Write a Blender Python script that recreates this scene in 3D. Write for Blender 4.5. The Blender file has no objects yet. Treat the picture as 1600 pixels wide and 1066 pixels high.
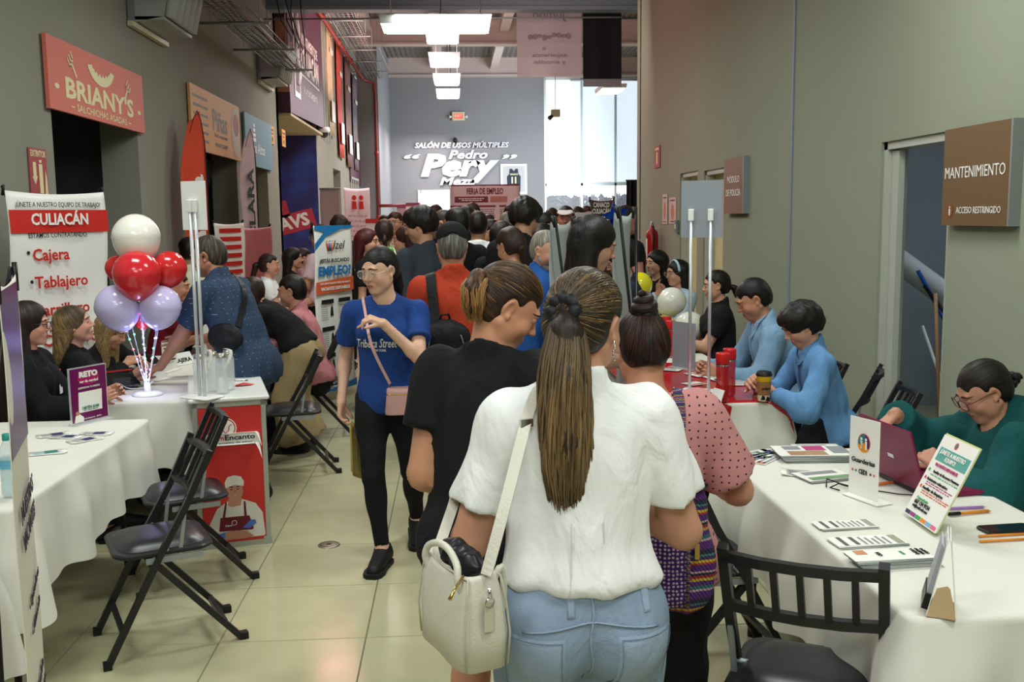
import bpy,bmesh,math,random
import numpy as np
from mathutils import Vector,Matrix
random.seed(7);np.random.seed(7)
C=bpy.context.scene.collection
SC=bpy.context.scene
PI=math.pi
R=math.radians
F_PX,CX,CY,HC=1540.0,800.0,533.0,1.75
# ---------------------------------------------------------------- camera
_v=np.array([(708-CX)/F_PX,-(340-CY)/F_PX,-1.0]);_v/=np.linalg.norm(_v)
_u=np.array([-.012,1.,0.]);_u[2]=-(_u[0]*_v[0]+_u[1]*_v[1])/_v[2];_u/=np.linalg.norm(_u)
_x=np.cross(_v,_u)
CAMR=np.stack([_x,_v,_u])
cd=bpy.data.cameras.new('camera');cam=bpy.data.objects.new('camera',cd);C.objects.link(cam)
cd.sensor_width=36;cd.lens=36*F_PX/1600;cd.clip_start=.05;cd.clip_end=200
m4=Matrix([list(map(float,CAMR[i]))+[0.0]for i in range(3)]+[[0,0,0,1.0]])
cam.matrix_world=Matrix.Translation((0,0,HC))@m4
SC.camera=cam
cd.dof.use_dof=False
# ---------------------------------------------------------------- world, lights, exposure
SC.view_settings.view_transform='Standard';SC.view_settings.look='None'
SC.view_settings.gamma=1;SC.view_settings.use_curve_mapping=False
SC.view_settings.exposure=0.12
w=bpy.data.worlds.new('sky');SC.world=w;w.use_nodes=True
w.node_tree.nodes['Background'].inputs[0].default_value=(.80,.90,1.0,1)
w.node_tree.nodes['Background'].inputs[1].default_value=2.2
def area(name,loc,rot,sx,sy,power,col=(1,1,1)):
 l=bpy.data.lights.new(name,'AREA');l.shape='RECTANGLE';l.size=sx;l.size_y=sy
 l.energy=power;l.color=col
 o=bpy.data.objects.new(name,l);C.objects.link(o);o.location=loc;o.rotation_euler=rot
 return o
for k,(ax,ay,pw)in enumerate([(-1.6,1.2,50),(1.5,1.2,55),(-1.6,4.8,52),(1.3,4.8,58),(-.3,8.4,70),(0,11.6,70)]):
 area('luminaire_light',(ax,ay,4.0),(0,0,0),1.2,.6,pw,(.95,1.0,.955))
area('luminaire_light',(-.2,-1.5,4.0),(R(25),0,0),2.4,1.2,85,(.96,1,.95))
for ay in(18,22.5,27,32,36):area('luminaire_light',(-.6,ay,4.9),(0,0,0),1.2,1.2,150,(1,.90,.90))
area('pink_area_light',(-1.4,13.0,4.9),(0,R(-50),0),1.6,1.2,60,(1,.45,.42))
area('pink_area_light',(.0,22.5,4.6),(R(180),0,0),5,7,420,(1,.66,.62))  # added uplight without a fixture, tints and lifts the far roof beams
area('banner_fill_light',(1.4,14.2,4.5),(R(75),0,0),1.0,.3,32,(1,.8,.78))  # unseen fill added to brighten the translucent hanging banner, also lifts the beam
area('window_daylight',(4.6,33.5,3.6),(0,R(75),R(-25)),5,5,500,(.85,.93,1))
# ---------------------------------------------------------------- helpers
def lin(c):
 if isinstance(c,str):
  c=[int(c[i:i+2],16)/255 for i in(0,2,4)]
 return tuple(((x/12.92)if x<=.04045 else((x+.055)/1.055)**2.4)for x in c[:3])
MATS={}
def mat(name,col,rough=.6,metal=0,bump=0,bscale=60,var=0,vscale=8,spec=.4,emit=None,alpha=1,trans=0,coat=0,ior=1.45,stretch=None,sheen=0):
 if name in MATS:return MATS[name]
 m=bpy.data.materials.new(name);m.use_nodes=True;MATS[name]=m
 nt=m.node_tree;b=nt.nodes['Principled BSDF'];L=nt.links
 c=(*lin(col),1)
 b.inputs['Base Color'].default_value=c;b.inputs['Roughness'].default_value=rough
 b.inputs['Metallic'].default_value=metal;b.inputs['Specular IOR Level'].default_value=spec
 b.inputs['IOR'].default_value=ior
 if coat:b.inputs['Coat Weight'].default_value=coat;b.inputs['Coat Roughness'].default_value=.12
 if sheen:b.inputs['Sheen Weight'].default_value=sheen
 if emit is not None:b.inputs['Emission Color'].default_value=c;b.inputs['Emission Strength'].default_value=emit
 if alpha<1:b.inputs['Alpha'].default_value=alpha
 if trans:b.inputs['Transmission Weight'].default_value=trans
 if var or bump:
  tc=nt.nodes.new('ShaderNodeTexCoord');mp=nt.nodes.new('ShaderNodeMapping');L.new(tc.outputs['Object'],mp.inputs[0])
  if stretch:mp.inputs['Scale'].default_value=stretch
 if var:
  n=nt.nodes.new('ShaderNodeTexNoise');n.inputs['Scale'].default_value=vscale;n.inputs['Detail'].default_value=5
  L.new(mp.outputs[0],n.inputs[0])
  r=nt.nodes.new('ShaderNodeMapRange');r.inputs[3].default_value=1-var;r.inputs[4].default_value=1+var
  L.new(n.outputs[0],r.inputs[0])
  h=nt.nodes.new('ShaderNodeHueSaturation');h.inputs['Color'].default_value=c
  L.new(r.outputs[0],h.inputs['Value']);L.new(h.outputs[0],b.inputs['Base Color'])
 if bump:
  n=nt.nodes.new('ShaderNodeTexNoise');n.inputs['Scale'].default_value=bscale;n.inputs['Detail'].default_value=3
  L.new(mp.outputs[0],n.inputs[0])
  bp=nt.nodes.new('ShaderNodeBump');bp.inputs['Strength'].default_value=bump;bp.inputs['Distance'].default_value=.003
  L.new(n.outputs[0],bp.inputs['Height']);L.new(bp.outputs[0],b.inputs['Normal'])
 return m
def mesh_np(name,V,Fq,mats,parent=None,smooth=True,fm=None):
 me=bpy.data.meshes.new(name)
 V=np.asarray(V,dtype=np.float32)
 if isinstance(Fq,np.ndarray):
  n=len(Fq);k=Fq.shape[1]if n else 4
  me.vertices.add(len(V));me.vertices.foreach_set('co',V.ravel())
  me.loops.add(n*k);me.loops.foreach_set('vertex_index',Fq.astype(np.int32).ravel())
  me.polygons.add(n);me.polygons.foreach_set('loop_start',np.arange(0,n*k,k,dtype=np.int32))
  me.update(calc_edges=True)
 else:
  me.from_pydata([tuple(map(float,v))for v in V],[],[tuple(f)for f in Fq])
 if not isinstance(mats,(list,tuple)):mats=[mats]
 for m in mats:me.materials.append(m)
 if fm is not None:me.polygons.foreach_set('material_index',np.asarray(fm,dtype=np.int32))
 if smooth:me.polygons.foreach_set('use_smooth',np.ones(len(me.polygons),dtype=bool))
 me.validate()
 o=bpy.data.objects.new(name,me);C.objects.link(o)
 if parent is not None:o.parent=parent
 return o
class MB:
 """collects shapes, links them as ONE mesh object"""
 def __init__(s):s.v=[];s.f=[];s.sm=[];s.mi=[]
 def add(s,vs,fs,smooth=False,mi=0):
  n=len(s.v);s.v+=[tuple(map(float,v))for v in vs];s.f+=[tuple(i+n for i in f)for f in fs]
  s.sm+=[smooth]*len(fs);s.mi+=[mi]*len(fs);return s
 def box(s,x0,x1,y0,y1,z0,z1,M=None,mi=0):
  vs=[Vector((x,y,z))for x in(x0,x1)for y in(y0,y1)for z in(z0,z1)]
  if M is not None:vs=[M@v for v in vs]
  return s.add(vs,[(0,1,3,2),(4,6,7,5),(0,4,5,1),(2,3,7,6),(0,2,6,4),(1,5,7,3)],mi=mi)
 def rbox(s,x0,x1,y0,y1,z0,z1,r=.01,seg=3,M=None,mi=0):
  """box with rounded vertical corners and slightly bevelled rims"""
  pts=[]
  for cx,cy,a0 in((x1-r,y1-r,0),(x0+r,y1-r,90),(x0+r,y0+r,180),(x1-r,y0+r,270)):
   for i in range(seg+1):
    a=R(a0+90*i/seg);pts.append((cx+r*math.cos(a),cy+r*math.sin(a)))
  n=len(pts);b=min(r*.5,(z1-z0)*.3);cx,cy=(x0+x1)/2,(y0+y1)/2
  sx,sy=(x1-x0-2*b)/(x1-x0),(y1-y0-2*b)/(y1-y0)
  vs=[]
  for z,k in((z0,1),(z0+b,0),(z1-b,0),(z1,1)):
   for x,y in pts:vs.append(Vector((cx+(x-cx)*(sx if k else 1),cy+(y-cy)*(sy if k else 1),z)))
  if M is not None:vs=[M@v for v in vs]
  fs=[tuple(range(n-1,-1,-1)),tuple(range(3*n,4*n))]
  for k in range(3):
   for i in range(n):j=(i+1)%n;fs.append((k*n+i,k*n+j,(k+1)*n+j,(k+1)*n+i))
  return s.add(vs,fs,mi=mi)
 def tube(s,pts,r,seg=8,mi=0,square=False,caps=True):
  pts=[Vector(p)for p in pts];n=len(pts)
  if not isinstance(r,(list,tuple)):r=[r]*n
  if square:seg=4
  up=None;rings=[]
  for i,p in enumerate(pts):
   t=(pts[min(i+1,n-1)]-pts[max(i-1,0)]).normalized()
   if up is None:
    up=Vector((0,0,1))if abs(t.z)<.9 else Vector((1,0,0))
   a=t.cross(up).normalized();up=a.cross(t).normalized()
   off=PI/4 if square else 0
   rings.append([p+(a*math.cos(off+2*PI*k/seg)+up*math.sin(off+2*PI*k/seg))*r[i]*(1.414 if square else 1)for k in range(seg)])
  vs=[v for g in rings for v in g];fs=[]
  for i in range(n-1):
   for k in range(seg):j=(k+1)%seg;fs.append((i*seg+k,i*seg+j,(i+1)*seg+j,(i+1)*seg+k))
  if caps:fs+=[tuple(range(seg-1,-1,-1)),tuple((n-1)*seg+k for k in range(seg))]
  return s.add(vs,fs,smooth=not square,mi=mi)
 def lathe(s,prof,seg=24,c=(0,0,0),mi=0,M=None):
  vs=[];fs=[]
  for r,z in prof:
   for k in range(seg):a=2*PI*k/seg;vs.append(Vector((c[0]+r*math.cos(a),c[1]+r*math.sin(a),c[2]+z)))
  if M is not None:vs=[M@v for v in vs]
  for i in range(len(prof)-1):
   for k in range(seg):j=(k+1)%seg;fs.append((i*seg+k,i*seg+j,(i+1)*seg+j,(i+1)*seg+k))
  return s.add(vs,fs,smooth=True,mi=mi)
 def grid(s,fn,nu,nv,mi=0,smooth=True,th=0):
  vs=[fn(i/nu,j/nv)for i in range(nu+1)for j in range(nv+1)]
  fs=[(i*(nv+1)+j,(i+1)*(nv+1)+j,(i+1)*(nv+1)+j+1,i*(nv+1)+j+1)for i in range(nu)for j in range(nv)]
  return s.add(vs,fs,smooth=smooth,mi=mi)
 def prism(s,pts,y0,y1,M=None,mi=0):
  """outline in x,z extruded along y"""
  n=len(pts);vs=[Vector((x,y0,z))for x,z in pts]+[Vector((x,y1,z))for x,z in pts]
  if M is not None:vs=[M@v for v in vs]
  fs=[tuple(range(n)),tuple(range(2*n-1,n-1,-1))]+[(i,(i+1)%n+0,(i+1)%n+n,i+n)[::-1]for i in range(n)]
  return s.add(vs,fs,mi=mi)
 def build(s,name,m,parent=None,bevel=0,solid=0):
  me=bpy.data.meshes.new(name);me.from_pydata(s.v,[],s.f)
  for q in(m if isinstance(m,(list,tuple))else[m]):me.materials.append(q)
  for p,a,b in zip(me.polygons,s.sm,s.mi):p.use_smooth=a;p.material_index=b
  bm=bmesh.new();bm.from_mesh(me);bmesh.ops.recalc_face_normals(bm,faces=bm.faces);bm.to_mesh(me);bm.free()
  o=bpy.data.objects.new(name,me);C.objects.link(o)
  if parent is not None:o.parent=parent
  if bevel:q=o.modifiers.new('bevel','BEVEL');q.width=bevel;q.segments=2;q.limit_method='ANGLE'
  if solid:q=o.modifiers.new('solid','SOLIDIFY');q.thickness=solid;q.offset=0
  return o
def tag(o,label=None,cat=None,group=None,kind=None):
 if label:o['label']=label
 if cat:o['category']=cat
 if group:o['group']=group
 if kind:o['kind']=kind
 return o
def thing(name,label,cat,loc=(0,0,0),rz=0,group=None):
 o=bpy.data.objects.new(name,None);C.objects.link(o);o.location=loc;o.rotation_euler=(0,0,rz)
 o.empty_display_size=.1
 return tag(o,label,cat,group)
def struct(mb,name,m,label=None,**k):
 o=mb.build(name,m,**k);o['kind']='structure'
 if label:o['label']=label
 return o
KIDS={}
def dup(root,loc,rz,label=None,group=None):
 def cp(o,par):
  c=o.copy();C.objects.link(c)
  if par is not None:c.parent=par
  for ch in o.children:cp(ch,c)
  return c
 r=cp(root,None);r.location=loc;r.rotation_euler=(0,0,rz)
 if label:r['label']=label
 if group:r['group']=group
 return r
def ray(px,py):return CAMR@np.array([(px-CX)/F_PX,-(py-CY)/F_PX,-1.0])
def atD(px,py,d):r=ray(px,py);return np.array([0,0,HC])+r*d/r[1]
def atZ(px,py,z):r=ray(px,py);return np.array([0,0,HC])+r*(z-HC)/r[2]
def atX(px,py,X):r=ray(px,py);return np.array([0,0,HC])+r*X/r[0]
def text(s,size,m,parent=None,M=None,width=None,bold=0,shear=0,depth=.0015,name='lettering',align='CENTER',sy=1.0,space=1.0):
 """flat raised lettering: text in local x (reading) and z (up), facing -y. width: fit to this width"""
 cu=bpy.data.curves.new(name,'FONT');cu.body=s;cu.size=size;cu.offset=bold*size;cu.shear=shear
 cu.extrude=depth/2;cu.align_x='CENTER';cu.align_y='CENTER';cu.resolution_u=2;cu.space_character=space
 o=bpy.data.objects.new(name,cu);C.objects.link(o)
 bpy.context.view_layer.update()
 me=bpy.data.meshes.new_from_object(o)
 bpy.data.objects.remove(o);bpy.data.curves.remove(cu)
 n=len(me.vertices);co=np.empty(n*3,dtype=np.float32);me.vertices.foreach_get('co',co);co=co.reshape(-1,3)
 if n:
  x0,x1=co[:,0].min(),co[:,0].max();wd=max(x1-x0,1e-6)
  k=1 if width is None else width/wd
  x=(co[:,0]-(x0+x1)/2)*k
  if align=='LEFT':x=(co[:,0]-x0)*k
  P=np.stack([x,-co[:,2]-depth/2,co[:,1]*sy],1)
  if M is not None:
   Mn=np.array(M);P=P@Mn[:3,:3].T+Mn[:3,3]
  me.vertices.foreach_set('co',P.astype(np.float32).ravel());me.update()
 me.materials.clear();me.materials.append(m)
 o=bpy.data.objects.new(name,me);C.objects.link(o)
 if parent is not None:o.parent=parent
 return o
def join_meshes(objs,name,parent=None):
 """merge a few small objects (lettering lines of one colour) into one mesh"""
 V=[];Fc=[];mats=[]
 fm=[]
 for o in objs:
  n=len(V);V+=[tuple(v.co)for v in o.data.vertices]
  mt=o.data.materials[0]
  if mt not in mats:mats.append(mt)
  for p in o.data.polygons:Fc.append(tuple(i+n for i in p.vertices));fm.append(mats.index(mt))
 for o in objs:bpy.data.objects.remove(o)
 me=bpy.data.meshes.new(name);me.from_pydata(V,[],Fc)
 for m in mats:me.materials.append(m)
 me.polygons.foreach_set('material_index',np.array(fm,dtype=np.int32))
 o=bpy.data.objects.new(name,me);C.objects.link(o)
 if parent is not None:o.parent=parent
 return o
def T(x=0,y=0,z=0,rz=0,rx=0,ry=0):
 return Matrix.Translation((x,y,z))@Matrix.Rotation(rz,4,'Z')@Matrix.Rotation(ry,4,'Y')@Matrix.Rotation(rx,4,'X')
 # ================================================================ SDF modelling of figures
def _n(a):a=np.asarray(a,float);return a/max(np.linalg.norm(a),1e-9)
def cone(a,b,ra,rb,k=.02,flat=None,cut=None):
 return dict(t='c',a=np.asarray(a,float),b=np.asarray(b,float),ra=ra,rb=rb,k=k,flat=flat,cut=cut)
def ell(c,r,Rm=None,k=.02,cut=None):
 return dict(t='e',c=np.asarray(c,float),r=np.asarray(r,float),R=np.eye(3)if Rm is None else Rm,k=k,cut=cut)
def sub(p,k=.01):p=dict(p);p['sub']=True;p['k']=k;return p
def _bb(p,off):
 if p['t']=='c':
  r=max(p['ra'],p['rb'])*(max(1,p['flat'][1])if p['flat']else 1)
  lo=np.minimum(p['a'],p['b'])-r;hi=np.maximum(p['a'],p['b'])+r
 else:
  e=np.sqrt(((p['R']*p['r'])**2).sum(1));lo=p['c']-e;hi=p['c']+e
 m=off+p['k']+.012
 return lo-m,hi+m
def _pd(p,x,y,z,off):
 f=np.float32
 if p['t']=='c':
  a,b=p['a'],p['b'];ab=b-a
  if p['flat']:
   n,s=p['flat'];n=_n(n);q=(1/s-1)
   def tr(v):return v+n*(v@n)*q
   dn=(x*f(n[0])+y*f(n[1])+z*f(n[2]))*f(q)
   x,y,z=x+dn*f(n[0]),y+dn*f(n[1]),z+dn*f(n[2]);a=tr(a);ab=tr(b)-a
  L=max(ab@ab,1e-9)
  dx,dy,dz=x-f(a[0]),y-f(a[1]),z-f(a[2])
  t=np.clip((dx*f(ab[0])+dy*f(ab[1])+dz*f(ab[2]))/f(L),0,1)
  d=np.sqrt((dx-t*f(ab[0]))**2+(dy-t*f(ab[1]))**2+(dz-t*f(ab[2]))**2)-(f(p['ra'])+t*f(p['rb']-p['ra']))
  if p['flat']and p['flat'][1]<1:d=d*f(.5+.5*p['flat'][1])
 else:
  Rm,r,c=p['R'],p['r'],p['c']
  dx,dy,dz=x-f(c[0]),y-f(c[1]),z-f(c[2])
  k0=0;k1=0
  for i in range(3):
   q=dx*f(Rm[0,i])+dy*f(Rm[1,i])+dz*f(Rm[2,i])
   k0=k0+(q/f(r[i]))**2;k1=k1+(q/f(r[i]**2))**2
  k0=np.sqrt(k0);d=k0*(k0-1)/np.maximum(np.sqrt(k1),f(1e-4))
 if off:d=d-f(off)
 if p['cut']:
  for q,nn in p['cut']:
   nn=_n(nn);d=np.maximum(d,(x-f(q[0]))*f(nn[0])+(y-f(q[1]))*f(nn[1])+(z-f(q[2]))*f(nn[2]))
 return d
def _comb(D,d,p):
 k=np.float32(max(p['k'],1e-4))
 if p.get('sub'):
  d=-d;h=np.clip(.5-.5*(d-D)/k,0,1)
  return D*h+d*(1-h)+k*h*(1-h)
 h=np.clip(.5+.5*(D-d)/k,0,1)
 return D*(1-h)+d*h-k*h*(1-h)
def sdf_at(P,prims,off=0):
 P=np.asarray(P,np.float32);D=np.full(len(P),1.0,np.float32)
 for p in prims:D=_comb(D,_pd(p,P[:,0],P[:,1],P[:,2],off if not p.get('sub')else 0),p)
 return D
def push(pts,prims,gap=.004,off=0,it=8,always=False):
 P=np.array(pts,float)
 for _ in range(it):
  d=sdf_at(P,prims,off)
  e=.004;G=np.stack([sdf_at(P+np.eye(3)[i]*e,prims,off)-sdf_at(P-np.eye(3)[i]*e,prims,off)for i in range(3)],1)/(2*e)
  G/=np.maximum(np.linalg.norm(G,axis=1),1e-6)[:,None]
  mv=gap-d if always else np.maximum(gap-d,0)
  P+=G*mv[:,None]
 return P
def mesh_sdf(prims,vox,lo=None,hi=None,off=0,disp=None):
 bbs=[_bb(p,off)for p in prims if not p.get('sub')]
 L=np.min([b[0]for b in bbs],0);H=np.max([b[1]for b in bbs],0)
 if lo is not None:L=np.maximum(L,lo)
 if hi is not None:H=np.minimum(H,hi)
 n=np.maximum(np.ceil((H-L)/vox).astype(int)+1,3)
 ax=[(L[i]+np.arange(n[i])*vox).astype(np.float32)for i in range(3)]
 D=np.full(n,.5,np.float32)
 for p in prims:
  o=off if not p.get('sub')else 0
  b0,b1=_bb(p,o)
  i0=np.clip(((b0-L)/vox).astype(int),0,n-1);i1=np.clip(np.ceil((b1-L)/vox).astype(int)+1,1,n)
  if(i1<=i0).any():continue
  s=tuple(slice(i0[k],i1[k])for k in range(3))
  x,y,z=ax[0][s[0]][:,None,None],ax[1][s[1]][None,:,None],ax[2][s[2]][None,None,:]
  D[s]=_comb(D[s],_pd(p,x,y,z,o),p)
 if disp is not None:
  x,y,z=ax[0][:,None,None],ax[1][None,:,None],ax[2][None,None,:]
  D=D+disp(x,y,z).astype(np.float32)
 return surf_nets(D,L,vox)
def surf_nets(D,L,vox):
 S=D<0
 c=np.zeros(np.array(D.shape)-1,np.int8)
 for i in(0,1):
  for j in(0,1):
   for k in(0,1):c+=S[i:i+c.shape[0],j:j+c.shape[1],k:k+c.shape[2]]
 idx=np.argwhere((c>0)&(c<8))
 if not len(idx):return np.zeros((0,3)),np.zeros((0,4),int)
 vid=np.full(c.shape,-1,np.int64);vid[idx[:,0],idx[:,1],idx[:,2]]=np.arange(len(idx))
 co=[(i,j,k)for i in(0,1)for j in(0,1)for k in(0,1)]
 val={q:D[idx[:,0]+q[0],idx[:,1]+q[1],idx[:,2]+q[2]]for q in co}
 acc=np.zeros((len(idx),3));cnt=np.zeros(len(idx))
 for q in co:
  for a in range(3):
   if q[a]==0:
    r=list(q);r[a]=1;r=tuple(r)
    va,vb=val[q],val[r];m=(va<0)!=(vb<0)
    t=np.where(m,va/np.where(m,va-vb,1),0)
    pt=np.tile(np.array(q,float),(len(idx),1));pt[:,a]=t
    acc[m]+=pt[m];cnt[m]+=1
 V=(idx+acc/cnt[:,None])*vox+L
 Fs=[]
 for a in range(3):
  b,d=[(1,2),(2,0),(0,1)][a]
  sh=list(S.shape);sl0=[slice(None)]*3;sl1=[slice(None)]*3
  sl0[a]=slice(0,-1);sl1[a]=slice(1,None)
  s0,s1=S[tuple(sl0)],S[tuple(sl1)]
  e=np.argwhere(s0!=s1)
  e=e[(e[:,b]>0)&(e[:,d]>0)&(e[:,b]<sh[b]-1)&(e[:,d]<sh[d]-1)]
  if not len(e):continue
  flip=s1[e[:,0],e[:,1],e[:,2]]
  def g(db,dd):
   q=e.copy();q[:,b]-=db;q[:,d]-=dd;return vid[q[:,0],q[:,1],q[:,2]]
  Q=np.stack([g(1,1),g(0,1),g(0,0),g(1,0)],1)
  Q[flip]=Q[flip][:,::-1]
  Fs.append(Q[(Q>=0).all(1)])
 return V,np.concatenate(Fs)if Fs else np.zeros((0,4),int)
def multi(prims,vox,boxes,off=0,disp=None):
 """coarse mesh everywhere, finer inside the boxes (lo,hi,vox,extra prims)"""
 V,Q=mesh_sdf(prims,vox,off=off,disp=disp)
 VV=[V];QQ=[];keep=np.ones(len(Q),bool)
 for lo,hi,vx,ex in boxes:
  ins=((V>np.array(lo)+.012)&(V<np.array(hi)-.012)).all(1)
  keep&=~ins[Q].all(1)
 QQ.append(Q[keep]);n=len(V)
 for lo,hi,vx,ex in boxes:
  v,q=mesh_sdf(prims+ex,vx,lo,hi,off)
  VV.append(v);QQ.append(q+n);n+=len(v)
 return np.concatenate(VV),np.concatenate(QQ)
def rotz(a):c,s=math.cos(a),math.sin(a);return np.array([[c,-s,0],[s,c,0],[0,0,1.]])
def rotx(a):c,s=math.cos(a),math.sin(a);return np.array([[1.,0,0],[0,c,-s],[0,s,c]])
def roty(a):c,s=math.cos(a),math.sin(a);return np.array([[c,0,s],[0,1.,0],[-s,0,c]])
def ik(a,t,l1,l2,pole):
 d=t-a;L=np.linalg.norm(d);Lm=(l1+l2)*.998
 if L>Lm:t=a+d*Lm/L;d=t-a;L=Lm
 L=max(L,abs(l1-l2)+.02)
 u=_n(d);x=(l1*l1-l2*l2+L*L)/(2*L);h=math.sqrt(max(l1*l1-x*x,0))
 p=np.asarray(pole,float);p=p-u*(p@u);p=_n(p)
 return a+u*x+p*h,a+u*L
def folds(seed,amp,sc):
 r=np.random.RandomState(seed);W=[(r.randn(3)*[1,1,.55],r.rand()*6.28)for _ in range(7)]
 def f(x,y,z):
  d=0
  for i,(wv,ph)in enumerate(W):
   wv=wv*sc*(1+.25*i)
   d=d+np.sin(x*wv[0]+y*wv[1]+z*wv[2]+ph)/(1+.3*i)
  return amp*.45*d
 return f
def hair_mat(col,hi,amt=.5,rough=.38,root=None):
 key='hair_%s_%s_%s_%s'%(col,hi,amt,root)
 if key in MATS:return MATS[key]
 m=bpy.data.materials.new(key);m.use_nodes=True;MATS[key]=m
 nt=m.node_tree;b=nt.nodes['Principled BSDF'];L=nt.links
 at=nt.nodes.new('ShaderNodeAttribute');at.attribute_name='hv'
 n1=nt.nodes.new('ShaderNodeTexNoise');n1.inputs['Scale'].default_value=1;n1.inputs['Detail'].default_value=4
 L.new(at.outputs['Vector'],n1.inputs[0])
 mr=nt.nodes.new('ShaderNodeMapRange');mr.inputs[1].default_value=.62-amt*.3;mr.inputs[2].default_value=.80-amt*.12
 L.new(n1.outputs[0],mr.inputs[0])
 mx=nt.nodes.new('ShaderNodeMix');mx.data_type='RGBA'
 L.new(mr.outputs[0],mx.inputs['Factor']);mx.inputs['A'].default_value=(*lin(col),1);mx.inputs['B'].default_value=(*lin(hi),1)
 out=mx.outputs['Result']
 if root:
  a2=nt.nodes.new('ShaderNodeAttribute');a2.attribute_name='hl'
  m2=nt.nodes.new('ShaderNodeMapRange');m2.inputs[1].default_value=root[1];m2.inputs[2].default_value=root[2];L.new(a2.outputs['Fac'],m2.inputs[0])
  mx2=nt.nodes.new('ShaderNodeMix');mx2.data_type='RGBA';L.new(m2.outputs[0],mx2.inputs['Factor'])
  mx2.inputs['A'].default_value=(*lin(root[0]),1);L.new(out,mx2.inputs['B']);out=mx2.outputs['Result']
 L.new(out,b.inputs['Base Color'])
 b.inputs['Roughness'].default_value=rough+.1;b.inputs['Specular IOR Level'].default_value=.28
 bp=nt.nodes.new('ShaderNodeBump');bp.inputs['Strength'].default_value=.7;bp.inputs['Distance'].default_value=.0035
 L.new(n1.outputs[0],bp.inputs['Height']);L.new(bp.outputs[0],b.inputs['Normal'])
 return m
def skin_mat():
 if 'skin' in MATS:return MATS['skin']
 m=bpy.data.materials.new('skin');m.use_nodes=True;MATS['skin']=m
 nt=m.node_tree;b=nt.nodes['Principled BSDF'];L=nt.links
 at=nt.nodes.new('ShaderNodeAttribute');at.attribute_name='col'
 tc=nt.nodes.new('ShaderNodeTexCoord');n=nt.nodes.new('ShaderNodeTexNoise');n.inputs['Scale'].default_value=14;n.inputs['Detail'].default_value=5
 L.new(tc.outputs['Object'],n.inputs[0])
 r=nt.nodes.new('ShaderNodeMapRange');r.inputs[3].default_value=.9;r.inputs[4].default_value=1.1;L.new(n.outputs[0],r.inputs[0])
 h=nt.nodes.new('ShaderNodeHueSaturation');L.new(at.outputs['Color'],h.inputs['Color']);L.new(r.outputs[0],h.inputs['Value'])
 L.new(h.outputs[0],b.inputs['Base Color']);b.inputs['Roughness'].default_value=.48;b.inputs['Specular IOR Level'].default_value=.35
 b.inputs['Subsurface Weight'].default_value=.12;b.inputs['Subsurface Scale'].default_value=.01
 b.inputs['Subsurface Radius'].default_value=(1,.4,.2)
 return m
def set_attr(o,name,arr,typ):
 a=o.data.attributes.new(name,typ,'POINT')
 if typ=='FLOAT_COLOR':a.data.foreach_set('color',np.asarray(arr,np.float32).ravel())
 elif typ=='FLOAT_VECTOR':a.data.foreach_set('vector',np.asarray(arr,np.float32).ravel())
 else:a.data.foreach_set('value',np.asarray(arr,np.float32).ravel())
def hand_prims(W,d,n,side,s=1.0,curl=25,spread=.0,thumb=35,point=None,K=.008):
 """W wrist, d direction to knuckles, n palm normal (fingers close this way), side +1/-1 sets the thumb side"""
 d=_n(d);n=_n(n-d*(n@d));t=np.cross(d,n)*side
 pr=[];tips=[]
 offs=[.030,.010,-.011,-.030];lens=[.072,.080,.074,.058];cur=[curl*.8,curl,curl*1.1,curl*1.2]
 if point is not None:cur[0]=point
 for i in range(4):
  kn=W+d*(.082-.006*abs(i-1.3))*s+t*offs[i]*s
  pr.append(cone(W+d*.008*s+t*offs[i]*.55*s,kn,.0155*s,.0125*s,K))
  f=d+t*(offs[i]*(.9+spread*8));f=_n(f);q=kn;a=R(cur[i])
  seg=[lens[i]*.45,lens[i]*.30,lens[i]*.27];rr=[.0092,.0085,.0078,.0066]
  for j in range(3):
   ax=_n(np.cross(f,n))if np.linalg.norm(np.cross(f,n))>1e-3 else t
   ca,sa=math.cos(a),math.sin(a)
   f=f*ca+np.cross(ax,f)*sa+ax*(ax@f)*(1-ca)
   e=q+f*seg[j]*s;pr.append(cone(q,e,rr[j]*s,rr[j+1]*s,.003 if j else .005));q=e
  tips.append(q)
 th=W+d*.022*s+t*.022*s+n*.006*s
 a=R(thumb);f=_n(d*math.cos(a)+t*math.sin(a)+n*.35);e=th+f*.04*s
 pr.append(cone(W+d*.01*s+t*.012*s,th,.017*s,.014*s,.01));pr.append(cone(th,e,.0135*s,.0105*s,.006))
 f2=_n(f+d*.35+n*.25);e2=e+f2*.028*s;pr.append(cone(e,e2,.0105*s,.0095*s,.003));pr.append(cone(e2,e2+f2*.022*s,.0095*s,.007*s,.003))
 return pr,tips
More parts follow.
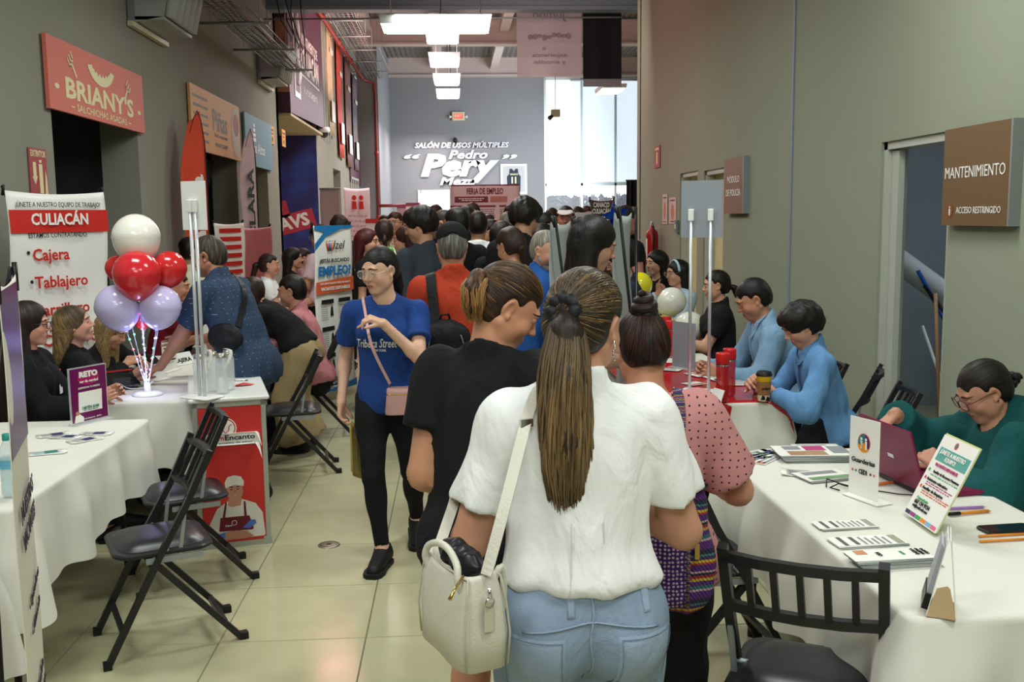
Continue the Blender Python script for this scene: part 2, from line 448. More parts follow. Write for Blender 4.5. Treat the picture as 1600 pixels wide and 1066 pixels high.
def head_prims(hp,Rh,s,male=0,fat=1.0,lips=1.0):
 """head in its own frame: x right, y forward, z up. returns prims"""
 E=lambda c,r,k=.02,q=None:ell(hp(c),np.array(r)*s,Rh if q is None else Rh@q,k*s)
 Cn=lambda a,b,ra,rb,k=.015,flat=None:cone(hp(a),hp(b),ra*s,rb*s,k*s,flat)
 j=1+.08*male
 pr=[E((0,-.012,.024),(.0735,.093,.086),.01),E((0,.022,-.012),(.059,.066,.082),.03),E((0,.032,-.062),(.044*fat,.050,.050),.025),E((0,.067,-.098),(.022*j,.018,.017*j),.022),Cn((-.052*fat*j,-.004,-.052),(-.022*j,.052,-.098),.016*fat,.013,.02),Cn((.052*fat*j,-.004,-.052),(.022*j,.052,-.098),.016*fat,.013,.02),E((0,.01,-.085),(.042*fat,.05,.025),.02),E((-.038,.060,-.034),(.024*fat,.024,.025),.02),E((.038,.060,-.034),(.024*fat,.024,.025),.02),E((-.046,.026,-.052),(.020,.032,.036),.02),E((.046,.026,-.052),(.020,.032,.036),.02),Cn((-.034,.081,.020),(.034,.081,.020),.010+.003*male,.010+.003*male,.014)]
 for sx in(-1,1):
  pr.append(sub(ell(hp((sx*.031,.099,.002)),np.array((.019,.016,.013))*s,Rh),.010*s))
 pr+=[Cn((0,.086,.010),(0,.104,-.026),.0065,.0095,.010),E((0,.106,-.030),(.0105,.010,.009),.008),E((-.0125,.097,-.034),(.0075,.009,.0065),.005),E((.0125,.097,-.034),(.0075,.009,.0065),.005),E((0,.079,-.066),(.026,.013,.020),.012),E((0,.0880,-.0618),(.0215,.0070,.0042*lips),.004),E((0,.0870,-.0705),(.0175,.0075,.0052*lips),.004),sub(Cn((-.02,.099,-.0662),(.02,.099,-.0662),.0035,.0035),.003*s)]
 for sx in(-1,1):
  q=roty(sx*R(12))@rotx(R(-12))@rotz(-sx*R(-18))
  pr.append(ell(hp((sx*.076,-.008,-.006)),np.array((.0075,.018,.028))*s,Rh@q,.008*s))
  pr.append(sub(ell(hp((sx*.083,-.004,-.003)),np.array((.006,.010,.017))*s,Rh@q),.004*s))
  pr.append(E((sx*.075,.002,-.030),(.008,.009,.010),.006))
 return pr
LAST=[None]
def eye_mats(iris):
 return[mat('eye_white','e6e0da',.25,spec=.6),mat('iris_'+iris,iris,.15,spec=.7),mat('pupil_black','0a0808',.1,spec=.8)]
def make_eye(par,hp,Rh,s,sx,look,lid,skincol,iris='3a2416',lash='1a1010'):
 """eyeball with iris, pupil and lids; lid = 0 wide open .. 1 shut"""
 c=np.array(hp((sx*.0305,.0775,.0015)));r=.0120*s
 g=Rh@rotz(-R(look[0]))@rotx(R(look[1]))
 nu,nv=28,20;V=[];Fc=[];fm=[]
 for i in range(nv+1):
  th=PI*i/nv
  for j in range(nu):
   ph=2*PI*j/nu
   V.append(np.array([math.sin(th)*math.cos(ph),math.cos(th),math.sin(th)*math.sin(ph)]))
 V=np.array(V)
 for i in range(nv):
  for j in range(nu):
   Fc.append((i*nu+j,(i+1)*nu+j,(i+1)*nu+(j+1)%nu,i*nu+(j+1)%nu))
   fm.append(2 if i<1.5 else(1 if i<3.3 else 0))
 W=(V@g.T)*r*.97+c
 o=mesh_np('eye',W,Fc,eye_mats(iris),par,True,fm)
 V=[];Fc=[];fm=[]
 up=26-lid*(26+16)if lid<.7 else-16;lo=-20 if lid<.7 else-16.5
 sm=skin_plain(skincol)
 for(e0,e1,kind)in((75,up+5,0),(up+5,up,1),(lo,-75,0)):
  n0=len(V);n=14;m_=4
  for i in range(m_+1):
   e=R(e0+(e1-e0)*i/m_)
   for j in range(n+1):
    a=R(-105+210*j/n)
    ff=max(0,1-abs(a/R(64))**2.4);ee=e if abs(e)>R(60)else e*ff+R(2)*(1-ff)if kind else(e0+(e1*ff+2*(1-ff)-e0)*i/m_)*PI/180 if e0>0 else((e0*ff+2*(1-ff))+(e1-(e0*ff+2*(1-ff)))*i/m_)*PI/180
    rr=1.08+(.015 if kind==1 else 0)
    V.append(np.array([math.sin(a)*math.cos(ee),math.cos(a)*math.cos(ee),math.sin(ee)])*rr)
  for i in range(m_):
   for j in range(n):Fc.append((n0+i*(n+1)+j,n0+i*(n+1)+j+1,n0+(i+1)*(n+1)+j+1,n0+(i+1)*(n+1)+j));fm.append(1 if kind==1 else 0)
 W=(np.array(V)@Rh.T)*r+c
 LAST[0]=mesh_np('eyelid',W,Fc,[skin_mat(),mat('lash_'+lash,lash,.6)],par,True,fm)
 set_attr(bpy.data.objects[-1]if 0 else LAST[0],'col',np.tile(np.append(np.array(lin(skincol))*.93,1),(len(W),1)),'FLOAT_COLOR')
def skin_plain(c):
 return mat('skin_'+str(c),c,.48,spec=.35)
def cloth(name,col,rough=.85,bump=.25,bscale=180,var=.07,vscale=5,**k):
 new=name not in MATS;m=mat(name,col,rough,bump=bump,bscale=bscale,var=var,vscale=vscale,spec=.25,**k)
 if new:
  nt=m.node_tree;b=nt.nodes['Principled BSDF'];tc=nt.nodes.new('ShaderNodeTexCoord');n=nt.nodes.new('ShaderNodeTexNoise');n.inputs['Scale'].default_value=7;n.inputs['Detail'].default_value=3;n.inputs['Distortion'].default_value=1.6
  mp=nt.nodes.new('ShaderNodeMapping');mp.inputs['Scale'].default_value=(1,1,.6);nt.links.new(tc.outputs['Object'],mp.inputs[0]);nt.links.new(mp.outputs[0],n.inputs[0])
  bp=nt.nodes.new('ShaderNodeBump');bp.inputs['Strength'].default_value=.55;bp.inputs['Distance'].default_value=.028;nt.links.new(n.outputs[0],bp.inputs['Height'])
  if b.inputs['Normal'].links:nt.links.new(b.inputs['Normal'].links[0].from_socket,bp.inputs['Normal'])if 0 else nt.links.new(bp.outputs[0],b.inputs['Normal'].links[0].from_node.inputs['Normal'])
  else:nt.links.new(bp.outputs[0],b.inputs['Normal'])
 return m
def person(label,pos,yaw,H=1.65,g=1.0,male=0,lod=1,sit=None,lean=0,side=0,twist=0,z0=0,hyaw=0,hpitch=0,hroll=0,skin='c4906f',sh=1.0,hips=1.0,bust=1,belly=0,armg=1.0,legg=1.0,hl=None,hr=None,pl=None,pr_=None,hld=None,hrd=None,hln=None,hrn=None,curl=28,curlL=None,curlR=None,pointL=None,pointR=None,fl=None,fr=None,kl=None,kr=None,heel=(0,0),fat=1.0,neckf=1.0,top=None,bot=None,shoes='1b1b1d',hair=None,brow='20140f',lid=.3,look=(0,0),lipc='a8564a',iris='3a2416',glasses=None,beard=None,group=None,fingers=True,eyes=None,cat='person',name='person',seed=1,browup=0,hscale=1.0):
 root=thing(name,label,cat,(pos[0],pos[1],z0),R(yaw),group)
 vb,vh,vhand,vc=[(.030,.0098,None,.023),(.025,.0074,.0085,.016),(.017,.0045,.0056,.0098)][lod]
 hipz=(.525*H if sit is None else sit+.085)
 p0=np.array([0,0,hipz]);Rt=rotz(R(twist))
 def updir(a,b):return _n(Rt@np.array([math.tan(R(b)),math.sin(R(a)),math.cos(R(a))]))
 u0,u1=updir(lean*.55,side*.5),updir(lean,side)
 waist=p0+u0*.095*H;chest=waist+u1*.108*H;nb=chest+u1*.092*H
 rt=_n(np.cross(np.cross(u1,Rt@np.array([1.,0,0])),u1));rt=_n((Rt@np.array([1.,0,0]))-u1*(u1@(Rt@np.array([1.,0,0]))))
 fw=np.cross(u1,rt);CR=np.stack([rt,fw,u1],1)
 rt0=_n(np.array([1.,0,0])-u0*u0[0]);fw0=np.cross(u0,rt0);WR=np.stack([rt0,fw0,u0],1)
 s=H/1.66*hscale
 Rh=rotz(R(hyaw+twist))@rotx(-R(hpitch))@roty(R(hroll))
 nd=_n(u1*.55+np.array([0,0,.6])+Rh[:,1]*.18*np.array([1,1,0]))
 hc=nb+nd*.064*H+Rh[:,2]*.036*H+Rh[:,1]*.008
 hp=lambda v:hc+Rh@(np.asarray(v,float)*s)
 S={1:nb-u1*.034*H+rt*(.094+.008*male)*H*sh,-1:nb-u1*.034*H-rt*(.094+.008*male)*H*sh}
 fs=fw*.0
 # ---- arms
 A={}
 for q,tgt,pole,hd,hn in((-1,hl,pl,hld,hln),(1,hr,pr_,hrd,hrn)):
  if tgt is None:tgt=S[q]+rt*q*.05*H*g+fw*.045*H-u1*.0-np.array([0,0,.318*H]);
  if pole is None:pole=-fw*.8-np.array([0,0,.35])+rt*q*.25
  e,wv=ik(S[q],np.asarray(tgt,float),.178*H,.152*H,pole)
  fd=_n(wv-e);d=_n(hd)if hd is not None else fd
  n_=np.asarray(hn,float)if hn is not None else(-rt*q+fw*.2)
  A[q]=(e,wv,d,n_)
  # ---- legs
 Lg={}
 for q,ft,kp in((-1,fl,kl),(1,fr,kr)):
  hj=p0+rt0*q*.052*H*hips-np.array([0,0,.015*H])
  if ft is None:ft=(q*.085,.02,0)if sit is None else(q*.11,.40,0)
  hz=heel[0 if q<0 else 1]
  an=np.array(ft,float)+np.array([0,-.02,.048*H+hz])
  kn,an=ik(hj,an,.245*H,.235*H,kp if kp is not None else(q*.12,1,.12))
  Lg[q]=(hj,kn,an,np.array(ft,float),hz)
  # ---- primitives
 h=H
 tor=[ell(p0+u0*.005*h,np.array((.098*hips,.070,.075))*h*g,WR,.03),ell(waist,np.array((.078+.01*male,.060,.085))*h*g*(1+.12*belly),WR,.05),ell(chest-u1*.012*h,np.array((.086+.006*male,.062,.105))*h*(.5+.5*g),CR,.05),cone(S[-1]+rt*.028*h-u1*.012*h,S[1]-rt*.028*h-u1*.012*h,.034*h*(.5+.5*g),.034*h*(.5+.5*g),.035),cone(nb+u1*.004*h-fw*.006*h,S[-1]*.7+nb*.3,.024*h,.022*h*(.6+.4*g),.022),cone(nb+u1*.004*h-fw*.006*h,S[1]*.7+nb*.3,.024*h,.022*h*(.6+.4*g),.022)]
 for q in(-1,1):tor.append(ell(p0+rt0*q*.045*h*hips-fw0*.030*h-u0*.03*h,np.array((.052,.050,.058))*h*g,WR,.03))
 if belly:tor.append(ell(waist+fw0*.035*h*belly-u0*.03*h,np.array((.075,.055,.075))*h*g,WR,.05))
 if bust and not male:
  for q in(-1,1):tor.append(ell(chest+rt*q*.042*h+fw*.048*h*(.4+.6*g)-u1*.006*h,np.array((.040,.036,.042))*h*(.3+.7*g)*(.6+.4*bust),CR,.03))
 nk=(.0335 if male else .0285)*h*neckf
 neck=[cone(nb-u1*.005*h,hc-Rh[:,2]*.045*s-Rh[:,1]*.012*s,nk*1.12,nk,.025)]
 arm={};leg={}
 ag=armg*(.45+.55*g)
 for q in(-1,1):
  e,wv,d,n_=A[q]
  up_=[cone(S[q],e,.0300*h*ag,.0240*h*ag,.02),ell(S[q]+(e-S[q])*.18,np.array((.031,.031,.05))*h*ag,None,.02)]
  fo=[cone(e,wv,.0240*h*ag,.0155*h*(.6+.4*ag),.015),ell(e+(wv-e)*.22,np.array((.026,.026,.027))*h*ag,None,.015)]
  arm[q]=(up_,fo)
  hj,kn,an,ft,hz=Lg[q];lg=legg*(.45+.55*g)
  leg[q]=[cone(hj,kn,.054*h*lg,.034*h*lg,.03),cone(kn,an,.032*h*lg,.0205*h,.02),ell(kn+(an-kn)*.28+np.array([0,-.010*h,0]),np.array((.033,.034,.075))*h*lg,None,.03),ell(hj+(kn-hj)*.3,np.array((.054,.054,.09))*h*lg,None,.03)]
 foot={}
 for q in(-1,1):
  hj,kn,an,ft,hz=Lg[q]
  tw=R(-8*q);td=np.array([math.sin(-tw),math.cos(tw),0])
  toe=ft+td*.105*h/1.0*.95+np.array([0,0,.022*h*.7]);heelp=ft-td*.035*h+np.array([0,0,.020*h+hz])
  foot[q]=(an,toe,heelp,td)
 body=tor+neck
 for q in(-1,1):
  body+=arm[q][0]+arm[q][1]+leg[q]
  an,toe,heelp,td=foot[q]
  body+=[cone(an,toe-td*.03*h,.021*h,.014*h,.02),cone(an,heelp,.021*h,.018*h,.015)]
 boxes=[];hpr=head_prims(hp,Rh,s,male,fat);rough=[ell(hp((0,-.008,.01)),np.array((.068,.085,.09))*s,Rh)]
 ext=.15*s
 boxes.append((hc-ext-np.array([0,0,.02]),hc+ext,vh,hpr))
 tips={}
 for q in(-1,1):
  e,wv,d,n_=A[q]
  cl=(curlL if q<0 else curlR);cl=curl if cl is None else cl
  sd=-1 if q>0 else 1
  tside=np.cross(_n(d),_n(n_-d*(n_@d)))
  hs=h/1.66*(1.06 if male else .95)
  hpz,tp=hand_prims(wv,d,n_,(-1 if q>0 else 1),hs,cl,point=(pointL if q<0 else pointR))
  tips[q]=tp
  if vhand and fingers:
   pts=np.array([p['b']for p in hpz]+[wv-_n(wv-e)*.02]);boxes.append((pts.min(0)-.022,pts.max(0)+.022,vhand,hpz))
  else:body+=hpz
 V,Q=multi(body+rough,vb,boxes)
 ob=mesh_np('body',V,Q,skin_mat(),root)
 base=np.array(lin(skin));colr=np.tile(np.append(base,1),(len(V),1))
 Lh=((V-hc)@Rh)/s
 def blend(mask,c,a):colr[:,:3]=colr[:,:3]*(1-mask[:,None]*a)+np.array(lin(c))*mask[:,None]*a
 near=(np.abs(Lh).max(1)<.16)
 lipm=np.clip(1.25-np.sqrt((Lh[:,0]/.0225)**2+((Lh[:,2]+.0665)/.0095)**2),0,.3)/.3*(Lh[:,1]>.085)*near
 ck=np.clip(1-np.sqrt(((np.abs(Lh[:,0])-.042)/.03)**2+((Lh[:,2]+.035)/.03)**2),0,1)*(Lh[:,1]>.03)*near
 blend(ck,'c4675a',.22)
 blend(np.clip(1-np.linalg.norm(Lh-np.array([0,.108,-.03]),axis=1)/.022,0,1)*near,'b8604e',.2)
 if male:blend((np.clip((-.045-Lh[:,2])/.03,0,1)*np.clip((Lh[:,1]-.0)/.03,0,1))*near*(Lh[:,2]>-.13),'5a4438',.22 if beard is None else .5)
 blend(lipm,lipc,.7)
 blend(np.clip(1.2-np.sqrt((Lh[:,0]/.021)**2+((Lh[:,2]+.0662)/.0028)**2),0,.4)/.4*(Lh[:,1]>.08)*near,'4a201c',.75)
 for q in(-1,1):
  for t_ in tips[q]:blend(np.clip(1.2-np.linalg.norm(V-t_,axis=1)/.012,0,1),'c77f6e',.35)
 set_attr(ob,'col',colr,'FLOAT_COLOR')
 # ---- face details
 if eyes is None:eyes=lod>=1
 if eyes:
  for sx in(-1,1):make_eye(root,hp,Rh,s,sx,look,lid,skin,iris)
  for sx in(-1,1):
   pts=np.array([hp((sx*(.012+.039*t),.13,.0215+browup+.0055*math.sin(PI*min(t*1.1,1))-.004*t))for t in np.linspace(0,1,7)])
   pts2=[]
   for p in pts:
    P=p[None].copy()
    for _ in range(14):P=P-Rh[:,1][None]*np.maximum(sdf_at(P,hpr),0)[:,None]
    pts2.append(P[0])
   mb=MB();mb.tube(pts2,[r*s for r in(.0022,.0034,.0036,.0032,.0027,.002,.0010)],6)
   mb.build('eyebrow',mat('brow_'+brow,brow,.8),root)
 allp=body+hpr
 J=dict(S=S,A=A,L=Lg,hc=hc,hp=hp,Rh=Rh,nb=nb,chest=chest,waist=waist,p0=p0,rt=rt,fw=fw,u1=u1,s=s,H=H,body=allp,foot=foot,u0=u0,rt0=rt0,fw0=fw0,tips=tips)
 root_d=dict(root=root,J=J)
 # ---- clothing
 cov=[]
 if top:
  o=top.get('off',.014);dz=top.get('hem',-.02)
  hemp=p0+u0*dz;cut=[(hemp,-u0)];fl_=top.get('flare',0)
  tp=[]
  for p in tor:
   p=dict(p);p['cut']=cut;tp.append(p)
  tp.append(dict(ell(p0+u0*(min(dz,.03)*.5-.0),np.array((.103*hips+fl_,.077+fl_*.8,.10))*h*g,WR,.03),cut=cut))
  tp.append(dict(ell(p0-fw0*.028*h-u0*.02*h,np.array((.085,.055,.07))*h*g,WR,.03),cut=cut))
  if top.get('box'):
   b_=top['box'];tp.append(dict(cone(chest,hemp-u0*.05,.088*h*b_,.092*h*b_,.05,flat=(fw,.68)),cut=cut))
  slv=top.get('sleeve',.55)
  sl=[]
  rr=top.get('slr',1.0)
  for q in(-1,1):
   e,wv,d,n_=A[q]
   if slv>0:
    fu=min(slv,1.0);end=S[q]+(e-S[q])*fu;dd=_n(e-S[q])
    c_=[(end,dd)]if slv<1 else None
    sl.append(cone(S[q],S[q]+(e-S[q])*(fu+.04 if slv<1 else 1),.0315*h*ag*(1+.15*(rr-1)),(.029 if slv<1 else .026)*h*ag*rr,.018,cut=c_))
    sl.append(ell(S[q]+(e-S[q])*.15,np.array((.0325,.0325,.05))*h*ag,None,.018,cut=c_))
   if slv>1:
    ff=slv-1;end=e+(wv-e)*ff;dd=_n(wv-e)
    sl.append(cone(e,e+(wv-e)*min(ff+.05,1.05),.0275*h*ag*rr,.0195*h*ag*rr,.02,cut=[(end,dd)]))
    sl.append(dict(ell(e+(wv-e)*.2,np.array((.028,.028,.035))*h*ag*rr,None,.03),cut=[(end,dd)]))
  col_=[]
  subs=[]
  nr=top.get('neck',.042)
  if nr and not top.get('collar'):
   pieces0=[cone(nb-u1*.012*h,nb+u1*.016*h-fw*.004,nk*1.30,nk*1.12,.012,cut=[(nb+u1*.010*h,u1*1.0+fw*.55)])]
   subs=[sub(cone(nb-u1*.02*h+fw*.004*h,nb+u1*.09*h+fw*.02,nk*1.12+(nr-.042)*h-o*.2,nk*1.3+(nr-.042)*h,.005),.005)]
  else:pieces0=[]
  if top.get('vneck'):subs.append(sub(cone(nb+fw*.05*h+u1*.03*h,chest+fw*.09*h+u1*top['vneck'],.032*h,.008*h,.01),.01))
  pieces=tp+sl+pieces0
  if top.get('collar'):
   pieces.append(cone(nb+u1*.004*h-fw*.002,nb+u1*.030*h-fw*.006,nk*1.22,nk*1.12,.010,cut=[(nb+u1*.026*h,u1*1.0+fw*.45)]))
   subs=[sub(cone(nb+u1*.02*h,nb+u1*.09*h,nk*1.16-o,nk*1.16-o,.005),.004),sub(cone(nb+fw*.045*h+u1*.05*h,nb+fw*.062*h-u1*.02*h,.022*h,.006*h,.01),.006)]
  if slv<2 and slv>0 and lod>0:
   for q in(-1,1):
    e,wv,d,n_=A[q]
    if slv<1:
     a_,b_=S[q]+(e-S[q])*(slv-.14),e;f0=.0305-.0065*slv
     subs.append(sub(cone(a_,b_,(f0)*h*ag*.9+.002,.0245*h*ag+.006,.004),.003))
  if top.get('hood'):
   pieces.append(ell(nb-fw*.045*h+u1*.002*h,np.array((.075,.045,.05))*h,CR,.03))
  V,Q=mesh_sdf([*pieces,*subs],vc,off=o,disp=folds(seed,top.get('fold',.0035),top.get('fs',26))if lod>0 else None)
  t_=mesh_np(top.get('name','shirt'),V,Q,top['m'],root)
  if top.get('label'):t_['label']=top['label']
  J['top']=pieces;J['topoff']=o
  cov+=[(pieces,o)]
 if bot:
  o=bot.get('off',.008);st=bot.get('style','straight')
  wz=p0+u0*bot.get('rise',.055)*h;cut=[(wz,u0)]
  bp=[dict(p,cut=cut)for p in[tor[0],tor[1],tor[6],tor[7]]]
  for q in(-1,1):
   hj,kn,an,ft,hz=Lg[q];lg=legg*(.45+.55*g)
   L2=bot.get('len',1.93)
   wd=bot.get('wide',1.0)
   if L2<=1:
    end=hj+(kn-hj)*L2;c_=[(end,_n(kn-hj))]
    bp.append(cone(hj,hj+(kn-hj)*(L2+.05),.059*h*lg,(.059-.014*L2)*h*lg*wd,.03,cut=c_));bp.append(ell(hj+(kn-hj)*.3,np.array((.057,.057,.09))*h*lg,None,.03,cut=c_))
   else:
    k2=L2-1;end=kn+(an-kn)*k2;c_=[(end,_n(an-kn))]
    bp+=[cone(hj,kn,.056*h*lg*(1+.2*(wd-1)),.036*h*lg*wd,.03),ell(hj+(kn-hj)*.3,np.array((.055,.055,.09))*h*lg,None,.03)]
    if st=='legging':bp+=[dict(p,cut=c_)for p in leg[q][1:3]]
    else:bp+=[cone(kn,kn+(an-kn)*(k2+.05),.036*h*lg*wd,bot.get('cuff',.034)*h*wd,.03,cut=c_)]
  if bot.get('skirt'):
   bp.append(cone(p0-u0*.02*h,np.array([0,.02,hipz-bot['skirt']]),.085*h*g,.10*h*g*bot.get('wide',1),.03,flat=(fw0,.75),cut=[((0,0,hipz-bot['skirt']),(0,0,-1))]))
  V,Q=mesh_sdf(bp,vc*1.45,off=o,disp=folds(seed+5,bot.get('fold',.003 if st!='legging' else 0),24)if lod>0 else None)
  b_=mesh_np(bot.get('name','trousers'),V,Q,bot['m'],root)
  if bot.get('label'):b_['label']=bot['label']
  J['bot']=bp;J['botoff']=o
 if shoes:
  for q in(-1,1):
   an,toe,heelp,td=foot[q];up=[cone(an-np.array([0,0,.01*h]),toe-td*.035*h+np.array([0,0,.01]),.026*h,.018*h,.02),cone(heelp+np.array([0,0,.008*h]),toe-td*.01,.022*h,.020*h,.02),cone(an-td*.012*h,heelp+np.array([0,0,.01]),.024*h,.022*h,.015)]
   V,Q=mesh_sdf([*up,sub(cone(an+np.array([0,0,.035*h]),an+np.array([0,0,.08*h]),.022*h,.03*h,.01),.006)],max(vc,.010)*(1 if lod else .8),off=.004)
   so=mesh_np('shoe',V,Q,mat('shoe_'+shoes,shoes,.6,bump=.3,bscale=120),root)
   nl=_n(np.cross(td,[0,0,1]));V=[];Fc=[]
   prof=[(-.036,.020),(-.028,.030),(.0,.029),(.04,.028),(.08,.033),(.11,.028),(.125,.014)]
   n=len(prof)
   def zz(t):return max(0,Lg[q][4]*(.11-t)/.146)if t<.11 else 0
   for dz in(0,.022):
    for t,w_ in prof:V.append(Lg[q][3]+td*t*h+nl*w_*h+np.array([0,0,dz+zz(t)]))
    for t,w_ in prof[::-1]:V.append(Lg[q][3]+td*t*h-nl*w_*h+np.array([0,0,dz+zz(t)]))
   m_=2*n;Fc=[tuple(range(m_))[::-1],tuple(range(m_,2*m_))]+[(i,(i+1)%m_,(i+1)%m_+m_,i+m_)for i in range(m_)]
   mesh_np('sole',V,Fc,mat('sole_dark','161616',.7),so,smooth=False)
 if hair:make_hair(root,J,lod,**hair)
 if beard:
  pr=[ell(hp((0,.058,-.098)),np.array((.034,.034,.030))*s,Rh,.015),cone(hp((-.058,.012,-.05)),hp((-.03,.052,-.098)),.016*s,.018*s,.01),cone(hp((.058,.012,-.05)),hp((.03,.052,-.098)),.016*s,.018*s,.01),cone(hp((-.024,.088,-.056)),hp((.024,.088,-.056)),.008*s,.008*s,.006),cone(hp((-.026,.085,-.058)),hp((-.024,.075,-.09)),.008*s,.009*s,.006),cone(hp((.026,.085,-.058)),hp((.024,.075,-.09)),.008*s,.009*s,.006),sub(ell(hp((0,.098,-.070)),np.array((.019,.02,.009))*s,Rh),.004)]
  V,Q=mesh_sdf(pr,max(vh,.004),off=.003 if beard!='goatee' else .001)
  if beard.endswith('goatee'):pass
  o_=mesh_np('beard',V,Q,hair_mat(beard if len(beard)==6 else '241a14','6a6058' if beard=='8a8580' else '3a2a20'),root)
  set_attr(o_,'hv',((V-hc)@Rh)*140,'FLOAT_VECTOR')
 if glasses is not None:make_glasses(root,J,**glasses)
 return root_d
def make_glasses(root,J,col='1a1414',wire=False,r=.0017,shape='round',y=.112,lensw=.023,lensh=.019):
 hp=J['hp'];s=J['s'];mb=MB();lens=MB()
 for sx in(-1,1):
  pts=[]
  for k in range(21):
   a=2*PI*k/20;ca,sa=math.cos(a),math.sin(a)
   p_=2.0 if shape=='round' else 3.4
   den=(abs(ca)**p_+abs(sa)**p_)**(1/p_)
   pts.append(hp((sx*.0325+lensw*ca/den,y-.006*abs(sx*.0325+lensw*ca/den)/.05,-.003+lensh*sa/den)))
  mb.tube(pts,r*s,6);lens.add(pts[:-1],[tuple(range(20))])
  mb.tube([hp((sx*(.0325+lensw),y-.007,.004)),hp((sx*.072,y-.03,.004)),hp((sx*.079,.02,.004)),hp((sx*.080,-.012,-.002)),hp((sx*.078,-.022,-.018))],r*s,6)
 mb.tube([hp((-.0325+lensw,y-.002,.002)),hp((0,y+.002,.006)),hp((.0325-lensw,y-.002,.002))],r*s,6)
 f=mb.build('glasses_frame',mat('frame_'+col,col,.3,.6 if wire else 0),root)
 lens.build('lens',mat('lens_glass','f4f6f6',.05,alpha=.16,spec=.6),f)
def make_hair(root,J,lod,style='short',col='17110e',hi='3a2a20',amt=.35,vol=.012,tail=None,tie=(0,-.10,.03),bun=None,fringe=0,length=.3,side=1,part=0,nape=-.05,rootc=None,band=None,front=.115,tailr=None,uvlen=2.0,label=None,hairline=.072,bang=0,wide=.03,rough=.38,tailname='ponytail',curls=0):
 hp,Rh,s,hc=J['hp'],J['Rh'],J['s'],J['hc']
 vx=[.0135,.009,.006][lod]
 E=lambda c,r,k=.015,cut=None:ell(hp(c),np.array(r)*s,Rh,k*s,cut)
 o=vol
 pr=[E((0,-.014,.026),(.0735+o,.093+o,.0865+o),.01),E((0,-.045,-.018),(.062+o,.058+o,.068+o),.03)]
 if style in('mop','curly'):
  pr+=[E((0,.03,.062),(.062+o,.060+o*.6,.048+o*.3),.03),E((0,-.05,.01),(.072+o*1.2,.07+o,.08+o),.03)]
 if style=='quiff':pr+=[E((0,.045,.088),(.050,.045,.030),.02)]
 subs=[sub(E((0,.122,-.040+bang),(.070,.090,.108)),.010*s)]
 for sx in(-1,1):
  if style not in('long','bob','mop'):
   subs.append(sub(E((sx*.088,.030,-.045),(.036,.050,.066)),.008*s));subs.append(sub(E((sx*.074,.062,.012),(.030,.034,.050)),.012*s))
   subs.append(sub(E((sx*.085,-.004,-.004),(.02,.020,.034)),.006*s))
  elif style=='mop':subs.append(sub(E((sx*.088,.012,-.062),(.03,.050,.050)),.008*s))
 dn=-Rh[:,2]*.9-Rh[:,1]*(-.25)
 if style not in('long','bob'):subs.append(sub(E((0,-.03,nape-.075),(.12,.12,.055)),.012*s))
 if part and style!='short':subs.append(sub(cone(hp((part*.02,.06,.112+o*.5)),hp((part*.02,-.03,.128+o*.5)),.006*s,.004*s,.004),.006*s))
 extra=[];tp=None
 down=np.array([0,0,-1.])
 if style in('long','bob'):
  L=length
  for sx in(-1,1):
   a=hp((sx*.066,-.030,.03));b=a+down*L+J['fw']*(-.045 if style=='long' else 0)+(Rh[:,0]*sx*.012)
   extra.append(cone(a,b,.026+o*.6,wide*.9,.03))
   extra.append(cone(hp((sx*.04,-.06,.02)),hp((sx*.04,-.06,.02))+down*L*1.05-J['fw']*.03,.045+o*.5,wide*1.35,.04))
  extra=[dict(p)for p in extra]
 if tie is not None and(tail or bun):T_=hp(tie)
 allc=pr+extra+subs;J['hairp']=pr
 V,Q=mesh_sdf(allc,vx,disp=folds(3,.004 if style in('mop','curly')else .0015,60 if style in('mop','curly')else 40))
 Lh=((V-hc)@Rh)/s
 hm=hair_mat(col,hi,amt,rough,rootc)
 ax=_n(np.array(tie))if(tail or bun)else _n(np.array([0,-.25,1.]))
 def cap_uv(Lh):
  c=Lh-np.array([0,-.015,.02]);n=c/np.maximum(np.linalg.norm(c,axis=1),1e-6)[:,None]
  cs=np.clip(n@ax,-1,1);pol=np.arccos(cs)
  a1=_n(np.cross(ax,[1,0,.01]));a2=np.cross(ax,a1);ph=np.arctan2(n@a2,n@a1)
  return np.stack([np.cos(ph)*11,np.sin(ph)*11,pol*1.1],1)
 hv=cap_uv(Lh)
 if style in('long','bob'):
  low=np.clip((-.01-Lh[:,2])/.04,0,1)[:,None];a=np.arctan2(Lh[:,0],Lh[:,1]+.03)
  hv=hv*(1-low)+low*np.stack([Lh[:,0]*150,Lh[:,1]*150,Lh[:,2]*6+a*0],1)
 ho=mesh_np('hair',V,Q,hm,root);set_attr(ho,'hv',hv,'FLOAT_VECTOR');set_attr(ho,'hl',np.linalg.norm(V-hp((0,0,.05)),axis=1),'FLOAT')
 if label:ho['label']=label
 if tail:
  pts=[T_+(Rh@np.array(t[:3])if len(t)<5 else np.array(t[:3]))*1.0 for t in tail]
  pts=[T_]+pts;rs=[.018]+[t[3]for t in tail]
  tpz=[cone(pts[i],pts[i+1],rs[i],rs[i+1],.012)for i in range(len(pts)-1)]
  V,Q=mesh_sdf(tpz,vx,disp=folds(9,.003,45))
  P_=np.array(pts);best=np.full(len(V),1e9);vv=np.zeros(len(V));acc=0;ctr=np.zeros((len(V),3))
  for i in range(len(P_)-1):
   ab=P_[i+1]-P_[i];l2=ab@ab;t=np.clip((V-P_[i])@ab/l2,0,1);q=P_[i]+t[:,None]*ab
   dd=np.linalg.norm(V-q,axis=1);m=dd<best;best[m]=dd[m];vv[m]=(acc+t*math.sqrt(l2))[m];ctr[m]=q[m];acc+=math.sqrt(l2)
  rad=V-ctr
